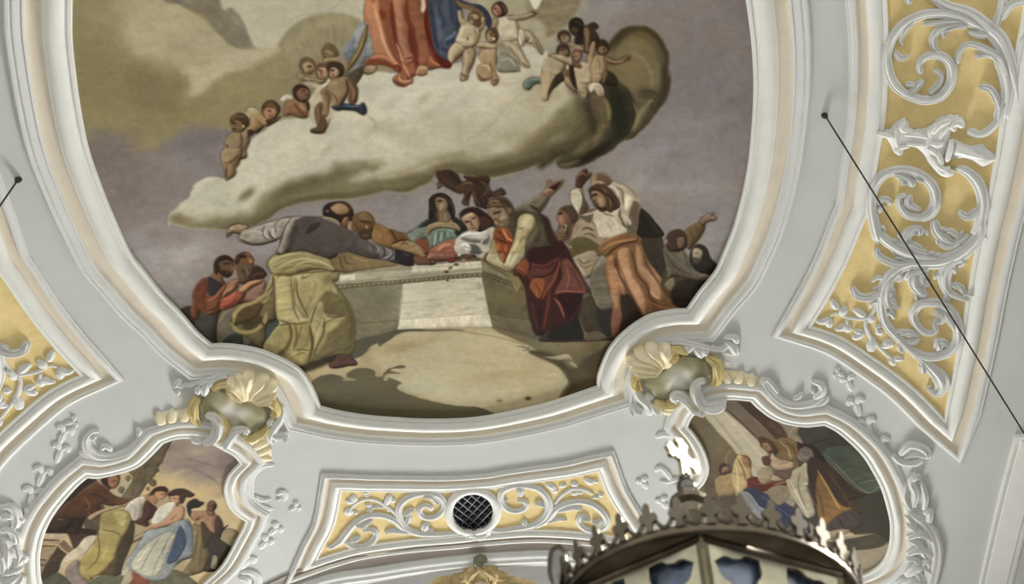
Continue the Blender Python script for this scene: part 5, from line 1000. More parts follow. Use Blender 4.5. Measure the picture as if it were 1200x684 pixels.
    f('460 130 520 130 560 140 540 190 500 230 490 190 470 180', (170, 128, 100), .4, 4); f('466 128 530 124 546 168 516 200 484 192 468 166', (176, 138, 112), .45, 4); l('476 150 490 152', 1.2, (80, 56, 44), .8); f('528 128 560 130 566 170 540 190', (74, 52, 40), .3, 3)
    f('436 122 470 96 510 82 560 82 590 104 650 126 620 146 570 140 520 130 470 138', (72, 52, 40), .4, 5); l('480 104 560 104', 1.2, (40, 28, 24), .7)
    f('600 190 630 168 660 160 690 180 726 190 690 222 650 230 620 240 610 220', (46, 40, 42), .35, 4); f('590 200 620 230 630 300 600 280', (50, 44, 50), .3, 4)
    # man and the donkey
    f('640 360 740 370 780 430 740 500 760 700 560 760 640 600', (124, 108, 68), .35, 8); F.folds(['680 400 660 520 640 640', '720 430 700 560 690 680'], (80, 66, 42), (158, 142, 98), 1.8)
    f('630 262 690 256 760 256 830 290 870 350 850 440 790 420 740 380 660 360 690 320 650 330 620 300', (152, 110, 84), .45, 7); F.folds(['800 300 790 360 820 400', '660 300 700 310 730 290'], (96, 62, 46), (184, 144, 112), 1.4)
    f('750 236 800 240 806 284 764 282', (130, 92, 70), .4, 4)
    hd(790, 214, 42, (112, 78, 60), (58, 40, 32), 170, bald=True); f('830 290 870 350 876 440 830 460 810 360', (78, 50, 42), .4, 5)
    f('870 400 940 390 1000 430 990 500 930 560 870 470', (140, 124, 92), .25, 6); l('880 400 950 398 1000 440', 1.2, (90, 74, 54), .7)
    f('740 500 790 430 830 420 900 370 915 364 870 420 860 470 920 520 950 560 880 640 850 720 720 720 760 600', (64, 52, 38), .3, 8)
    f('700 350 730 346 760 400 800 440 740 540 720 520', (74, 60, 44), .3, 5); l('820 420 880 390 914 366', 2.6, (46, 36, 28), .9); f('790 640 800 600 830 620 820 700 780 700', (150, 140, 118), .1, 4)
    F.crop = 'N'
    f('510 640 600 660 610 700 500 720', (138, 72, 50), .4, 5); f('600 640 660 626 720 640 780 700 600 700', (98, 98, 78), .35, 8); f('480 560 490 640 470 700 520 660', (160, 150, 130), .1, 4)
    F.crop = 'v2'
    F.sat = .8

    def g(s, col, soft=1.2, vol=.2, a=1.0):
        f(s, col, vol, 4, soft=soft, a=a, edge=.15)
    for x, y in ((452, 330), (470, 350), (500, 330), (520, 300), (532, 270), (512, 345), (440, 372), (480, 318), (462, 306)):
        g([x - 12, y, x - 3, y - 12, x + 10, y - 8, x + 13, y + 5, x, y + 12], (96, 88, 66))
    g('236 400 280 372 330 350 352 360 400 396 440 400 400 420 350 408 300 440 250 446 220 430', (92, 62, 44)); l('300 380 340 390 360 410', 1.6, (58, 38, 28), .8); l('280 390 300 420 290 440', 1.4, (130, 92, 66), .7)
    g('338 338 352 318 384 310 402 322 398 346 382 362 364 360 350 352', (56, 40, 32)); g('362 328 392 320 398 338 384 360 366 352', (142, 102, 76)); l('376 338 390 336', 1.2, (60, 40, 30), .9)
    g('500 384 520 360 552 356 564 370 548 380 524 376 510 400', (62, 44, 33)); g('522 374 552 374 552 392 536 402 520 394', (164, 126, 98)); l('538 382 550 382', 1.2, (80, 54, 40), .9); g('496 392 520 384 530 404 512 416', (150, 116, 90))
    g('560 384 590 366 620 364 650 382 626 390 590 386', (66, 49, 38)); g('574 390 602 388 604 408 584 414 572 402', (172, 134, 108)); l('578 396 590 396', 1.1, (76, 52, 40), .9); g('602 386 622 388 616 410 604 412', (74, 52, 40))
    g('506 474 528 432 566 410 590 414 568 452 530 484', (188, 186, 178)); g('556 466 588 424 614 436 604 468 560 484 506 500 496 488', (178, 138, 114)); l('570 470 592 450', 1.4, (110, 74, 58), .8)
    g('430 612 470 552 540 504 604 470 640 500 646 580 600 604 560 662 500 668 450 640', (132, 140, 148)); g('442 620 482 560 556 512 590 520 562 580 532 650 480 652', (178, 178, 164)); g('604 486 626 540 594 602 558 612 580 548', (70, 84, 114)); g('620 480 644 500 646 570 630 560', (104, 116, 136))
    for q in ('540 520 500 580 470 640', '560 540 530 600 510 650', '600 480 560 540 540 600'): l(q, 1.4, (98, 106, 116), .75)
    l('500 556 460 610', 1.4, (208, 206, 194), .7)
    g('340 450 400 432 430 446 436 480 400 540 380 600 330 650 280 660 268 620 310 560 340 500', (148, 135, 86), 1.4); g('380 440 426 448 420 490 396 480', (172, 160, 110), 2); l('340 500 390 510 410 530', 1.5, (92, 80, 46), .85); l('330 520 330 590 290 640', 1.8, (96, 84, 50), .8); l('360 560 340 600', 1.6, (178, 166, 116), .7)
    g('440 470 450 520 420 600 400 650 380 650 400 580 420 520', (66, 58, 40), 1.4)
    F.finish()
    return F


def paint_right():
    mp, _ = outline(RIGHT)
    F = Fresco(mp[:, 0].min() - .05, mp[:, 1].min() - .05, mp[:, 0].max() + .05, mp[:, 1].max() + .05, .012, (98, 88, 70), 6)
    F.sat = .62
    f, l, b, hd = F.f, F.l, F.blob, F.head
    F.crop = 'e'
    b('160 300 240 420', 22, 20, (112, 102, 82), .6, 40)
    f('560 660 400 440 180 190 200 150 310 100 420 200 640 430 660 560 640 760', (166, 158, 138), 0, soft=2); l('330 150 520 380 640 520', 3, (190, 182, 162), .6, 2.5); l('240 170 420 400 580 600', 3, (134, 126, 108), .6, 2.5)
    f('300 110 350 40 420 40 580 200 740 366 660 440 560 340 420 210', (104, 94, 82), 0, soft=1.6); l('340 120 480 250 600 370', 2.4, (66, 58, 50), .8, 1.2); l('420 60 560 200 720 350', 1.8, (142, 132, 116), .6, 1)
    f('400 30 560 30 700 160 780 250 830 340 740 366 620 250 500 140', (70, 56, 44), 0, soft=1.6); b('700 250 760 300', 6, 4, (96, 80, 62), .7, 45)
    f('680 160 800 210 960 240 900 290 830 350 780 260', (122, 114, 98), 0, soft=1.6)
    l('820 350 850 290 900 262', 1.6, (150, 142, 120), .8, .8); f('820 350 860 300 944 396 900 400', (140, 130, 116), .1, 3)
    f('900 290 960 236 1120 220 1400 380 1700 900 1800 1400 1300 1500 900 1100 900 600 940 400', (62, 58, 48), 0, soft=1.5)
    f('960 250 1100 240 1160 350 980 396 900 300', (74, 72, 62), .05, smooth=False); f('980 400 1160 356 1210 430 1100 500', (68, 66, 56), .05, smooth=False); l('980 398 1160 352', 1, (40, 36, 30), .8)
    F.crop = 'Pp'
    f('650 238 740 214 800 222 880 330 880 345 790 366', (86, 98, 86), .1, smooth=False); f('700 250 750 235 860 318 790 330', (104, 112, 98), .1, smooth=False, a=.7, soft=2); l('650 240 790 366 884 340', 1.4, (122, 126, 108), .8); l('770 330 868 316', 1.2, (126, 130, 110), .7); f('776 344 860 326 868 340 792 362', (112, 114, 96), .05, smooth=False)
    f('640 560 830 560 880 545 900 700 560 700 600 620', (142, 132, 112), 0, soft=2); f('620 540 800 515 838 560 660 570', (84, 78, 62), 0, soft=1.2); l('630 545 700 525 800 512', 3, (168, 156, 130), .8, 1); l('800 512 838 560', 1.4, (160, 150, 124), .6)
    f('640 520 700 500 760 510 760 540 640 550', (168, 156, 130), .1, soft=1.5); b('740 610', 20, 10, (150, 140, 120), .6)
    f('450 360 520 330 560 440 620 480 640 560 560 540', (128, 120, 100), 0, soft=1.6); f('500 390 545 366 560 410 530 420', (150, 142, 122), .1, 3)
    # attendants, left
    F.crop = 'e'
    f('180 690 260 660 330 640 400 640 380 760 420 900 200 900', (98, 82, 62), .3, 7); f('270 670 310 640 350 650 380 690 370 760 280 760', (162, 142, 108), .4, 6)
    hd(328, 596, 50, (132, 96, 70), (62, 42, 32), 40, beard=(70, 48, 36))
    f('392 580 420 500 460 478 510 500 530 600 540 700 500 760 420 800 390 700', (178, 158, 118), .45, 8); F.folds(['420 540 470 600 480 610', '410 590 450 620 500 600', '440 500 470 560', '460 620 440 700 420 760'], (104, 84, 56), (212, 196, 156), 1.8, .75)
    f('450 490 490 486 520 540 510 600 480 570', (96, 66, 48), .3, 4); f('476 530 500 540 508 570 490 586 476 560', (176, 140, 112), .4, 3)
    l('430 460 380 450 345 490 340 540 372 596', 1, (150, 140, 118), .7, .6)
    F.crop = 'Pp'
    f('400 330 430 320 460 336 530 322 540 340 480 352 420 362 396 370', (128, 44, 40), .4, 5); l('470 344 530 330', 2, (176, 130, 104), .8)
    f('372 372 400 352 440 366 520 400 600 462 606 500 590 520 500 480 440 440 420 420 400 410', (44, 54, 88), .4, 7); f('372 372 396 366 420 390 480 440 470 460 430 450 400 430 380 400', (140, 144, 160), .4, 5); F.folds(['400 380 430 420 470 450', '460 390 520 430 580 490'], (34, 40, 68), (90, 100, 134), 1.6)
    hd(280, 404, 17, (140, 108, 82), (62, 44, 34), 90); hd(356, 398, 18, (132, 104, 80), (68, 52, 38), 60); f('260 430 300 420 330 470 270 480', (112, 96, 74), .3, 4); f('330 420 390 420 400 460 330 470', (110, 90, 62), .3, 4)
    # priest
    f('600 250 640 250 700 300 760 350 800 376 770 390 760 400 790 440 720 450 680 470 640 400 600 330', (76, 58, 42), .35, 8)
    f('560 240 620 260 660 300 720 380 740 400 730 430 700 450 680 440 660 476 640 440 610 380 596 310', (112, 80, 48), .4, 8)
    f('604 300 622 290 660 360 700 400 704 440 664 470 650 430 640 380 620 340', (168, 128, 70), .4, 5); F.folds(['600 270 640 340 670 440', '620 270 670 340 710 410', '650 290 700 350 750 390'], (58, 40, 28), (176, 140, 86), 1.8, .75)
    f('660 470 740 424 790 460 780 490 700 520 690 530', (86, 66, 68), .35, 6); F.folds(['700 450 720 500', '740 440 760 480'], (52, 38, 42), (112, 90, 92), 1.6)
    F.crop = 'e'
    f('720 380 770 356 830 356 884 390 904 450 890 510 830 520 790 500 750 450', (146, 122, 82), .45, 7); F.folds(['770 370 830 430 850 510', '800 360 860 420 880 480', '740 400 780 450 800 490'], (88, 68, 44), (190, 168, 122), 1.6, .75)
    f('880 390 940 400 1020 450 1080 530 1050 570 1000 560 900 520', (46, 36, 32), .3, 5); f('890 480 930 420 980 424 1010 460 1000 540 950 550 900 520', (128, 118, 114), .45, 6); F.folds(['910 460 960 450 1000 470', '900 500 950 500 990 530'], (82, 72, 72), (170, 162, 154), 1.4)
    f('640 360 690 370 740 420 740 470 700 480 650 420', (96, 70, 50), .4, 5); hd(640, 396, 36, (150, 116, 88), (88, 70, 54), 120); hd(690, 420, 36, (158, 122, 94), (96, 72, 52), 120)
    hd(656, 526, 34, (110, 74, 56), (72, 44, 34), 60)
    f('690 480 710 470 730 520 790 550 816 540 820 520 846 530 850 570 820 600 760 600 700 560', (184, 164, 142), .45, 6)
    f('700 590 760 600 840 590 860 650 800 680 740 660', (120, 96, 86), .4, 5); F.folds(['740 600 760 660', '790 600 810 660'], (74, 54, 50), (160, 138, 124), 1.4)
    F.crop = 'Pp'
    f('530 330 560 316 580 280 600 268 620 320 612 346 600 350 620 400 628 446 600 456 580 430 560 390 540 360', (184, 176, 158), .4, 6); F.folds(['570 300 566 350 590 420', '600 290 604 330 590 346', '590 360 600 410 604 446'], (120, 110, 96), (214, 208, 192), 1.6, .75)
    f('470 300 500 280 530 300 520 330 480 330', (170, 152, 130), .35, 5); f('480 290 540 280 560 300 530 318 490 310', (112, 88, 76), .35, 4)
    F.crop = 'v1'
    F.sat = .8

    def g(s, col, soft=1.2, vol=.2, vr=4, a=1.0):
        f(s, col, vol, vr, soft=soft, a=a, edge=.15)
    g('186 336 214 318 246 316 252 370 230 392 196 388', (146, 126, 94)); g('190 392 300 390 330 430 330 470 180 470', (92, 78, 58), 3)
    g('244 304 262 256 288 246 306 276 302 320 292 352 262 392 246 352', (168, 150, 112)); l('262 262 280 300 290 340', 2, (96, 78, 52), .8); l('250 310 276 318 292 312', 1.6, (110, 92, 64), .8); l('256 280 262 330 262 380', 1.8, (204, 188, 148), .7); g('276 258 292 252 304 274 298 296 284 286', (140, 106, 82)); l('270 250 300 262 306 300', 2, (70, 50, 38), .8)
    g('294 332 330 324 352 350 430 334 444 344 356 372 310 366', (90, 36, 32)); l('380 350 436 338', 2, (166, 128, 104), .8); l('300 340 340 350', 2, (132, 66, 56), .7)
    g('282 370 322 364 362 400 424 430 492 480 504 514 450 504 400 464 340 424 300 412', (44, 52, 78)); g('270 380 300 376 334 420 374 462 350 472 300 432', (128, 132, 142)); l('330 380 400 430 470 480', 2, (86, 96, 124), .7); l('300 390 330 430 360 460', 1.6, (90, 96, 112), .8); l('350 400 420 450 480 500', 2.4, (26, 32, 54), .7)
    g('330 300 370 290 380 320 350 350 330 330', (150, 136, 114)); g('360 372 410 350 440 380 400 420', (136, 126, 106))
    g('424 332 468 290 500 298 512 340 496 362 516 430 500 462 480 440 450 400', (172, 164, 146)); l('470 310 466 360 490 430', 2, (110, 100, 84), .8); l('440 340 470 400 496 450', 1.6, (204, 198, 182), .7); l('490 300 500 340 480 350', 1.8, (206, 200, 184), .8); l('500 360 510 420', 1.6, (120, 110, 94), .7)
    g('384 294 420 288 444 300 436 330 400 326', (104, 84, 74)); l('390 300 430 310', 1.4, (60, 46, 40), .8); g('366 262 384 256 410 268 440 268 446 292 400 300 376 290', (172, 150, 126)); l('400 280 430 276', 1.2, (110, 88, 68), .8); g('342 262 356 254 372 264 368 282 350 284', (92, 64, 50))
    g('332 196 352 190 384 214 392 240 366 244 342 222', (80, 60, 44)); g('344 214 362 210 376 232 366 242 350 232', (146, 114, 88)); l('350 222 362 222', 1.2, (70, 48, 36), .8)
    g('384 204 424 192 462 214 466 250 446 272 414 264 400 238', (118, 98, 66)); l('400 204 430 230 440 264', 2, (164, 144, 102), .8); l('420 200 450 230 456 262', 1.6, (78, 60, 38), .8); l('390 214 410 240', 1.6, (84, 66, 42), .8)
    g('464 214 520 222 556 270 530 290 480 262', (48, 38, 32)); g('468 234 490 222 512 236 516 262 496 276 472 262', (112, 103, 98)); l('476 240 506 246', 1.4, (76, 68, 64), .8); l('478 256 506 262', 1.4, (152, 144, 134), .7)
    g('500 262 560 282 650 366 690 384 640 402 604 452 552 484 528 430 500 350', (66, 50, 36), 1.6); g('528 320 560 360 610 420 644 430 600 452 556 486 530 440', (132, 100, 56)); l('528 300 570 370 606 436', 3, (166, 134, 84), .8); l('520 340 540 400 552 460', 2.4, (86, 62, 38), .8); l('560 300 610 370 640 420', 2, (92, 70, 48), .7); l('590 320 640 370 680 386', 2, (46, 34, 26), .7)
    g('566 482 642 434 684 480 622 500 590 524', (70, 60, 61)); l('600 460 620 500', 1.6, (44, 36, 38), .8); l('630 444 656 484', 1.6, (96, 84, 84), .6)
    g('552 244 664 228 744 350 684 370', (78, 87, 76), 1.2, .1); l('552 244 684 370 748 352', 1.4, (116, 122, 104), .8); l('664 230 744 350', 1, (58, 64, 56), .8); l('668 346 736 330', 1.4, (112, 118, 100), .7)
    g('486 550 640 524 720 514 760 540 720 562 560 570', (78, 71, 56), 1.4, .1); l('488 552 600 534 716 514', 2.6, (158, 148, 124), .9); g('540 520 600 500 640 506 600 524 560 536', (146, 136, 114), 1.4)
    F.finish()
    return F
# ================================================================ building in Blender
import bpy, bmesh
from mathutils import Vector, Matrix

COL = bpy.context.scene.collection
rnd = random.Random(7)


def tag(o, label=None, cat=None, group=None, kind=None):
    if label: o['label'] = label
    if cat: o['category'] = cat
    if group: o['group'] = group
    if kind: o['kind'] = kind
    return o


def surf(x, y, h=0.0):
    """point h metres below the plaster of the vault, measured square to it."""
    x = np.asarray(x, float); y = np.asarray(y, float); h = np.asarray(h, float)
    g = -2 * CURV * (x - AXIS)
    k = 1 / np.sqrt(1 + g * g)
    return np.stack([x + g * k * h, y + 0 * x, vault_z(x) - k * h], -1)


def flip(P):
    """the same place on the other side of the crown line."""
    Q = np.array(P, float)
    Q[:, 0] = 2 * AXIS - Q[:, 0]
    return Q[::-1].copy()


def lin(c):
    c = np.asarray(c, float) / 255
    return np.where(c <= .04045, c / 12.92, ((c + .055) / 1.055) ** 2.4)


GAIN = 1.19


def alb(r, g, b):
    v = np.clip(lin((r, g, b)) * GAIN, 0, .92)
    return (float(v[0]), float(v[1]), float(v[2]), 1)


# ---------------------------------------------------------------- materials
def new_mat(name):
    m = bpy.data.materials.new(name)
    m.use_nodes = True
    nt = m.node_tree
    b = nt.nodes['Principled BSDF']
    return m, nt, b


def plaster(name, c, var=.05, rough=.85, scale=1.3, bump=.15, c2=None, spec=.15):
    m, nt, b = new_mat(name)
    N = nt.nodes.new; L = nt.links.new
    tc = N('ShaderNodeTexCoord')
    n1 = N('ShaderNodeTexNoise'); n1.inputs['Scale'].default_value = scale; n1.inputs['Detail'].default_value = 8; n1.inputs['Roughness'].default_value = .62
    L(tc.outputs['Object'], n1.inputs['Vector'])
    cr = N('ShaderNodeValToRGB')
    cr.color_ramp.elements[0].position = .3; cr.color_ramp.elements[1].position = .7
    d = c2 or tuple(v * (1 - var * 1.6) for v in c[:3]) + (1,)
    cr.color_ramp.elements[0].color = d
    cr.color_ramp.elements[1].color = tuple(min(.95, v * (1 + var * .6)) for v in c[:3]) + (1,)
    L(n1.outputs['Fac'], cr.inputs['Fac']); L(cr.outputs['Color'], b.inputs['Base Color'])
    n2 = N('ShaderNodeTexNoise'); n2.inputs['Scale'].default_value = 26; n2.inputs['Detail'].default_value = 5
    L(tc.outputs['Object'], n2.inputs['Vector'])
    bp = N('ShaderNodeBump'); bp.inputs['Strength'].default_value = bump; bp.inputs['Distance'].default_value = .02
    L(n2.outputs['Fac'], bp.inputs['Height']); L(bp.outputs['Normal'], b.inputs['Normal'])
    b.inputs['Roughness'].default_value = rough
    b.inputs['Specular IOR Level'].default_value = spec
    return m


def metal(name, c, rough=.3, spot=.3, c2=None):
    m, nt, b = new_mat(name)
    N = nt.nodes.new; L = nt.links.new
    tc = N('ShaderNodeTexCoord'); n = N('ShaderNodeTexNoise'); n.inputs['Scale'].default_value = 22; n.inputs['Detail'].default_value = 6
    L(tc.outputs['Object'], n.inputs['Vector'])
    cr = N('ShaderNodeValToRGB'); cr.color_ramp.elements[0].position = .35; cr.color_ramp.elements[1].position = .65
    cr.color_ramp.elements[0].color = c2 or (c[0] * (1 - spot), c[1] * (1 - spot), c[2] * (1 - spot), 1)
    cr.color_ramp.elements[1].color = tuple(c[:3]) + (1,)
    L(n.outputs['Fac'], cr.inputs['Fac']); L(cr.outputs['Color'], b.inputs['Base Color'])
    b.inputs['Metallic'].default_value = 1; b.inputs['Roughness'].default_value = rough
    return m


def painted(name):
    m, nt, b = new_mat(name)
    N = nt.nodes.new; L = nt.links.new
    a = N('ShaderNodeVertexColor'); a.layer_name = 'pigment'
    tc = N('ShaderNodeTexCoord'); n = N('ShaderNodeTexNoise'); n.inputs['Scale'].default_value = 9; n.inputs['Detail'].default_value = 9; n.inputs['Roughness'].default_value = .7
    L(tc.outputs['Object'], n.inputs['Vector'])
    mx = N('ShaderNodeMix'); mx.data_type = 'RGBA'; mx.blend_type = 'OVERLAY'; mx.inputs['Factor'].default_value = .12
    L(a.outputs['Color'], mx.inputs[6]); L(n.outputs['Fac'], mx.inputs[7]); L(mx.outputs[2], b.inputs['Base Color'])
    b.inputs['Roughness'].default_value = .8; b.inputs['Specular IOR Level'].default_value = .12
    return m


M = {
    'wall': plaster('grey_lime_plaster', alb(186, 188, 185), .035, bump=.12, scale=.9),
    'white': plaster('white_stucco', alb(203, 204, 201), .03, scale=4, bump=.1),
    'bright': plaster('bright_white_stucco', alb(216, 216, 211), .03, scale=4, bump=.1),
    'beige': plaster('rose_beige_stucco', alb(207, 198, 181), .05, scale=3, bump=.08),
    'cream': plaster('cream_stucco', alb(224, 217, 194), .05, scale=5, bump=.1, c2=alb(214, 200, 158)),
    'ochre': plaster('ochre_ground', alb(216, 195, 142), .07, scale=3.2, bump=.22, c2=alb(199, 177, 121)),
    'ochre_relief': plaster('ochre_stucco', alb(206, 191, 144), .06, scale=6, bump=.1, c2=alb(188, 170, 116)),
    'olive': plaster('olive_ground', alb(168, 166, 140), .06, scale=4, bump=.15, c2=alb(146, 143, 112)),
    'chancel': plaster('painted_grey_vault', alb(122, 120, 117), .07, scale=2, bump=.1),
    'chancel_gold': plaster('gilded_cream_stucco', alb(184, 166, 124), .08, scale=7, bump=.1, c2=alb(146, 126, 86)),
    'leafgreen': plaster('painted_green_leaf', alb(112, 114, 96), .08, scale=6),
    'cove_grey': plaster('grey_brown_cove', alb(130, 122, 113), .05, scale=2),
    'shade_brass': metal('shaded_brass', (.003, .0025, .002), .8, .4),  # near-black base colour puts the shade under the crown dish into the brass
    'floor': plaster('limestone_floor', (.42, .40, .37, 1), .1, scale=.8),
    'fresco': painted('fresco_pigment'),
    'iron': metal('black_iron', (.03, .03, .035), .6),
    'rope': plaster('dark_wire', (.05, .045, .04, 1), .1, scale=30),
    'dark': plaster('dark_void', (.004, .004, .005, 1), .1),
    'brass': metal('tarnished_brass', (.13, .105, .072), .34, .55, c2=(.08, .062, .042, 1)),
    'gilt': metal('gilt_brass', (.38, .345, .24), .28, .4),
    'gilt_bright': metal('polished_gilt', (.52, .47, .33), .45, .1),
}


def glass_blue():
    m, nt, b = new_mat('blue_cathedral_glass')
    N = nt.nodes.new; L = nt.links.new
    tc = N('ShaderNodeTexCoord'); n = N('ShaderNodeTexNoise'); n.inputs['Scale'].default_value = 30; n.inputs['Detail'].default_value = 3
    L(tc.outputs['Object'], n.inputs['Vector'])
    cr = N('ShaderNodeValToRGB'); cr.color_ramp.elements[0].position = .35; cr.color_ramp.elements[1].position = .7
    cr.color_ramp.elements[0].color = (.03, .045, .08, 1); cr.color_ramp.elements[1].color = (.13, .18, .27, 1)
    L(n.outputs['Fac'], cr.inputs['Fac']); L(cr.outputs['Color'], b.inputs['Base Color'])
    b.inputs['Roughness'].default_value = .3; b.inputs['Specular IOR Level'].default_value = .25; b.inputs['Transmission Weight'].default_value = .2; b.inputs['Coat Weight'].default_value = .1
    return m


M['glass'] = glass_blue()


# ---------------------------------------------------------------- mesh helpers
def mk(name, verts, faces, mat, parent=None, smooth=True, origin=None):
    V = np.asarray(verts, float)
    o0 = None
    if parent is not None:
        o0 = parent['_o'] if '_o' in parent.keys() else (0, 0, 0)
        o0 = np.array(list(o0))
    elif origin is not None:
        o0 = np.array(origin, float)
    if o0 is None:
        o0 = V.mean(0)
    V = V - o0
    me = bpy.data.meshes.new(name)
    if isinstance(faces, np.ndarray) and faces.ndim == 2:
        k = faces.shape[1]
        me.vertices.add(len(V)); me.vertices.foreach_set('co', V.astype(np.float32).ravel())
        me.loops.add(faces.size); me.loops.foreach_set('vertex_index', faces.astype(np.int32).ravel())
        me.polygons.add(len(faces)); me.polygons.foreach_set('loop_start', np.arange(0, faces.size, k, dtype=np.int32))
        me.polygons.foreach_set('loop_total', np.full(len(faces), k, dtype=np.int32))
        me.update(calc_edges=True); me.validate()
    else:
        me.from_pydata([tuple(v) for v in V], [], [tuple(int(i) for i in f) for f in faces])
        me.update()
    if smooth:
        me.polygons.foreach_set('use_smooth', np.ones(len(me.polygons), dtype=bool))
    me.materials.append(mat)
    ob = bpy.data.objects.new(name, me)
    COL.objects.link(ob)
    if parent is not None:
        ob.parent = parent
    else:
        ob.location = tuple(o0)
    return ob


def thing(name, at, label, cat, group=None):
    o = bpy.data.objects.new(name, None)
    o.empty_display_size = .2
    COL.objects.link(o)
    o.location = tuple(float(v) for v in at)
    o['_o'] = [float(v) for v in at]
    tag(o, label, cat, group)
    ROOTS.append(o)
    return o


ROOTS = []


class Buf:
    """collects geometry for one mesh."""
    def __init__(self):
        self.v = []; self.f = []

    def add(self, V, F):
        n = len(self.v)
        self.v.extend([tuple(p) for p in V])
        self.f.extend([tuple(int(i) + n for i in q) for q in F])
        return self

    def build(self, name, mat, parent=None, smooth=True):
        return mk(name, self.v, self.f, mat, parent, smooth)


def poly_inside(P, X, Y):
    r = np.zeros(X.shape, bool)
    for (ax, ay), (bx, by) in zip(P, np.roll(P, -1, 0)):
        if ay != by:
            r ^= ((ay > Y) != (by > Y)) & (X < (bx - ax) * (Y - ay) / (by - ay) + ax)
    return r


def sheet(P, sp, h, grow=0.0, hfun=None):
    """a sheet lying on the vault, cut to the outline P: vertices, quads and the x,y of every vertex."""
    x0, y0 = P.min(0) - sp; x1, y1 = P.max(0) + sp
    nx, ny = int((x1 - x0) / sp) + 2, int((y1 - y0) / sp) + 2
    Y, X = np.mgrid[0:ny, 0:nx]
    X = x0 + X * sp; Y = y0 + Y * sp
    m = poly_inside(P, X, Y)
    if grow:
        k = max(1, int(grow / sp))
        g = m.copy()
        for _ in range(k):
            g2 = g.copy(); g2[1:] |= g[:-1]; g2[:-1] |= g[1:]; g2[:, 1:] |= g[:, :-1]; g2[:, :-1] |= g[:, 1:]
            g = g2
        m = g
    idx = -np.ones(X.shape, int); idx[m] = np.arange(m.sum())
    q = m[:-1, :-1] & m[1:, :-1] & m[:-1, 1:] & m[1:, 1:]
    F = np.stack([idx[:-1, :-1][q], idx[1:, :-1][q], idx[1:, 1:][q], idx[:-1, 1:][q]], 1)
    xs, ys = X[m], Y[m]
    hh = h if hfun is None else hfun(xs, ys)
    return surf(xs, ys, hh), F, xs, ys


def fresco_sheet(name, F, P, parent, h=.008):
    V, Q, xs, ys = sheet(P, F.sp, h, grow=.03)
    o = mk(name, V, Q, M['fresco'], parent)
    # bilinear colour from the painting
    fi = np.clip((ys - F.y0) / F.sp, 0, F.h - 1.001); fj = np.clip((xs - F.x0) / F.sp, 0, F.w - 1.001)
    i, j = fi.astype(int), fj.astype(int); a, b_ = (fi - i)[:, None], (fj - j)[:, None]
    I = F.img
    c = (I[i, j] * (1 - b_) + I[i, j + 1] * b_) * (1 - a) + (I[i + 1, j] * (1 - b_) + I[i + 1, j + 1] * b_) * a
    c = np.clip(lin(np.clip(c, 0, 255)) * GAIN * FRESCO_GAIN, 0, .95)
    at = o.data.color_attributes.new('pigment', 'FLOAT_COLOR', 'POINT')
    out = np.ones((len(xs), 4), np.float32); out[:, :3] = c
    at.data.foreach_set('color', out.ravel())
    return o


FRESCO_GAIN = 1.0


def offset_dirs(P, closed):
    P = np.asarray(P, float)
    if closed:
        a = P - np.roll(P, 1, 0); b = np.roll(P, -1, 0) - P
    else:
        a = np.diff(P, axis=0, prepend=2 * P[:1] - P[1:2]); b = np.diff(P, axis=0, append=2 * P[-1:] - P[-2:-1])
    na = a / (np.linalg.norm(a, axis=1)[:, None] + 1e-9); nb = b / (np.linalg.norm(b, axis=1)[:, None] + 1e-9)
    n1 = np.stack([na[:, 1], -na[:, 0]], 1); n2 = np.stack([nb[:, 1], -nb[:, 0]], 1)
    m = n1 + n2
    m /= (np.linalg.norm(m, axis=1)[:, None] + 1e-9)
    k = 1 / np.clip((m * n1).sum(1), .45, 1)
    return m * k[:, None]


def sweep(P, prof, closed, side=1):
    """carry the profile [(distance outwards, depth below plaster)] along the path P on the vault."""
    D = offset_dirs(P, closed) * side
    n, k = len(P), len(prof)
    V = []
    for d, h in prof:
        Q = P + D * d
        V.append(surf(Q[:, 0], Q[:, 1], np.full(n, h)))
    V = np.stack(V, 1).reshape(-1, 3)
    F = []
    for i in range(n if closed else n - 1):
        j = (i + 1) % n
        for s in range(k - 1):
            F.append((i * k + s, j * k + s, j * k + s + 1, i * k + s + 1))
    if not closed:
        F.append(tuple(range(k))); F.append(tuple((n - 1) * k + s for s in reversed(range(k))))
    return V, F


def moulding(P, bands, parent, closed=True, side=1):
    for name, mat, prof, hard in bands:
        V, F = sweep(P, prof, closed, side)
        o = mk(name, V, F, M[mat], parent, smooth=True)
        o.data.set_sharp_from_angle(angle=math.radians(40))


def signed_area(P):
    x, y = P[:, 0], P[:, 1]
    return .5 * (x * np.roll(y, -1) - np.roll(x, -1) * y).sum()


def outward(P):
    return 1 if signed_area(P) > 0 else -1


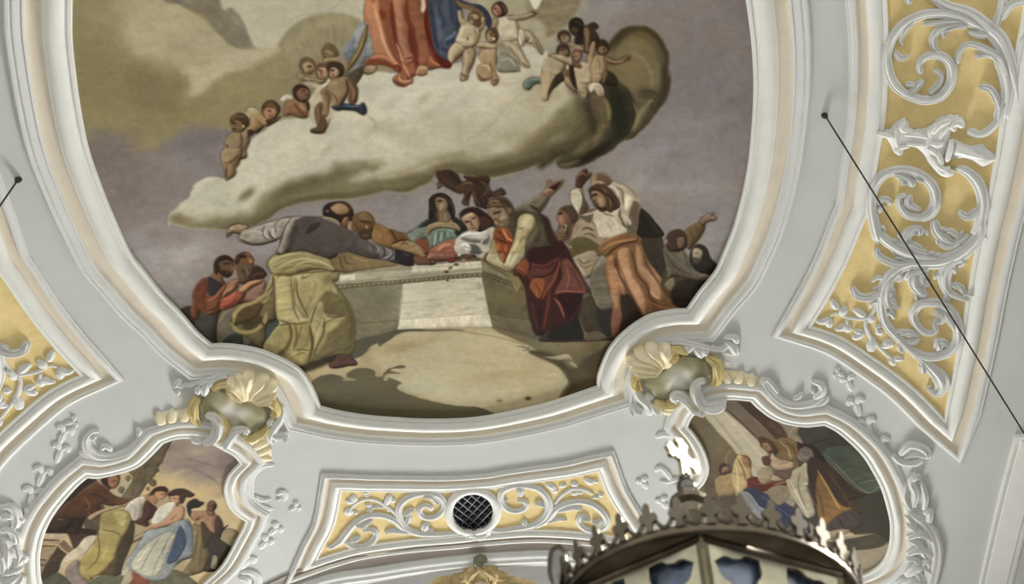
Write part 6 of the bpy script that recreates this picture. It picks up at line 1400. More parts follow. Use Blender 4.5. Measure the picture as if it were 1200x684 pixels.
def stroke_geo(P, W, H, base=-.02, ridge=0, ns=13, h0=0.0, round_end=True):
    """a half-round stucco rib along the vault path P (k x 2); W widths and H heights run along it.
    ridge > 0 cuts a groove either side of a raised spine."""
    P = np.asarray(P, float)
    n = len(P)
    seg = np.r_[0, np.cumsum(np.linalg.norm(np.diff(P, axis=0), axis=1))]
    t = seg / max(seg[-1], 1e-9)
    W = np.interp(t, np.linspace(0, 1, len(W)), W) if np.ndim(W) else np.full(n, W)
    H = np.interp(t, np.linspace(0, 1, len(H)), H) if np.ndim(H) else np.full(n, H)
    if round_end:
        L = seg[-1]
        for e in (seg, L - seg):
            k = np.clip(e / (W * .5 + 1e-9), 0, 1)
            s = np.sqrt(np.clip(1 - (1 - k) ** 2, .02, 1))
            W = W * s; H = H * (s * .6 + .4)
    D = offset_dirs(P, False)
    D = D / np.linalg.norm(D, axis=1)[:, None]
    u = np.linspace(-1, 1, ns)
    V = []
    for q in u:
        Q = P + D * (W * .5 * q)[:, None]
        h = H * math.sqrt(max(0, 1 - abs(q) ** 3))
        if ridge:
            h = h * (1 - ridge * (math.cos(q * math.pi * 2.0) * -.5 + .5) * (1 - abs(q)) * 1.6)
        h = np.where(abs(q) > .999, base, h)
        V.append(surf(Q[:, 0], Q[:, 1], h + h0))
    V = np.stack(V, 1).reshape(-1, 3)
    F = []
    for i in range(n - 1):
        for s in range(ns - 1):
            F.append((i * ns + s, (i + 1) * ns + s, (i + 1) * ns + s + 1, i * ns + s + 1))
    F.append(tuple(range(ns))); F.append(tuple((n - 1) * ns + s for s in reversed(range(ns))))
    return V, F


class Relief:
    """stucco drawn with half-round strokes; crop coordinates in, geometry on the vault out."""
    def __init__(self, crop, mirror=False):
        self.crop = crop; self.mirror = mirror; self.st = []; self.kw = {'Q': 1.34, 'R': 1.3, 'S': 1.3, 'T': 1.3, 'j': 1.25, 'k': 1.25}.get(crop, WIDE); self.kh = .85 if crop in 'QRSTjk' else 1.0
        self.lobes = False

    def path(self, s, n=6):
        P = on_vault(self.crop, s)
        if self.mirror:
            P = flip(P)[::-1]
        return catmull(P, n)

    def s(self, s, w, h=None, ridge=.5, n=6, h0=0, ns=13):
        """w is in photograph pixels near the middle of the stroke."""
        P = self.path(s, n)
        k = self.scale(s)
        W = np.array(w if isinstance(w, (list, tuple)) else [w * .55, w, w, w * .45], float) * k * self.kw
        Hh = (h if h is not None else .42 * W.max()) * self.kh
        H = Hh * (.45 + .55 * W / W.max())
        V, F = stroke_geo(P, W, H, ridge=ridge, h0=h0, ns=ns)
        self.st.append((V, F))
        if self.lobes and W.max() > 8.5 * k * self.kw:
            # acanthus lobes curling off the stem on both sides
            D = offset_dirs(P, False); L = np.r_[0, np.cumsum(np.linalg.norm(np.diff(P, axis=0), axis=1))]
            w0 = float(W.max()) * .8; q = w0
            sg = 1
            while q < L[-1] - w0 * .6:
                i = int(np.searchsorted(L, q)); i = min(max(i, 1), len(P) - 2)
                T = P[i + 1] - P[i - 1]; T = T / np.linalg.norm(T); N_ = D[i] / np.linalg.norm(D[i]) * sg
                a = P[i] + N_ * w0 * .22
                C3 = catmull(np.array([a, a + N_ * w0 * .42 + T * w0 * .22, a + N_ * w0 * .52 + T * w0 * .72]), 4)
                self.st.append(stroke_geo(C3, [w0 * .3, w0 * .42, w0 * .22], Hh * .75, ridge=.3, ns=7))
                q += w0 * 1.05; sg = -sg
        return self

    def scale(self, s):
        p = pts(self.crop, s)
        c = p.mean(0)
        x, y = UV(np.array([c[0] - 3, c[0] + 3, c[0], c[0]]), np.array([c[1], c[1], c[1] - 3, c[1] + 3]))
        return .5 * (math.hypot(x[1] - x[0], y[1] - y[0]) + math.hypot(x[3] - x[2], y[3] - y[2])) / 6

    def centre(self):
        return np.concatenate([v for v, _ in self.st]).mean(0)

    def done(self, name, mat, parent):
        """strokes that touch grow into one piece; pieces that stand apart become parts of their own."""
        n = len(self.st)
        g = list(range(n))
        sub = [v[::5] for v, _ in self.st]
        for i in range(n):
            for j in range(i):
                if g[i] != g[j]:
                    d = ((sub[i][:, None, :] - sub[j][None, :, :]) ** 2).sum(2).min()
                    if d < .07 ** 2:
                        a, b = g[i], g[j]
                        g = [b if q == a else q for q in g]
        out = []
        for k in sorted(set(g)):
            b = Buf()
            for q in range(n):
                if g[q] == k:
                    b.add(*self.st[q])
            out.append(b.build(name, M[mat], parent))
        return out


WIDE = 1.22


def dome_plate(P, h, sp=.03, edge=.15, h0=0.0, sink=.0):
    """a cushion of plaster within the outline P."""
    def hf(x, y):
        A, B = P, np.roll(P, -1, 0)
        best = np.full(x.shape, 1e9)
        for (ax, ay), (bx, by) in zip(A, B):
            ex, ey = bx - ax, by - ay
            L = ex * ex + ey * ey
            if L < 1e-12: continue
            t = np.clip(((x - ax) * ex + (y - ay) * ey) / L, 0, 1)
            best = np.minimum(best, (x - ax - t * ex) ** 2 + (y - ay - t * ey) ** 2)
        d = np.clip(np.sqrt(best) / edge, 0, 1)
        return h0 - sink + (h + sink) * np.sqrt(np.clip(1 - (1 - d) ** 2, 0, 1))
    V, F, _, _ = sheet(P, sp, 0, hfun=hf)
    return V, F


def tube(path, r, ns=8, closed=False):
    P = [Vector(p) for p in path]
    n = len(P)
    V = []; F = []
    R = r if isinstance(r, (list, tuple, np.ndarray)) else [r] * n
    up = Vector((0, 0, 1))
    for i, p in enumerate(P):
        a = P[max(0, i - 1)] if not closed else P[i - 1]
        b = P[min(n - 1, i + 1)] if not closed else P[(i + 1) % n]
        t = (b - a).normalized()
        u = t.cross(up if abs(t.z) < .95 else Vector((1, 0, 0))).normalized(); v = t.cross(u)
        for k in range(ns):
            q = 2 * math.pi * k / ns
            V.append(tuple(p + (u * math.cos(q) + v * math.sin(q)) * R[i]))
    for i in range(n if closed else n - 1):
        j = (i + 1) % n
        for k in range(ns):
            F.append((i * ns + k, j * ns + k, j * ns + (k + 1) % ns, i * ns + (k + 1) % ns))
    if not closed:
        F.append(tuple(reversed(range(ns)))); F.append(tuple((n - 1) * ns + k for k in range(ns)))
    return V, F


def lathe(prof, ns=24, c=(0, 0, 0)):
    V = []; F = []
    for r, z in prof:
        for k in range(ns):
            q = 2 * math.pi * k / ns
            V.append((c[0] + r * math.cos(q), c[1] + r * math.sin(q), c[2] + z))
    for i in range(len(prof) - 1):
        for k in range(ns):
            F.append((i * ns + k, i * ns + (k + 1) % ns, (i + 1) * ns + (k + 1) % ns, (i + 1) * ns + k))
    F.append(tuple(reversed(range(ns)))); F.append(tuple((len(prof) - 1) * ns + k for k in range(ns)))
    return V, F


def at_px(px, py, dist):
    d = ray_dir(px, py); d = d / np.linalg.norm(d)
    return np.array([0, 0, EYE]) + d * dist


def sp3(px, py, h=0):
    x, y = UV(np.array([px]), np.array([py]))
    return surf(x, y, h)[0]


# ================================================================ the setting
ARCH = 'p 250 760 300 725 345 700 388 684 439 676 497 667 551 661 600 657.5 640 656 676 658 720 662 780 672 860 692 940 720 1000 750'


def build_setting():
    ap = catmull(on_vault(*ARCH.split(' ', 1)), 6)
    # the nave vault, from well behind the camera to the chancel arch
    x0, x1 = -15.0, 15.5
    far = 18.5
    left = ap[0]; right = ap[-1]
    P = np.array([[x0, -4.0], [x1, -4.0], [x1, far], [right[0] + .8, far]] + ap[::-1].tolist() + [[left[0] - .8, far], [x0, far]])
    V, F, _, _ = sheet(P, .12, 0.0, grow=.24)
    o = mk('ceiling', V, F, M['wall'], origin=(0, 0, 0)); tag(o, kind='structure')
    # moulded edge of the chancel arch: grey cove, then a white stepped rib whose face drops behind
    s = 1
    D = offset_dirs(ap, False)
    s = 1 if D[len(D) // 2][1] < 0 else -1      # outwards = back into the nave
    a = [(-.03, -.75), (-.03, .02), (-.01, .07), (.05, .08), (.08, .05), (.13, .05), (.16, .085), (.24, .085), (.27, .05), (.34, .04), (.36, .0)]
    Vv, Ff = sweep(ap, a, False, s)
    o = mk('trim_1', Vv, Ff, M['white'], smooth=True); o.data.set_sharp_from_angle(angle=math.radians(35)); tag(o, kind='structure')
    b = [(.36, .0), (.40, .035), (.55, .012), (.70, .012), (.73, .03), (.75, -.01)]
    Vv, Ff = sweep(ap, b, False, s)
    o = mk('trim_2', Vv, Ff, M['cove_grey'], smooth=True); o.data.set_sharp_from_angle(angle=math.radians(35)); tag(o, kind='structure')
    # the painted chancel vault, higher and farther
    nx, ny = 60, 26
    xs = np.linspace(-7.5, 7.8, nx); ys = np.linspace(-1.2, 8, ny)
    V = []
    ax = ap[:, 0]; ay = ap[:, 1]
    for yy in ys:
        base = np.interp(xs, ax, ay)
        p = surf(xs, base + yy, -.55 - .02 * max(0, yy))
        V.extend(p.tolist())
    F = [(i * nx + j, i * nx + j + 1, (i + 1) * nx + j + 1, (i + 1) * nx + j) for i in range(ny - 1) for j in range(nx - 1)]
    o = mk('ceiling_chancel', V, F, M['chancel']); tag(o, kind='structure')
    # floor of the nave
    V = [(-40, -40, 0), (40, -40, 0), (40, 60, 0), (-40, 60, 0)]
    o = mk('floor', V, [(0, 1, 2, 3)], M['floor'], smooth=False, origin=(0, 0, 0)); tag(o, kind='structure')
    # unseen north wall, added to block low light coming from the left
    zt = float(vault_z(-13.4))
    V = [(-13.4, -6, 0), (-13.4, 24, 0), (-13.4, 24, zt), (-13.4, -6, zt), (-13.8, -6, 0), (-13.8, 24, 0), (-13.8, 24, zt), (-13.8, -6, zt)]
    o = mk('wall_left_blocker', V, [(0, 1, 2, 3), (4, 7, 6, 5), (0, 4, 5, 1), (3, 2, 6, 7), (1, 5, 6, 2), (0, 3, 7, 4)], M['wall'], smooth=False); tag(o, kind='structure')
    # unseen wall beside the chancel arch, added to shade the lower right vault
    V = [(6.3, 18.6, 0), (14, 18.6, 0), (14, 18.6, 9.3), (6.3, 18.6, 9.3), (6.3, 19.4, 0), (14, 19.4, 0), (14, 19.4, 9.3), (6.3, 19.4, 9.3)]
    o = mk('wall_front_blocker', V, [(0, 1, 2, 3), (4, 7, 6, 5), (0, 4, 5, 1), (3, 2, 6, 7), (1, 5, 6, 2), (0, 3, 7, 4)], M['wall'], smooth=False); tag(o, kind='structure')
    # raised frame of the wall field at the lower right
    q = catmull(on_vault('p', '1300 500 1240 505 1189 509'), 4)
    r = catmull(on_vault('p', '1189 509 1176 556 1164 605 1155 645 1145 690 1136 730'), 4)
    P = np.concatenate([q, r[1:]])
    prof = [(-.0, -.01), (.0, .045), (.03, .055), (.06, .04), (.075, .03), (.085, .05), (.32, .05), (.335, .03), (.36, .035), (.39, .02), (.40, -.01)]
    Vv, Ff = sweep(P, prof, False, 1 if offset_dirs(P, False)[-2][0] > 0 else -1)
    o = mk('trim_3', Vv, Ff, M['bright'], smooth=True); o.data.set_sharp_from_angle(angle=math.radians(35)); tag(o, kind='structure')
    return ap


MAIN_BANDS = [
    ('inner_moulding', 'bright', [(-.035, -.01), (-.035, .045), (-.02, .065), (.012, .065), (.02, .048), (.045, .048), (.055, .075), (.09, .105), (.14, .118), (.19, .108), (.225, .08), (.24, .055), (.255, .05), (.262, .03)], 0),
    ('cove_band', 'beige', [(.262, .03), (.27, .02), (.31, .008), (.37, .006), (.41, .016), (.42, .03)], 0),
    ('outer_moulding', 'white', [(.42, .03), (.425, .048), (.445, .055), (.452, .04), (.475, .044), (.50, .062), (.535, .062), (.55, .046), (.56, .044), (.57, .058), (.60, .058), (.61, .04), (.625, -.01)], 0)]
SIDE_BANDS = [
    ('inner_moulding', 'bright', [(-.03, -.01), (-.03, .04), (-.015, .055), (.015, .055), (.022, .042), (.04, .045), (.07, .07), (.10, .072), (.125, .052), (.13, .04)], 0),
    ('cove_band', 'beige', [(.13, .04), (.14, .028), (.17, .018), (.205, .026), (.215, .04)], 0),
    ('outer_moulding', 'white', [(.215, .04), (.22, .06), (.26, .075), (.30, .062), (.31, .045), (.335, .045), (.35, .02), (.355, -.01)], 0)]
PANEL_BANDS = [
    ('inner_moulding', 'bright', [(-.03, -.01), (-.03, .03), (-.02, .045), (.012, .045), (.02, .03), (.035, .035), (.06, .065), (.11, .078), (.15, .062), (.17, .04), (.175, .03)], 0),
    ('cove_band', 'beige', [(.175, .03), (.19, .012), (.235, .006), (.275, .014), (.285, .028)], 0),
    ('outer_moulding', 'white', [(.285, .028), (.29, .045), (.32, .055), (.345, .045), (.355, .03), (.375, .03), (.385, -.01)], 0)]


def build_frescoes():
    for fn, runs, name, label, fl, bands, sp in (
            (paint_main, MAIN, 'ceiling_fresco', 'largest ceiling fresco, red-robed figure on a cloud above people round a stone tomb', 'white and beige moulded frame curving round the largest fresco', MAIN_BANDS, 6),
            (paint_left, LEFT, 'medallion_fresco', 'small lobed fresco at lower left, woman in a blue gown and straw hat bending forward', 'white moulded frame round the small fresco with the blue-gowned woman', SIDE_BANDS, 6),
            (paint_right, RIGHT, 'medallion_fresco', 'small dark lobed fresco at lower right, bearded priest holding a child in white cloth', 'white moulded frame round the small fresco with the priest', SIDE_BANDS, 6)):
        P, _ = outline(runs)
        if np.allclose(P[0], P[-1], atol=1e-6):
            P = P[:-1]
        F = fn()
        o = fresco_sheet(name, F, P, None)
        tag(o, label, 'fresco')
        if fn is paint_main:
            # the frame is open at the far end above the picture
            c = np.array([P[:, 0].mean(), P[:, 1].min(), 0])
        cen = surf(np.array([P[:, 0].mean()]), np.array([P[:, 1].mean()]), 0)[0]
        t = thing('fresco_frame', cen, fl, 'frame')
        moulding(P, bands, t, True, outward(P))
# ================================================================ ochre panels with stucco scrolls
RPANEL = ['p 948 382 972 342 992 303 1009 262 1018 240 1026 190 1033 150 1036 120 1038.5 60 1036 0 1030 -60',
          'p 1030 -60 1120 -75 1212 -90',
          'p 1212 -90 1208 -30 1200 25 1188 80 1177 137 1170 180 1160 230 1150 273 1136 345 1127 400 1108 493',
          'p 1108 493 1087 471 1061 447 1027 422 994 400 970 389 948 382']


def right_scrolls(mir):
    """list of (name, Relief) for the tall ochre panel; mirrored on the other side of the nave."""
    out = []

    def R(crop):
        return Relief(crop, mir)
    # great upper volute
    r = R('Q')
    r.s('1180 684 1160 560 1130 430 1060 240 960 140 860 70 740 30 640 -40', [9, 11, 14, 15, 12, 8], .11, ridge=.45)
    r.s('1010 190 900 130 790 85 690 72 590 85 500 130 440 195 405 270 395 350 410 430 450 500 520 550 610 578 700 560 750 510 775 450 770 380 735 335 680 315 625 325 590 360 585 400 605 425', [6, 10, 9, 9, 9, 9, 9, 10, 9, 8, 5], .12, ridge=.4, n=5)
    r.s('880 110 790 115 700 125 640 130 600 135', [7, 8, 6, 4], .12); r.s('850 130 760 145 700 170 665 215 670 270 690 300', [8, 9, 8, 7, 5], .11); r.s('870 145 800 145 750 165 725 195 740 215', [6, 6, 5, 4], .12)
    r.s('560 110 510 160 480 220 485 262', [5, 6, 5, 3], .1); r.s('440 290 455 320 480 335 530 318', [5, 6, 6, 3], .1)
    r.s('500 490 545 490 560 505', [5, 6, 4], .1); r.s('520 555 570 500 610 460', [6, 8, 6], .1)
    r.s('640 545 700 480 710 430 665 400', [5, 6, 5, 4], .12)
    out.append(('acanthus_scroll', 'white', r))
    r = R('Q')
    r.s('1100 440 1060 340 980 290 900 255 850 262 815 310 805 372', [8, 9, 9, 8, 6, 6, 5], .12); r.s('1050 330 980 310 940 320 905 320', [8, 7, 6, 5], .11); r.s('990 200 920 195 870 180', [9, 8, 6], .11)
    r.s('1040 700 1060 620 1075 560 1065 525', [8, 9, 7, 4], .1); r.s('1060 640 1030 560 990 510 930 505', [5, 7, 7, 6], .11)
    r.s('1040 320 1090 440 1100 560 1080 690', [10, 12, 11, 8], .1, ridge=.4); r.s('1100 700 1130 560 1160 380 1200 180', [6, 7, 8, 8], .07, ridge=.2)
    r.s('1020 170 1050 90 1070 20 1080 -60', [8, 8, 8, 8], .09); r.s('1060 120 1110 30 1200 0 1260 20', [6, 9, 9, 8], .1); r.s('530 -40 520 -5 540 20', [6, 7, 5], .1)
    out.append(('acanthus_leaf', 'white', r))
    # urn like vase lying across the panel
    for nm, q, h in (('urn_foot', '310 120 360 105 410 90 440 55 490 28 525 50 540 90 600 92 650 70 690 35 750 12 810 12 855 45 858 85 830 100 790 95 775 130 765 200 745 260 730 310 760 330 800 335 790 375 740 388 690 370 650 330 620 290 600 250 560 215 510 210 495 250 460 262 425 235 405 190 380 155 330 140', .10),
                     ('urn_bowl', '775 145 850 180 900 190 960 180 985 210 1035 245 1052 275 1020 300 960 330 920 315 870 285 800 280 745 290 765 220', .08)):
        P = catmull(on_vault('R', q), 3, True)
        if mir: P = flip(P)
        out.append((nm, 'white', ('plate', P, h)))
    P = catmull(on_vault('R', '795 172 850 190 930 218 982 242 992 268 955 282 880 274 820 258 768 252'), 3, True)
    if mir: P = flip(P)
    out.append(('urn_cushion', 'bright', ('plate', P, .13)))
    r = R('R')
    for q, w_ in (('840 80 820 60 790 62 780 85 800 98', [5, 7, 6, 5, 3]), ('770 40 700 70 660 120', [5, 7, 4]), ('760 60 720 110 700 150', [4, 6, 3]), ('690 60 650 100 640 140', [4, 6, 3]), ('790 340 760 345 745 325 765 312', [5, 7, 6, 3]), ('740 330 690 300 650 240', [4, 7, 4]),
                  ('700 250 660 215 630 200', [3, 6, 4]), ('720 300 700 250 690 210', [4, 6, 3]), ('500 50 480 80 500 100 540 110', [4, 6, 5, 3]), ('480 240 460 215 480 195 530 190', [4, 6, 5, 3]), ('340 115 400 130 450 135', [3, 4, 3]), ('452 80 448 140 462 200', [3, 5, 3]), ('775 150 765 210 745 280', [4, 6, 4]), ('490 120 570 125 640 140', [3, 4, 3]), ('500 175 570 180 620 185', [3, 4, 3]), ('640 170 690 180 730 170', [4, 8, 4])):
        r.s(q, w_, .05, ridge=.3, h0=.08)
    out.append(('urn_leaf', 'bright', r))
    r = R('R')
    r.s('860 105 940 130 1010 90 1060 20 1090 -60', [8, 8, 7, 6], .1, ridge=.3)
    out.append(('urn_stem', 'white', r))
    # middle volute
    r = R('R')
    r.s('800 320 880 360 940 440 960 540 940 640 900 720', [8, 10, 11, 11, 10, 7], .1, ridge=.4)
    r.s('350 760 320 640 305 540 320 440 370 370 450 340 540 345 620 385 670 450 680 530 650 590 590 615 520 600 475 550 470 500 510 480', [10, 10, 9, 9, 9, 9, 9, 9, 10, 9, 7, 5], .12, ridge=.4, n=5)
    r.s('430 350 480 370 530 400 550 440', [6, 9, 8, 5], .12); r.s('480 380 490 410 520 420', [5, 6, 4], .11); r.s('560 380 600 395 615 410', [6, 6, 4], .12)
    r.s('530 480 520 530 560 560 600 570', [6, 8, 7, 4], .12); r.s('340 540 370 510 410 520 425 545', [5, 7, 6, 4], .1); r.s('350 590 360 560 390 560', [4, 5, 3], .1); r.s('690 460 700 520 705 555', [4, 5, 3], .1)
    r.s('940 560 880 610 840 600 815 575', [6, 8, 7, 5], .11)
    out.append(('acanthus_scroll', 'white', r))
    # stems and leaves in the middle of the lower half
    r = R('S'); r.lobes = True
    r.s('975 -20 960 60 900 130 830 180 740 210 650 215 560 225 480 280 440 340 430 440 450 540 520 620 600 680', [9, 10, 14, 15, 13, 11, 10, 10, 9, 9, 9, 8], .11, ridge=.45, n=5)
    r.s('385 -20 420 60 490 120 570 160 660 180 740 190', [7, 9, 10, 10, 9, 6], .11, ridge=.35)
    r.s('600 215 520 220 450 200 410 170 400 135', [6, 8, 8, 7, 5], .11); r.s('830 180 790 230 770 300 790 370 850 400 910 420', [10, 12, 12, 10, 7, 4], .11, ridge=.4); r.s('760 250 765 330 785 400 795 425', [6, 7, 6, 4], .1); r.s('820 320 860 350 875 385', [4, 6, 4], .1)
    r.s('740 100 790 120 860 90 900 60', [8, 9, 7, 4], .1); r.s('710 -20 730 40 780 90 830 110', [6, 10, 11, 7], .12); r.s('780 50 800 40 830 60 850 80', [4, 6, 5, 4], .13)
    r.s('500 100 550 110 600 120 650 150', [6, 9, 9, 6], .11); r.s('560 120 560 70 590 40 630 30 635 70', [7, 10, 9, 8, 5], .13); r.s('590 110 620 140 680 160', [5, 6, 4], .13)
    r.s('560 310 580 280 640 260 690 240', [5, 8, 9, 6], .1); r.s('610 280 610 330 640 370 680 400', [9, 11, 10, 6], .12); r.s('670 260 650 310 690 340', [6, 8, 5], .12)
    r.s('430 370 360 400 300 390 270 345', [6, 8, 8, 6], .11); r.s('540 250 480 310 400 350 380 352', [7, 8, 6, 3], .09)
    r.s('480 300 460 370 470 440 530 460', [8, 9, 8, 4], .11); r.s('480 400 500 430 490 440', [4, 4, 3], .12)
    out.append(('acanthus_leaf', 'white', r))
    # lower volute
    r = R('S')
    r.s('520 620 600 690 690 720 780 700 840 640 845 570 820 500 760 440 690 425 630 440 600 490 620 550 670 590 720 580 710 530', [6, 8, 9, 9, 9, 9, 9, 9, 9, 8, 7, 6, 4], .12, ridge=.4, n=5)
    r.s('710 470 760 500 740 530 710 520', [6, 8, 7, 5], .13); r.s('760 470 800 520 830 580', [5, 7, 4], .12); r.s('730 690 750 640 800 670', [7, 9, 5], .12)
    r.s('530 600 570 590 640 610', [6, 9, 4], .12); r.s('560 640 600 640 640 620', [5, 7, 3], .12); r.s('720 620 745 660 735 680', [5, 7, 5], .13)
    out.append(('acanthus_scroll', 'white', r))
    r = R('T')
    r.s('560 100 620 160 680 210 740 270 760 320 730 365 690 345', [7, 7, 8, 12, 14, 10, 6], .11); r.s('650 200 655 240 670 260', [5, 7, 4], .1); r.s('670 330 700 340', [5, 6], .12)
    out.append(('acanthus_tendril', 'white', r))
    # bud sprigs in the corner
    r = R('S')
    r.s('410 400 390 470 350 515 260 515 190 490 150 505', [3, 3.4, 3.4, 3, 2.4], .05, ridge=0); r.s('350 515 345 570 380 640 370 690', [3, 3.4, 4, 3], .05, ridge=0); r.s('240 515 250 560', [3, 3], .05, ridge=0)
    for q, w in (('155 410 180 450 200 465', 7), ('240 450 215 490 210 500', 8), ('275 465 310 485 345 510', 8), ('360 540 375 520 370 495', 7), ('70 525 110 535 150 510', 7), ('150 570 145 540 150 515', 8),
                 ('170 575 210 570 235 545', 7), ('245 595 245 565 245 545', 8), ('275 580 310 590 340 600', 7), ('280 635 310 610 335 590', 7), ('390 590 420 590 440 585', 8), ('420 670 460 660 450 630', 8)):
        r.s(q, [w * .45, w, w * .8], .07, ridge=.2)
    out.append(('bud_sprig', 'white', r))
    r = R('T')
    r.s('340 -10 370 60 400 100 460 160 500 190', [3, 3.4, 3.4, 3], .05, ridge=0)
    for q, w in (('380 60 375 100 370 145', 9), ('410 40 440 30', 7), ('440 115 470 100 455 75', 9), ('550 185 520 180 490 185', 7), ('500 220 490 200 480 175', 7), ('270 75 310 50', 7)):
        r.s(q, [w * .45, w, w * .7], .07, ridge=.2)
    out.append(('bud_sprig', 'white', r))
    return out


CPANEL = ['p 399 572.5 442 573.6 515 574 569 571 595 567 662 558 702 549.5',
          'p 702 549.5 712 575 728 602 742 622 757 638',
          'p 757 638 725 629 694 624.5 662 621.5 617 620.3 568 624 529 628 479 632 424 639.5 388 649 370 655',
          'p 370 655 377 640 388 620 394 600 399 572.5']


def centre_scrolls():
    out = []
    r = Relief('j')
    r.s('940 340 880 350 800 355 730 355 670 350 600 325 550 270 535 200 560 150 620 110 700 92 780 100 825 140 830 190 790 235 730 250 685 235 670 200 700 170 740 180 745 205', [5, 5, 6, 7, 6, 6, 6, 6, 6, 6, 6, 6, 6, 5, 4], .09, ridge=.35, n=5)
    r.s('560 230 590 220 620 200 640 205', [4, 7, 6, 3], .09); r.s('690 120 740 110 770 140 800 165', [5, 6, 5, 3], .1); r.s('580 290 600 260 600 230', [4, 6, 4], .09)
    out.append(('acanthus_scroll', r))
    r = Relief('j')
    r.s('700 355 620 340 560 310 500 260 420 235 330 240 250 290 190 360 160 400 100 440 80 430', [4, 6, 6, 6, 6, 6, 6, 6, 7, 6, 4], .09, ridge=.35, n=5)
    r.s('190 400 230 430 290 435 350 415 390 370 380 335 330 325 310 345', [5, 6, 6, 6, 6, 5, 4], .09); r.s('250 290 300 300 330 280 370 260', [4, 7, 6, 3], .1); r.s('215 400 250 390 290 370', [4, 7, 5], .1); r.s('610 345 530 335 480 335 450 355', [5, 6, 6, 4], .08); r.s('700 340 710 300 735 285', [5, 7, 5], .09); r.s('730 330 760 320', [5, 4], .09)
    out.append(('acanthus_scroll', r))
    r = Relief('j')
    r.s('530 245 490 200 440 165 380 135 310 135 250 165 215 210', [3, 3.4, 3.4, 3, 3, 2.6], .05, ridge=0); r.s('440 185 380 180 330 210', [3, 4, 5], .06)
    for q, w in (('190 140 225 145 255 150', 7), ('240 100 245 130 260 150', 7), ('210 240 215 200 230 190', 9), ('240 220 275 215', 6), ('305 90 325 90 345 85', 7), ('325 115 335 95', 6), ('335 185 350 155', 7), ('450 175 470 130 480 100', 7), ('480 140 520 135', 7), ('455 190 490 200', 6), ('370 200 340 215', 6)):
        r.s(q, [w * .5, w, w * .7], .06, ridge=.2)
    out.append(('bud_sprig', r))
    r = Relief('k')
    r.s('90 390 160 400 240 390 320 375 380 345 415 290 405 230 360 185 290 168 220 172 170 200 165 250 200 290 250 300 295 280 290 250 250 245', [5, 5, 6, 7, 7, 7, 7, 6, 6, 6, 6, 6, 6, 5, 4], .09, ridge=.35, n=5)
    r.s('240 190 270 190 260 225', [5, 6, 4], .1); r.s('340 265 370 260 400 280', [4, 6, 4], .09); r.s('180 240 200 250', [5, 3], .09); r.s('280 345 300 380', [6, 4], .1)
    out.append(('acanthus_scroll', r))
    r = Relief('k')
    r.s('330 385 400 350 450 290 510 260 580 250 650 270 705 320 715 370 670 400 610 395 570 360 580 325 620 325', [5, 6, 7, 7, 6, 6, 6, 6, 6, 6, 5, 4], .09, ridge=.35, n=5)
    r.s('450 300 530 280 590 290', [5, 7, 4], .09); r.s('640 350 670 360 690 340', [5, 6, 4], .1); r.s('400 360 460 340 510 345', [4, 5, 3], .08); r.s('580 340 630 345', [4, 5], .1)
    out.append(('acanthus_scroll', r))
    r = Relief('k')
    r.s('440 270 480 220 540 185 600 190 650 215', [3, 3.4, 3.4, 3], .05, ridge=0)
    for q, w in (('395 160 430 175 450 195', 7), ('430 205 460 185', 7), ('480 155 490 180', 7), ('550 145 545 175', 7), ('560 220 540 195', 9), ('590 210 570 200', 6), ('595 130 620 145 650 160', 7), ('665 135 650 155', 6), ('660 240 655 220', 8), ('700 215 670 220', 7)):
        r.s(q, [w * .5, w, w * .7], .06, ridge=.2)
    out.append(('bud_sprig', r))
    return out


def panel(P, name, label, cat):
    cen = surf(np.array([P[:, 0].mean()]), np.array([P[:, 1].mean()]), 0)[0]
    t = thing(name, cen, label, cat)
    V, F, _, _ = sheet(P, .04, .014, grow=.04)
    mk('ochre_ground', V, F, M['ochre'], t)
    moulding(P, PANEL_BANDS, t, True, outward(P))
    return t


def fill_panel(t, items):
    for it in items:
        if len(it) == 3:
            nm, mat, r = it
            if isinstance(r, tuple):
                V, F = dome_plate(r[1], r[2], sp=.017, edge=.13, sink=.04)
                mk(nm, V, F, M[mat], t)
            else:
                r.done(nm, mat, t)
        else:
            it[1].done(it[0], 'white', t)


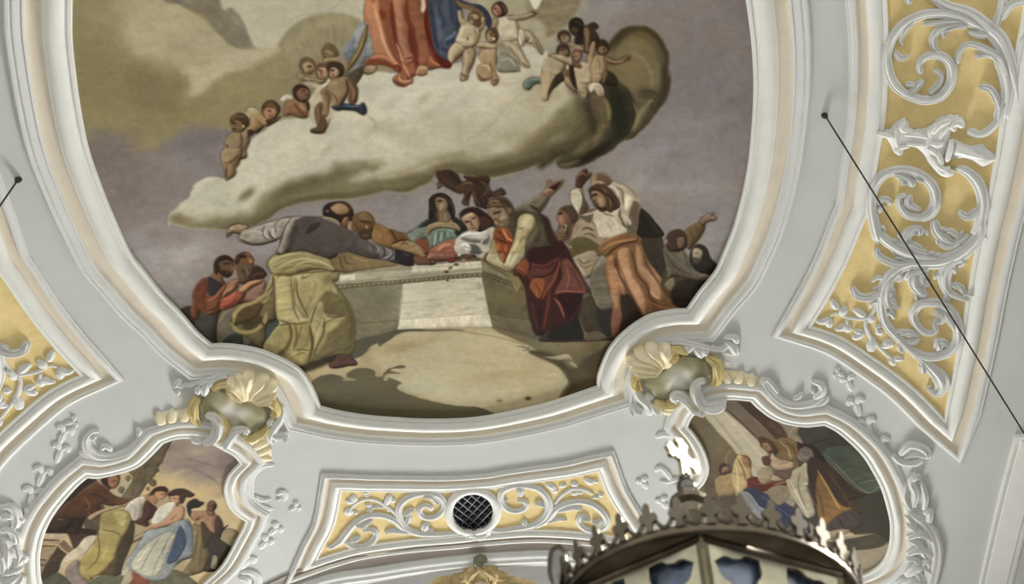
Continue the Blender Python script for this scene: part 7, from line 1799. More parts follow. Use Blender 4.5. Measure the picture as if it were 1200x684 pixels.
def build_panels():
    P, _ = outline(RPANEL); P = P[:-1]
    t = panel(P, 'stucco_panel', 'tall ochre panel with white acanthus scrolls and urn, right of the big fresco', 'wall panel')
    fill_panel(t, right_scrolls(False))
    t = panel(flip(P), 'stucco_panel', 'ochre panel corner with white bud sprigs at the left picture edge', 'wall panel')
    fill_panel(t, right_scrolls(True))
    P, _ = outline(CPANEL); P = P[:-1]
    t = panel(P, 'stucco_panel', 'low ochre panel of white scrolls below the big fresco, round a dark grille', 'wall panel')
    fill_panel(t, centre_scrolls())
    # round grille in the middle of it
    c = np.array(UV(np.array([554.]), np.array([598.]))).ravel()
    e1 = np.array(UV(np.array([554 + 24.5]), np.array([598 - 1.7]))).ravel() - c
    e2 = np.array(UV(np.array([554 + 1.6]), np.array([598 + 21.5]))).ravel() - c
    cen = surf(c[:1], c[1:], 0)[0]
    g = thing('ventilation_grille', cen, 'round black lattice grille in a white ring, set in the ochre panel', 'grille')
    th = np.linspace(0, 2 * np.pi, 49)[:-1]
    P = c + np.cos(th)[:, None] * e1 + np.sin(th)[:, None] * e2
    prof = [(-.02, -.3), (-.02, .05), (0, .075), (.05, .09), (.1, .085), (.14, .06), (.15, .01)]
    V, F = sweep(P, prof, True, outward(P)); mk('ring', V, F, M['bright'], g)
    V, F, _, _ = sheet(P, .03, .02, grow=.0); mk('duct', V, F, M['dark'], g, smooth=False)
    b = Buf()
    ax = e1 / np.linalg.norm(e1); ay = e2 / np.linalg.norm(e2)
    R1, R2 = np.linalg.norm(e1), np.linalg.norm(e2)
    for d in (1, -1):
        u = np.array([math.cos(math.radians(45 * d)), math.sin(math.radians(45 * d))]); w = np.array([-u[1], u[0]])
        for k in range(-5, 6):
            s = k * .125
            L = min(R1, R2) ** 2 - s * s
            if L <= 0: continue
            L = math.sqrt(L) * 1.0
            pa = c + (w[0] * s - u[0] * L) * ax * R1 / min(R1, R2) + (w[1] * s - u[1] * L) * ay * R2 / min(R1, R2)
            pb = c + (w[0] * s + u[0] * L) * ax * R1 / min(R1, R2) + (w[1] * s + u[1] * L) * ay * R2 / min(R1, R2)
            A, B = surf(pa[:1], pa[1:], .05)[0], surf(pb[:1], pb[1:], .05)[0]
            V, F = tube([A, B], .011, 6); b.add(V, F)
    b.build('lattice', M['lattice'], g)
    r = Relief('j')
    r.s('965 330 1010 355 1060 362 1110 350', [6, 11, 12, 10], .12); r.s('975 360 990 375', [5, 5], .12)
    r.done('bracket', 'bright', g)
    r = Relief('k')
    r.s('10 395 30 420 55 440', [6, 8, 6], .14); r.s('85 375 95 400 85 430', [5, 7, 5], .12)
    r.done('bracket_leaf', 'bright', g)


# ================================================================ cartouches, garlands and other stucco
def add_cartouche(crop, label, shellribs, field, frames, leaves, cross, mir=None):
    P = catmull(on_vault(crop, field), 5, True)
    cen = surf(np.array([P[:, 0].mean()]), np.array([P[:, 1].mean()]), 0)[0]
    t = thing('shell_cartouche', cen, label, 'cartouche', None)
    V, F = dome_plate(P, .07, sp=.03, edge=.4, h0=.05)
    o = mk('painted_field', V, F, M['fresco'], t)
    # marbled olive paint with a pale middle
    rng = np.random.default_rng(4)
    Vn = np.array(V)
    c0 = P.mean(0)
    S = np.abs(P - c0).max(0)
    d = np.sqrt((((Vn[:, :2] - c0) / (S * .62)) ** 2).sum(1))
    n = np.sin(Vn[:, 0] * 13 + 2 * np.sin(Vn[:, 1] * 7)) * .5 + np.sin(Vn[:, 1] * 17 + 3 * np.sin(Vn[:, 0] * 9)) * .5
    k = np.clip(1.25 - d * 1.15 + n * .22, 0, 1)[:, None]
    c = np.array([142, 138, 110]) * (1 - k) + np.array([206, 204, 194]) * k + n[:, None] * 6
    at = o.data.color_attributes.new('pigment', 'FLOAT_COLOR', 'POINT')
    out = np.ones((len(Vn), 4), np.float32); out[:, :3] = np.clip(lin(np.clip(c, 0, 255)) * GAIN, 0, .9)
    at.data.foreach_set('color', out.ravel())
    sh = None
    r = Relief(crop)
    for q, w in shellribs:
        r.s(q, w, .24, ridge=.25, ns=11)
    r.done('shell', 'cream', t)
    for nm, mat, ss in frames:
        r = Relief(crop)
        for q in ss:
            r.s(q[0], q[1], q[2] if len(q) > 2 else .2, ridge=q[3] if len(q) > 3 else .3)
        r.done(nm, mat, t)
    return t


def build_cartouches():
    add_cartouche('L', 'shell cartouche with olive painted field above the small left fresco',
                  [('520 390 470 330 430 270 425 225', [6, 9, 12, 9]), ('525 392 500 300 480 230 470 205', [4, 7, 9, 7]), ('535 392 530 300 540 230 550 185', [5, 9, 13, 12]), ('545 395 590 310 640 250 660 215', [5, 10, 16, 13]),
                   ('560 392 640 330 710 290 750 275', [5, 9, 12, 10]), ('570 396 650 365 710 345 745 330', [5, 8, 9, 7]), ('590 400 660 385 720 378', [4, 6, 5]), ('500 385 440 345 410 310', [4, 6, 6])],
                  '200 420 260 330 330 305 400 350 480 400 560 400 640 430 690 480 680 540 620 600 540 640 430 600 380 540 290 480 220 510 200 470',
                  [('ochre_scroll', 'ochre_relief', [('460 345 440 300 390 275 330 285 290 320', [7, 8, 7, 5], .2), ('400 350 420 330 460 330', [6, 9, 7], .22), ('620 420 680 395 730 420 745 470 700 510', [6, 9, 9, 8, 5], .2), ('660 400 720 390 745 430', [5, 6, 4], .22),
                                                     ('200 375 165 420 160 490 180 540 220 550', [5, 8, 9, 8, 5], .2, .45), ('690 570 640 620 560 660 510 650', [4, 7, 7, 4], .18)]),
                   ('white_scroll', 'white', [('240 500 280 490 330 530 330 600 290 660 220 690', [6, 9, 11, 11, 9, 7], .25), ('540 620 520 585 460 590 410 640 370 720', [6, 8, 10, 11, 10], .25), ('220 690 170 680 150 660', [5, 7, 5], .12)]),
                   ('ochre_leaf', 'ochre_relief', [('290 480 350 520 380 570 360 640 320 684', [5, 8, 9, 9, 7], .2), ('450 590 400 610 370 640', [5, 8, 7], .18)]),
                   ('acanthus_leaf', 'white', [('410 235 350 230 290 250 230 270 190 300', [5, 8, 9, 8, 5], .12), ('330 240 290 250 270 300', [6, 8, 5], .15), ('260 265 240 310 235 365', [7, 9, 5], .16), ('210 290 190 330 200 355', [6, 7, 4], .14),
                                               ('230 265 180 280 130 300 80 290', [8, 6, 5, 3], .09), ('80 265 50 280 20 320', [5, 6, 4], .08), ('60 330 40 370', [5, 4], .08), ('100 310 60 300 30 295', [5, 6, 4], .08)]),
                   ('side_leaf', 'white', [('780 420 790 470 770 530 720 600 700 660 740 700', [4, 6, 8, 9, 8, 5], .14), ('700 500 745 490 750 510', [4, 6, 4], .16), ('680 570 700 540 730 530', [4, 6, 4], .16), ('690 620 740 650 800 650 830 655', [5, 8, 7, 5], .13), ('790 684 820 660', [6, 5], .14)])],
                  None, None)
    add_cartouche('M', 'shell cartouche with olive painted field above the small right fresco',
                  [('490 340 500 280 480 220 460 170', [6, 9, 13, 12]), ('480 345 440 270 390 220 350 175', [5, 9, 14, 12]), ('470 350 400 290 320 240 260 215', [5, 9, 13, 11]), ('460 360 380 310 280 290 200 290', [5, 9, 11, 9]),
                   ('450 365 360 345 280 335 230 335', [5, 8, 9, 7]), ('440 372 360 370 300 370 260 372', [4, 6, 6, 5])],
                  '340 430 400 385 480 350 530 300 600 260 690 265 760 300 800 370 810 420 740 420 690 470 640 510 560 510 530 560 450 570 380 530 330 470',
                  [('ochre_scroll', 'ochre_relief', [('500 280 520 230 570 205 620 230 640 245', [6, 9, 9, 8, 5], .2), ('500 290 550 270 570 280', [6, 8, 5], .22), ('300 380 360 385 380 400', [6, 8, 5], .2), ('320 390 275 410 270 460 310 510', [5, 8, 9, 6], .2, .45),
                                                     ('760 270 830 310 850 380 840 440 800 470', [5, 8, 10, 9, 5], .2, .45), ('400 580 480 605 560 600 580 590', [4, 7, 7, 4], .18)]),
                   ('white_scroll', 'white', [('770 430 720 430 690 480 710 560 760 600 840 600 910 580', [6, 8, 11, 11, 10, 8, 5], .25), ('560 580 540 540 570 525 630 560 680 620 740 650', [6, 9, 10, 11, 10, 8], .25), ('740 620 790 640 850 640 900 610', [8, 9, 8, 5], .15), ('640 590 700 640 760 670', [4, 6, 8], .2)]),
                   ('ochre_leaf', 'ochre_relief', [('600 515 640 550 700 600 770 620', [5, 9, 10, 6], .2), ('690 480 700 540 740 590', [4, 7, 6], .2)]),
                   ('acanthus_leaf', 'white', [('510 180 580 170 660 185 740 205 800 225', [5, 9, 10, 9, 6], .12), ('600 185 640 200 655 235', [6, 8, 5], .16), ('680 200 720 230 735 280', [8, 10, 5], .16), ('720 210 760 230 770 265', [6, 8, 4], .15),
                                               ('780 215 840 230 890 220 920 195', [8, 6, 6, 5], .09), ('890 150 930 140 970 150 980 190', [4, 6, 7, 5], .08), ('890 180 930 190 960 220 980 270', [5, 8, 9, 6], .09), ('860 250 920 250 970 265', [5, 6, 4], .07)]),
                   ('side_leaf', 'white', [('245 460 270 510 300 560 350 600 370 640 360 684', [4, 6, 8, 8, 8, 6], .13), ('330 560 370 550 390 560', [5, 7, 5], .15), ('240 600 270 650 320 670', [4, 7, 6], .12), ('260 684 230 650', [5, 4], .13), ('380 600 410 650 440 670', [4, 6, 5], .12)])],
                  None, None)
    # light patch where a repair shows
    P = on_vault('M', '876 318 938 316 942 364 880 366')
    V, F = dome_plate(P, .006, sp=.02, edge=.04)
    tag(mk('plaster_repair', V, F, M['bright']), 'small pale square plaster patch beside the right shell cartouche', 'patch')


def rel_thing(name, label, cat, strokes, crop, mat='white', group=None, part='leaf', mirror=False):
    """a stucco ornament whose strokes are its parts."""
    rs = []
    for s in strokes:
        r = Relief(crop, mirror); r.kh = .75 if 'spray' in name else .4; r.kw = 1.1
        for q in s:
            r.s(q[0], q[1], q[2] if len(q) > 2 else .1, ridge=q[3] if len(q) > 3 else .3)
        rs.append(r)
    cen = np.mean([r.centre() for r in rs], 0)
    t = thing(name, cen, label, cat, group)
    for r in rs:
        r.done(part, mat, t)
    return t


def back_plate(t, crop, s):
    """the low bed of plaster from which a spray of leaves rises."""
    P = catmull(on_vault(crop, s), 4, True)
    V, F = dome_plate(P, .02, sp=.04, edge=.18, sink=.02)
    mk('leaf_bed', V, F, M['white'], t)


def build_ornaments():
    # C-scrolls on the shoulders of the small frames
    rel_thing('rocaille_scroll', 'white C-scroll lying on the upper shoulder of the left small frame', 'stucco scroll',
              [[('580 25 520 35 475 90 480 160 540 220 640 235 750 215 840 165 900 90 930 10', [4, 6, 9, 12, 14, 13, 12, 11, 9, 6], .17), ('510 100 530 80 550 85', [4, 6, 4], .15)],
               [('430 180 460 215 520 240 600 250', [6, 8, 8, 5], .14)], [('590 180 610 145 650 155 670 185', [4, 6, 6, 4], .16)], [('640 280 700 265 770 240 830 200', [7, 9, 7, 4], .11), ('650 300 670 270', [6, 4], .12)], [('870 0 890 30 870 70', [4, 6, 4], .16)]], 'a')
    rel_thing('rocaille_scroll', 'white C-scroll lying on the upper shoulder of the right small frame', 'stucco scroll',
              [[('450 85 430 105 470 160 530 200 600 205 660 190 700 160', [8, 11, 13, 13, 12, 10, 6], .17)], [('640 95 680 110 690 140 650 175', [5, 8, 9, 6], .16), ('640 130 660 150', [4, 5], .17)], [('720 160 690 190 640 205', [4, 8, 6], .15), ('560 175 590 160 600 145', [4, 5, 3], .18)],
               [('440 80 470 110 500 150', [3, 5, 4], .18)], [('540 210 560 235 580 245', [4, 6, 4], .12)], [('600 215 610 240 615 250', [4, 5, 4], .12)]], 'Y')
    # ribbed shoulders beside the shell cartouches
    for crop, s, lab in (('d', '0 75 60 60 120 45 180 40 240 35 290 40', 'cream ribbed shell edging on the top of the left small frame'),
                         ('d', '770 200 820 240 850 300 870 350 850 400', 'cream ribbed shell edging down the right of the left small frame'),
                         ('Y', '240 85 280 75 320 78 360 90 410 95', 'cream ribbed shell edging on the top of the right small frame'),
                         ('e', '-60 60 -90 110 -100 160', 'cream ribbed shell edging left of the right small frame')):
        P = catmull(on_vault(crop, s), 8)
        D = offset_dirs(P, False)
        cen = surf(P[:1, 0], P[:1, 1], 0)[0]
        t = thing('ribbed_edging', cen, lab, 'stucco edging')
        V, F = stroke_geo(P, .24, .02, ridge=0)
        mk('edging', V, F, M['cream'], t)
        L = np.r_[0, np.cumsum(np.linalg.norm(np.diff(P, axis=0), axis=1))]
        k = max(3, int(L[-1] / .15))
        for q in range(k):
            i = int(np.argmin(abs(L - L[-1] * (q + .5) / k)))
            a, b_ = P[i] + D[i] * .14, P[i] - D[i] * .14
            V, F = stroke_geo(catmull(np.array([a, (a + b_) / 2, b_]), 4), [.07, .15, .16], [.03, .055, .065], ridge=0, h0=.005)
            mk('rib', V, F, M['cream'], t)
    # strings of bell flowers
    def garland(crop, flowers, lab):
        st = []
        for (x, y, dx, dy, s) in flowers:
            n = math.hypot(dx, dy); dx, dy = dx / n, dy / n
            px, py = -dy, dx
            f = []
            f.append(('%g %g %g %g' % (x, y, x + dx * 70 * s, y + dy * 70 * s), [5 * s, 8 * s, 4 * s], .075))
            for sg in (1, -1):
                f.append(('%g %g %g %g %g %g' % (x + dx * 10 * s, y + dy * 10 * s, x + px * sg * 22 * s - dx * 12 * s, y + py * sg * 22 * s - dy * 12 * s, x + px * sg * 38 * s + dx * 8 * s, y + py * sg * 38 * s + dy * 8 * s), [4 * s, 7 * s, 5 * s], .08))
            st.append(f)
        rel_thing('bellflower_garland', lab, 'garland', st, crop, part='bellflower')
    garland('Y', [(800, 90, .3, 1, .8), (835, 190, .25, 1, 1), (885, 280, .3, 1, 1), (945, 365, .35, 1, 1), (755, 62, 1, .4, .6)], 'string of white bell flowers right of the right C-scroll')
    garland('N', [(255, 80, -.4, 1, .9), (240, 150, -.3, 1, .9), (170, 240, -.3, 1, .95), (130, 320, -.2, 1, 1), (290, 45, -1, .3, .6)], 'string of white bell flowers left of the left C-scroll')
    garland('i', [(510, 250, -.8, .5, .7), (400, 370, -.7, .7, .9), (345, 440, -.6, .8, .9), (240, 540, -.5, .8, 1.1)], 'string of white bell flowers between the left small frame and the low ochre panel')
    garland('o', [(75, 360, .5, 1, .9), (205, 490, .5, 1, .9)], 'string of white bell flowers left of the lantern cross')
    # volutes at the waists of the small frames
    rel_thing('waist_volute', 'faint white volute hugging the inner waist of the left small frame', 'stucco scroll',
              [[('390 20 320 30 260 80 240 150 250 210 300 250 380 270', [4, 7, 9, 11, 11, 9, 4], .09)], [('270 190 320 215 370 205', [4, 6, 3], .08)], [('400 190 430 170 450 190 440 220', [4, 6, 6, 4], .08), ('400 220 420 205', [3, 4], .08)]], 'i')
    rel_thing('waist_volute', 'faint white volute hugging the inner waist of the right small frame', 'stucco scroll',
              [[('160 70 220 50 300 70 350 130 360 210', [5, 9, 10, 10, 6], .09)], [('160 300 190 270 230 300 270 360', [4, 6, 7, 4], .08)], [('190 360 240 365 300 350 380 360 420 330', [3, 5, 6, 6, 4], .08)]], 'o')
    # foliage outside the small frames
    t = rel_thing('acanthus_spray', 'white acanthus spray climbing outside the right small frame', 'stucco foliage',
              [[('395 530 350 500 300 520', [5, 9, 5], .2)], [('400 580 350 555 298 575', [5, 10, 5], .2)], [('398 640 345 615 295 650', [5, 11, 6], .2)], [('385 690 330 660 285 700', [5, 11, 6], .2)], [('350 330 365 380 360 430', [3, 6, 4], .12)], [('300 330 295 380 320 430', [4, 6, 4], .14)],
               [('275 240 310 205 355 215 370 240 330 235 290 250', [5, 8, 9, 8, 6, 4], .13)], [('250 235 280 260 330 265 360 250', [5, 8, 8, 4], .12)], [('330 300 315 330 330 370 320 420', [6, 8, 8, 5], .12), ('350 320 335 310 318 325', [4, 6, 4], .14)],
               [('290 400 320 440 370 480 395 540 395 600 375 684 350 740', [5, 9, 12, 13, 13, 13, 9], .14)], [('300 470 330 490 350 520', [5, 8, 5], .16)], [('300 520 340 540 370 590', [6, 10, 6], .17)], [('295 590 330 590 360 620', [6, 8, 5], .17)],
               [('360 440 380 430 375 470', [5, 7, 5], .14)], [('350 610 375 595 378 620', [5, 7, 5], .18)], [('300 620 340 640 350 684', [6, 10, 7], .16)], [('260 684 300 660 330 684', [5, 8, 6], .14)], [('300 440 320 470', [6, 5], .14)]], 'X')
    back_plate(t, 'X', '255 240 300 208 355 215 372 245 335 270 322 300 350 320 338 380 350 430 385 440 398 520 402 600 388 684 370 760 240 760 280 684 305 600 300 480 285 400 268 320')
    t = rel_thing('acanthus_spray', 'white acanthus spray climbing outside the left small frame', 'stucco foliage',
              [[('20 430 70 450 110 500', [4, 8, 5], .16)], [('60 330 110 350 130 420', [4, 8, 5], .15)], [('100 430 120 480 110 540', [4, 8, 5], .16)], [('0 480 20 540 15 600', [5, 8, 6], .15)],
               [('0 190 50 175 95 200 110 260 90 320', [5, 8, 10, 11, 7], .13)], [('10 250 40 230 90 250', [5, 8, 5], .14)], [('110 260 140 250 150 280', [5, 7, 4], .12)], [('0 330 50 320 90 350 95 400 60 370', [6, 8, 9, 8, 5], .13)], [('15 380 40 400 50 450 45 520 50 580', [5, 8, 9, 9, 6], .13)],
               [('60 560 110 540 150 500 155 540', [7, 10, 10, 6], .13)], [('0 600 60 590 120 570 150 560', [6, 10, 9, 5], .15)], [('20 684 80 640 140 600', [8, 12, 7], .15)], [('60 700 120 660 150 610', [6, 10, 6], .14)], [('170 180 180 230 150 330', [5, 7, 4], .08)]], 'h')
    back_plate(t, 'h', '-60 190 50 172 100 198 130 245 160 262 158 320 128 420 152 470 162 540 150 600 140 720 -60 720')
    rel_thing('acanthus_curl', 'small white acanthus curl at the bottom edge beside the left frame', 'stucco foliage',
              [[('200 620 250 615 290 640 295 680 270 720', [4, 7, 8, 8, 6], .12)], [('190 650 230 655 245 684', [5, 8, 6], .13)], [('90 684 60 700', [5, 4], .1)]], 'i')


# ================================================================ wires, chancel cartouche
def build_wires():
    for p0, p1, d1, lab in (((966, 135), (1330, 640), None, 'long dark wire from a hook across the tall ochre panel'), ((22, 210), (-130, 372), None, 'short dark wire from a hook at the left picture edge')):
        a = sp3(*p0, .0)
        b = sp3(*p1, 1.2)
        t = thing('suspension_wire', a, lab, 'wire')
        V, F = lathe([(.001, .02), (.035, .02), (.04, -.01), (.03, -.05), (.015, -.075), (.001, -.08)], 12)
        mk('hook_plate', np.array(V) + a, F, M['rope'], t)
        top = a + np.array([0, 0, -.06])
        n = 24
        path = [top + (b - top) * (k / n) + np.array([0, 0, -.10 * math.sin(math.pi * k / n)]) * (1 if p0[0] > 500 else .2) for k in range(n + 1)]
        V, F = tube(path, .0105, 6)
        mk('wire', V, F, M['rope'], t)


def build_chancel_cartouche():
    # gilded crest standing under the crown of the chancel arch, on the painted vault
    t = thing('crest_cartouche', sp3(565, 676, 0), 'gilded cream crest with shell under the arch, beneath the low ochre panel', 'cartouche')
    H0 = .03

    def R(strokes, nm, mat='chancel_gold'):
        r = Relief('j')
        for q in strokes:
            r.s(q[0], q[1], q[2], ridge=q[3] if len(q) > 3 else .3, h0=H0)
        r.done(nm, mat, t)
    P = catmull(on_vault('j', '975 700 985 630 1012 580 1042 548 1088 548 1118 580 1145 630 1160 700 1160 790 975 790'), 4, True)
    V, F = dome_plate(P, .10, sp=.04, edge=.2, h0=H0)
    mk('crest_body', V, F, M['chancel_gold'], t)
    R([('1045 540 1050 510 1075 505 1090 530', [5, 8, 8, 5], .25)], 'finial', 'leafgreen')
    R([('1060 550 1010 575 985 620 1010 640 1040 620', [7, 9, 9, 8, 5], .2), ('1080 550 1120 570 1150 600 1140 640 1110 630', [7, 9, 9, 8, 5], .2)], 'volute')
    R([('880 615 930 630 975 600', [4, 8, 6], .17), ('740 700 800 660 870 650 960 670 980 700', [7, 9, 9, 9, 6], .17), ('1160 600 1210 620 1250 615', [6, 8, 4], .17)], 'side_scroll')
    for k in range(7):
        a = math.radians(-160 + k * 23.3)
        R([('1062 690 %g %g %g %g' % (1062 + 28 * math.cos(a), 690 + 34 * math.sin(a), 1062 + 56 * math.cos(a), 690 + 62 * math.sin(a)), [2.5, 6, 7], .22, 0)], 'shell_rib', 'beige')
    R([('1170 684 1230 655 1310 660 1390 684 1430 720', [6, 8, 8, 7, 5], .17)], 'side_scroll')
    t = thing('painted_foliage', sp3(465, 682, -.5), 'dim green leaf painted on the grey chancel vault, left of the crest', 'painted foliage')
    r = Relief('j')
    for q in ('500 660 530 640 560 650', '520 684 560 660 600 640', '540 700 590 670 650 650', '500 684 540 680 580 690'):
        r.s(q, [3, 9, 3], .03, h0=-.52)
    r.done('leaf', 'leafgreen', t)
    t = thing('painted_foliage', sp3(665, 672, -.5), 'dim green leaf painted on the chancel vault behind the lantern', 'painted foliage')
    r = Relief('k')
    for q in ('490 600 520 620 540 660', '520 590 550 620 545 670', '560 600 550 640 560 690'):
        r.s(q, [3, 9, 3], .03, h0=-.52)
    r.done('leaf', 'leafgreen', t)


# ================================================================ the processional lantern
def build_lantern():
    C = at_px(829, 730, 1.25)                       # centre of the crown ring
    R0 = .205
    t = thing('processional_lantern', (C[0], C[1], 0), 'gilt gothic lantern with blue glass, crowned ring and cross, near the camera', 'lantern')
    # azimuth towards the viewer
    az = math.atan2(-C[1], -C[0]) + math.radians(LANT_ROT)

    def L(V):
        return np.asarray(V, float) + C
    # crown ring: a flat brass dish open below
    V, F = lathe([(.02, .020), (R0 * .93, .018), (R0 * .965, .011), (R0 * .982, .001), (R0 * .992, .001), (R0 * .975, .014), (R0 * .94, .022), (.02, .024)], 72)
    mk('crown_plate', L(V), F, M['shade_brass'], t)
    V, F = lathe([(R0 * .985, .0), (R0 * 1.0, -.001), (R0 * 1.008, .003), (R0 * 1.003, .006), (R0 * 1.008, .010), (R0 * .998, .013), (R0 * .985, .011), (R0 * .985, .0)], 72)
    ring = mk('crown_ring', L(V), F, M['brass'], t)
    # cresting of fleurons
    N = 34
    for k in range(N):
        a = 2 * math.pi * (k + .4) / N + az
        e = np.array([math.cos(a), math.sin(a), 0]); s = np.array([-math.sin(a), math.cos(a), 0])
        b = Buf()
        P = [(-.008, 0), (-.006, .012), (-.016, .017), (-.0185, .023), (-.014, .029), (-.007, .029), (-.0075, .036), (-.0055, .043), (0, .047), (.0055, .043), (.0075, .036), (.007, .029), (.014, .029), (.0185, .023), (.016, .017), (.006, .012), (.008, 0)]
        P = [(x * .70, z * .80) for x, z in P]
        base = e * R0 + np.array([0, 0, .010])
        Va = [base + s * x + np.array([0, 0, z]) + e * (.003 + z * .25) for x, z in P]
        Vb = [base + s * x + np.array([0, 0, z]) + e * (-.002 + z * .25) for x, z in P]
        n = len(P)
        b.add(Va + Vb, [tuple(range(n)), tuple(reversed(range(n, 2 * n)))] + [(i, (i + 1) % n, n + (i + 1) % n, n + i) for i in range(n)])
        arc = []
        for q in range(9):
            aa = a + 2 * math.pi / N * q / 8
            zz = .014 + .010 * math.cos(2 * math.pi * q / 8)
            arc.append(np.array([math.cos(aa), math.sin(aa), 0]) * R0 * 1.005 + np.array([0, 0, .008 + zz]))
        Vt, Ft = tube(arc, .0032, 6); b.add(Vt, Ft)
        o = b.build('fleuron', M['brass_crest'], t, smooth=False)
        o.data.transform(Matrix.Translation(Vector(C)))
        o.parent = ring
    # roof cone, knob and cross
    V, F = lathe([(R0 * .5, .05), (R0 * .32, .09), (R0 * .17, .13), (R0 * .11, .175), (R0 * .12, .188), (R0 * .155, .196), (R0 * .15, .206), (R0 * .09, .213), (.010, .216)], 16)
    mk('roof', L(V), F, M['brass'], t, smooth=False)
    V, F = lathe([(.012, .184), (.018, .187), (.019, .191), (.011, .196), (.014, .201), (.0165, .208), (.0155, .216), (.010, .223), (.0115, .227), (.008, .233), (.006, .238)], 24)
    V = np.array(V) + np.array([0, 0, .024])
    mk('knob', L(V), F, M['knob'], t)
    # cross: arms end in small trefoils
    a = az + math.radians(CROSS_ROT)
    s = np.array([math.cos(a), math.sin(a), 0]); e = np.array([-math.sin(a), math.cos(a), 0]); up = np.array([0, 0, 1.])
    c0 = np.array([0, 0, .294])
    w = .0066
    out = [(-w, -.048), (-w, -w), (-.018, -w), (-.021, -.011), (-.026, -.0095), (-.026, -.005), (-.031, 0), (-.026, .005), (-.026, .0095), (-.021, .011), (-.018, w), (-w, w),
           (-w, .018), (-.011, .021), (-.0095, .026), (-.005, .026), (0, .031), (.005, .026), (.0095, .026), (.011, .021), (w, .018), (w, w),
           (.018, w), (.021, .011), (.026, .0095), (.026, .005), (.031, 0), (.026, -.005), (.026, -.0095), (.021, -.011), (.018, -w), (w, -w), (w, -.048)]
    out = [(x * 1.38, z * (1.38 if z > -.04 else .95)) for x, z in out]
    n = len(out)
    Va = [c0 + s * x + up * z + e * .004 for x, z in out]; Vb = [c0 + s * x + up * z - e * .004 for x, z in out]
    o = mk('cross', L(Va + Vb), [tuple(range(n)), tuple(reversed(range(n, 2 * n)))] + [(i, (i + 1) % n, n + (i + 1) % n, n + i) for i in range(n)], M['gilt_bright'], t, smooth=False)
    # hexagonal body: six traceried windows between corner posts, narrowing downwards
    rt, rb, H = R0 * .93, R0 * .67, .30
    zt = -.002
    for k in range(6):
        a0 = az + k * math.pi / 3; a1 = a0 + math.pi / 3
        T0 = np.array([math.cos(a0) * rt, math.sin(a0) * rt, zt]); T1 = np.array([math.cos(a1) * rt, math.sin(a1) * rt, zt])
        B0 = np.array([math.cos(a0) * rb, math.sin(a0) * rb, zt - H]); B1 = np.array([math.cos(a1) * rb, math.sin(a1) * rb, zt - H])
        n_ = np.cross(T1 - T0, B0 - T0); n_ /= np.linalg.norm(n_)
        if n_ @ (T0 + T1) < 0: n_ = -n_

        def Q(u, v, d=0.0):
            return (T0 * (1 - u) + T1 * u) * (1 - v) + (B0 * (1 - u) + B1 * u) * v + n_ * d
        # glass pane
        g = mk('glass_pane', L([Q(.03, .02, -.006), Q(.97, .02, -.006), Q(.97, .98, -.006), Q(.03, .98, -.006)]), [(0, 1, 2, 3)], M['glass'], t, smooth=False)
        tracery(Q, T0, T1, B0, B1, n_, C, t).parent = g
        # corner post
        pb = Buf()
        V, F = tube([T0 + np.array([0, 0, 0]), B0], .0085, 6); pb.add(V, F)
        post = o = pb.build('corner_post', M['gilt'], t, smooth=True); o.data.transform(Matrix.Translation(Vector(C)))
        # thin bright bead down the post
        er = np.array([math.cos(a0), math.sin(a0), 0])
        V, F = tube([T0 + er * .009 + np.array([0, 0, -.02]), B0 + er * .009], .0022, 6)
        mk('bead', L(V), F, M['gilt_bright'], t).parent = post
        # cornice moulding
        V, F = tube([T0 * 1.02, T1 * 1.02], .008, 8)
        mk('cornice', L(V), F, M['brass'], t)
    # bottom plate and pole to the floor
    V, F = lathe([(.01, zt - H - .01), (rb * 1.05, zt - H - .01), (rb * 1.08, zt - H), (rb * .9, zt - H + .008), (.01, zt - H + .008)], 6)
    mk('base_plate', L(V), F, M['gilt'], t, smooth=False)
    zb = -C[2]
    V, F = lathe([(.05, zb), (.05, zb + .02), (.018, zb + .03), (.016, zt - H - .16), (.03, zt - H - .12), (.045, zt - H - .08), (.02, zt - H - .03), (.05, zt - H - .01)], 24)
    mk('pole', L(V), F, M['brass'], t)
    # side bracket with a round metal knob, seen at the left
    K = at_px(650, 672, 1.2) - C
    b = Buf()
    Vk, Fk = lathe([(.001, .022), (.008, .020), (.0135, .012), (.0155, 0), (.015, -.02), (.013, -.03), (.006, -.045), (.005, -.06)], 24, c=tuple(K))
    mk('bracket_knob', L(Vk), Fk, M['knob'], t)
    pth = [K + np.array([0, 0, -.055]), K + np.array([0, 0, -.14]), K * .8 + np.array([0, 0, -.24]), K * .4 + np.array([0, 0, -.31 - K[2] * .2]), np.array([0, 0, zt - H - .07])]
    V, F = tube(catmull(np.array(pth), 6), .006, 8)
    mk('bracket_arm', L(V), F, M['brass'], t)
    # the whole lantern leans a little to the right on its pole
    ax = Vector((float(C[0]), float(C[1]), 0)).normalized()
    bpy.context.view_layer.update()
    t.matrix_world = Matrix.Translation(Vector(C)) @ Matrix.Rotation(math.radians(LEAN), 4, ax) @ Matrix.Translation(-Vector(C)) @ t.matrix_world


def circle_pts(cx, cy, r, n, a0=0, a1=360):
    return [(cx + r * math.cos(math.radians(a0 + (a1 - a0) * k / n)), cy + r * math.sin(math.radians(a0 + (a1 - a0) * k / n))) for k in range(n)]


def trefoil(cx, cy, r, rot=0):
    """outline of a three-lobed opening."""
    pt = []
    for k in range(3):
        a = rot + 120 * k
        lx, ly = cx + r * .52 * math.cos(math.radians(a)), cy + r * .52 * math.sin(math.radians(a))
        for q in range(9):
            b = a - 100 + 200 * q / 8
            rr = r * .46 * (1.25 if q == 4 else 1)
            pt.append((lx + rr * math.cos(math.radians(b)), ly + rr * math.sin(math.radians(b))))
    return pt


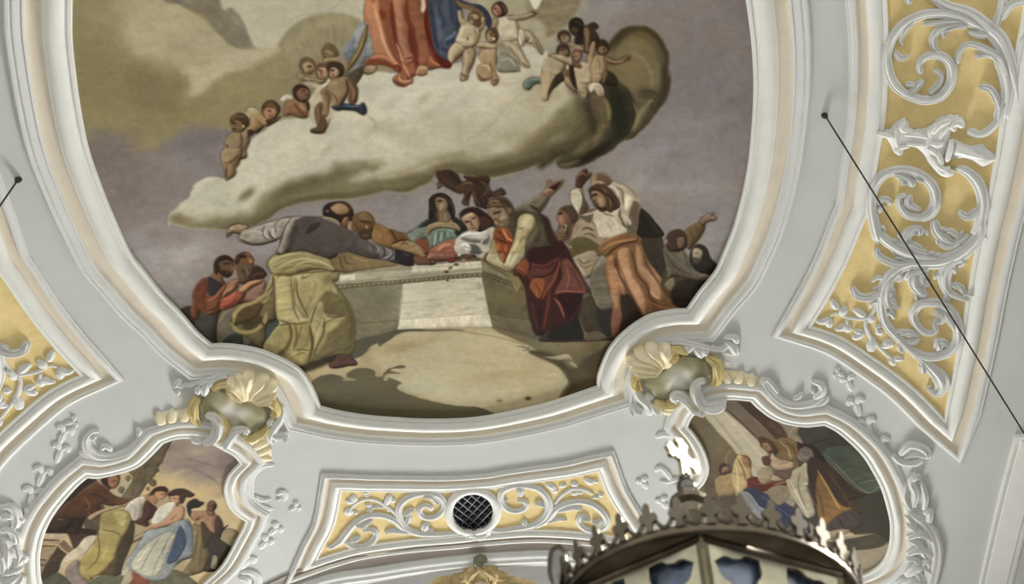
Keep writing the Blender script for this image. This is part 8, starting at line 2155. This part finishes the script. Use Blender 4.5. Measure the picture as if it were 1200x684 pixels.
def tracery(Q, T0, T1, B0, B1, n_, C, parent):
    """the pierced gilt plate of one window: a lattice of bars with trefoils between them."""
    w = np.linalg.norm(T1 - T0); h = np.linalg.norm((B0 + B1) / 2 - (T0 + T1) / 2)
    cu = bpy.data.curves.new('tracery_curve', 'CURVE')
    cu.dimensions = '2D'; cu.fill_mode = 'BOTH'; cu.extrude = .0022; cu.bevel_depth = .0012; cu.bevel_resolution = 1

    def spline(P):
        sp = cu.splines.new('POLY'); sp.points.add(len(P) - 1)
        for i, (x, y) in enumerate(P):
            sp.points[i].co = (x, y, 0, 1)
        sp.use_cyclic_u = True
    e = .001
    spline([(e, e), (w - e, e), (w - e, h - e), (e, h - e)])
    m = .016
    # openings: diamonds along the centre, trefoils at the sides
    c = w / 2
    y = .0
    row = 0
    while y + .10 < h:
        for cx, sg in ((w * .255, -1), (w * .745, 1)):
            spline(trefoil(cx, y + .037, .036, 90 + sg * 14))
        spline([(c, y + .054), (c + .030, y + .094), (c, y + .128), (c - .030, y + .094)])
        if row:
            spline([(c - .014, y + .006), (c + .014, y + .006), (c, y + .026)])
        for sg in (-1, 1):
            if y + .125 < h:
                spline([(c + sg * .050, y + .086), (c + sg * .074, y + .094), (c + sg * .076, y + .112), (c + sg * .052, y + .104)])
        y += .118; row += 1
    ob = bpy.data.objects.new('tmp', cu)
    COL.objects.link(ob)
    dg = bpy.context.evaluated_depsgraph_get()
    me = bpy.data.meshes.new_from_object(ob.evaluated_get(dg))
    bpy.data.objects.remove(ob); bpy.data.curves.remove(cu)
    V = []
    for v in me.vertices:
        u, vv = v.co.x / w, v.co.y / h
        V.append(Q(u, vv, v.co.z + .003) + C)
    F = [tuple(p.vertices) for p in me.polygons]
    bpy.data.meshes.remove(me)
    o = mk('tracery', V, F, M['gilt'], parent, smooth=False)
    return o


LEAN = 6.5
LANT_ROT = 6
CROSS_ROT = 143


def build_camera_and_light():
    cam = bpy.data.cameras.new('camera')
    cam.sensor_width = 36; cam.lens = FOC / 1200 * 36
    cam.clip_start = .05; cam.clip_end = 200
    co = bpy.data.objects.new('camera', cam); COL.objects.link(co)
    fwd = ray_dir(600, 342); fwd /= np.linalg.norm(fwd)
    r = ray_dir(700, 342) - ray_dir(600, 342); r /= np.linalg.norm(r)
    u = ray_dir(600, 242) - ray_dir(600, 342); u /= np.linalg.norm(u)
    m = Matrix(((r[0], u[0], -fwd[0], 0), (r[1], u[1], -fwd[1], 0), (r[2], u[2], -fwd[2], EYE), (0, 0, 0, 1)))
    co.matrix_world = m
    cam.dof.use_dof = True; cam.dof.focus_distance = 12; cam.dof.aperture_fstop = 6.5
    bpy.context.scene.camera = co
    # daylight: bright overcast entering low through the windows
    w = bpy.data.worlds.new('daylight'); bpy.context.scene.world = w
    w.use_nodes = True
    nt = w.node_tree
    bg = nt.nodes['Background']
    bg.inputs['Color'].default_value = (.97, .99, 1.0, 1); bg.inputs['Strength'].default_value = WORLD

    def area(name, loc, target, size, energy, color=(1, 1, 1), sy=None):
        l = bpy.data.lights.new(name, 'AREA'); l.energy = energy; l.size = size; l.color = color
        if sy: l.shape = 'RECTANGLE'; l.size_y = sy
        o = bpy.data.objects.new(name, l); COL.objects.link(o)
        o.location = loc
        d = Vector(target) - Vector(loc)
        o.rotation_euler = d.to_track_quat('-Z', 'Y').to_euler()
        return o
    for a in LIGHTS:
        area(*a)
    # narrow spot added to whiten the right side of the lantern crown
    l = bpy.data.lights.new('crown_spot', 'SPOT'); l.energy = 45000; l.spot_size = math.radians(3.0); l.spot_blend = .5; l.shadow_soft_size = .4; l.color = (1, .97, .9)
    o = bpy.data.objects.new('crown_spot', l); COL.objects.link(o); o.location = (8.8, 2.4, 6.8)
    o.rotation_euler = (Vector(at_px(962, 645, 1.15)) - Vector(o.location)).to_track_quat('-Z', 'Y').to_euler()
    v = bpy.context.scene.view_settings
    v.view_transform = 'Standard'; v.look = 'None'; v.gamma = 1; v.use_curve_mapping = False
    v.exposure = EXPO


WORLD = 2.0
EXPO = -0.14
LIGHTS = [('chancel_window', (2, 47, 2.5), (-2, 7, 12), 9, 26000, (1, .99, .96), 6),
          ('south_window', (8.8, 2.4, 6.8), (.6, 1.6, 2.4), 2.6, 220, (1, .98, .95), 4)]
M['lattice'] = metal('lattice_iron', (.10, .10, .11), .6)
M['knob'] = metal('aged_silver_brass', (.16, .145, .125), .25, .5)
M['brass_crest'] = metal('crest_brass', (.13, .105, .072), .42, .35)
M['brass_crest'].node_tree.nodes['Principled BSDF'].inputs['Metallic'].default_value = .7

build_setting()
build_frescoes()
build_panels()
build_cartouches()
build_ornaments()
build_wires()
build_chancel_cartouche()
build_lantern()
build_camera_and_light()
GROUPS = {'shell_cartouche': 'shell cartouches at the corners of the big fresco', 'rocaille_scroll': 'C-scrolls on the small frames', 'bellflower_garland': 'strings of bell flowers beside the small frames',
          'ribbed_edging': 'cream ribbed edgings beside the shell cartouches', 'medallion_fresco': 'small lobed frescoes below the big one', 'stucco_panel': 'ochre panels with white scrollwork',
          'waist_volute': 'volutes at the waists of the small frames', 'acanthus_spray': 'acanthus sprays outside the small frames', 'suspension_wire': 'wires hooked to the vault', 'painted_foliage': 'leaves painted on the chancel vault', 'fresco_frame': 'moulded frames round the frescoes'}
for o in COL.objects:
    if o.parent is None and o.name.split('.')[0] in GROUPS and 'label' in o.keys():
        o['group'] = GROUPS[o.name.split('.')[0]]
for o in ROOTS:
    del o['_o']
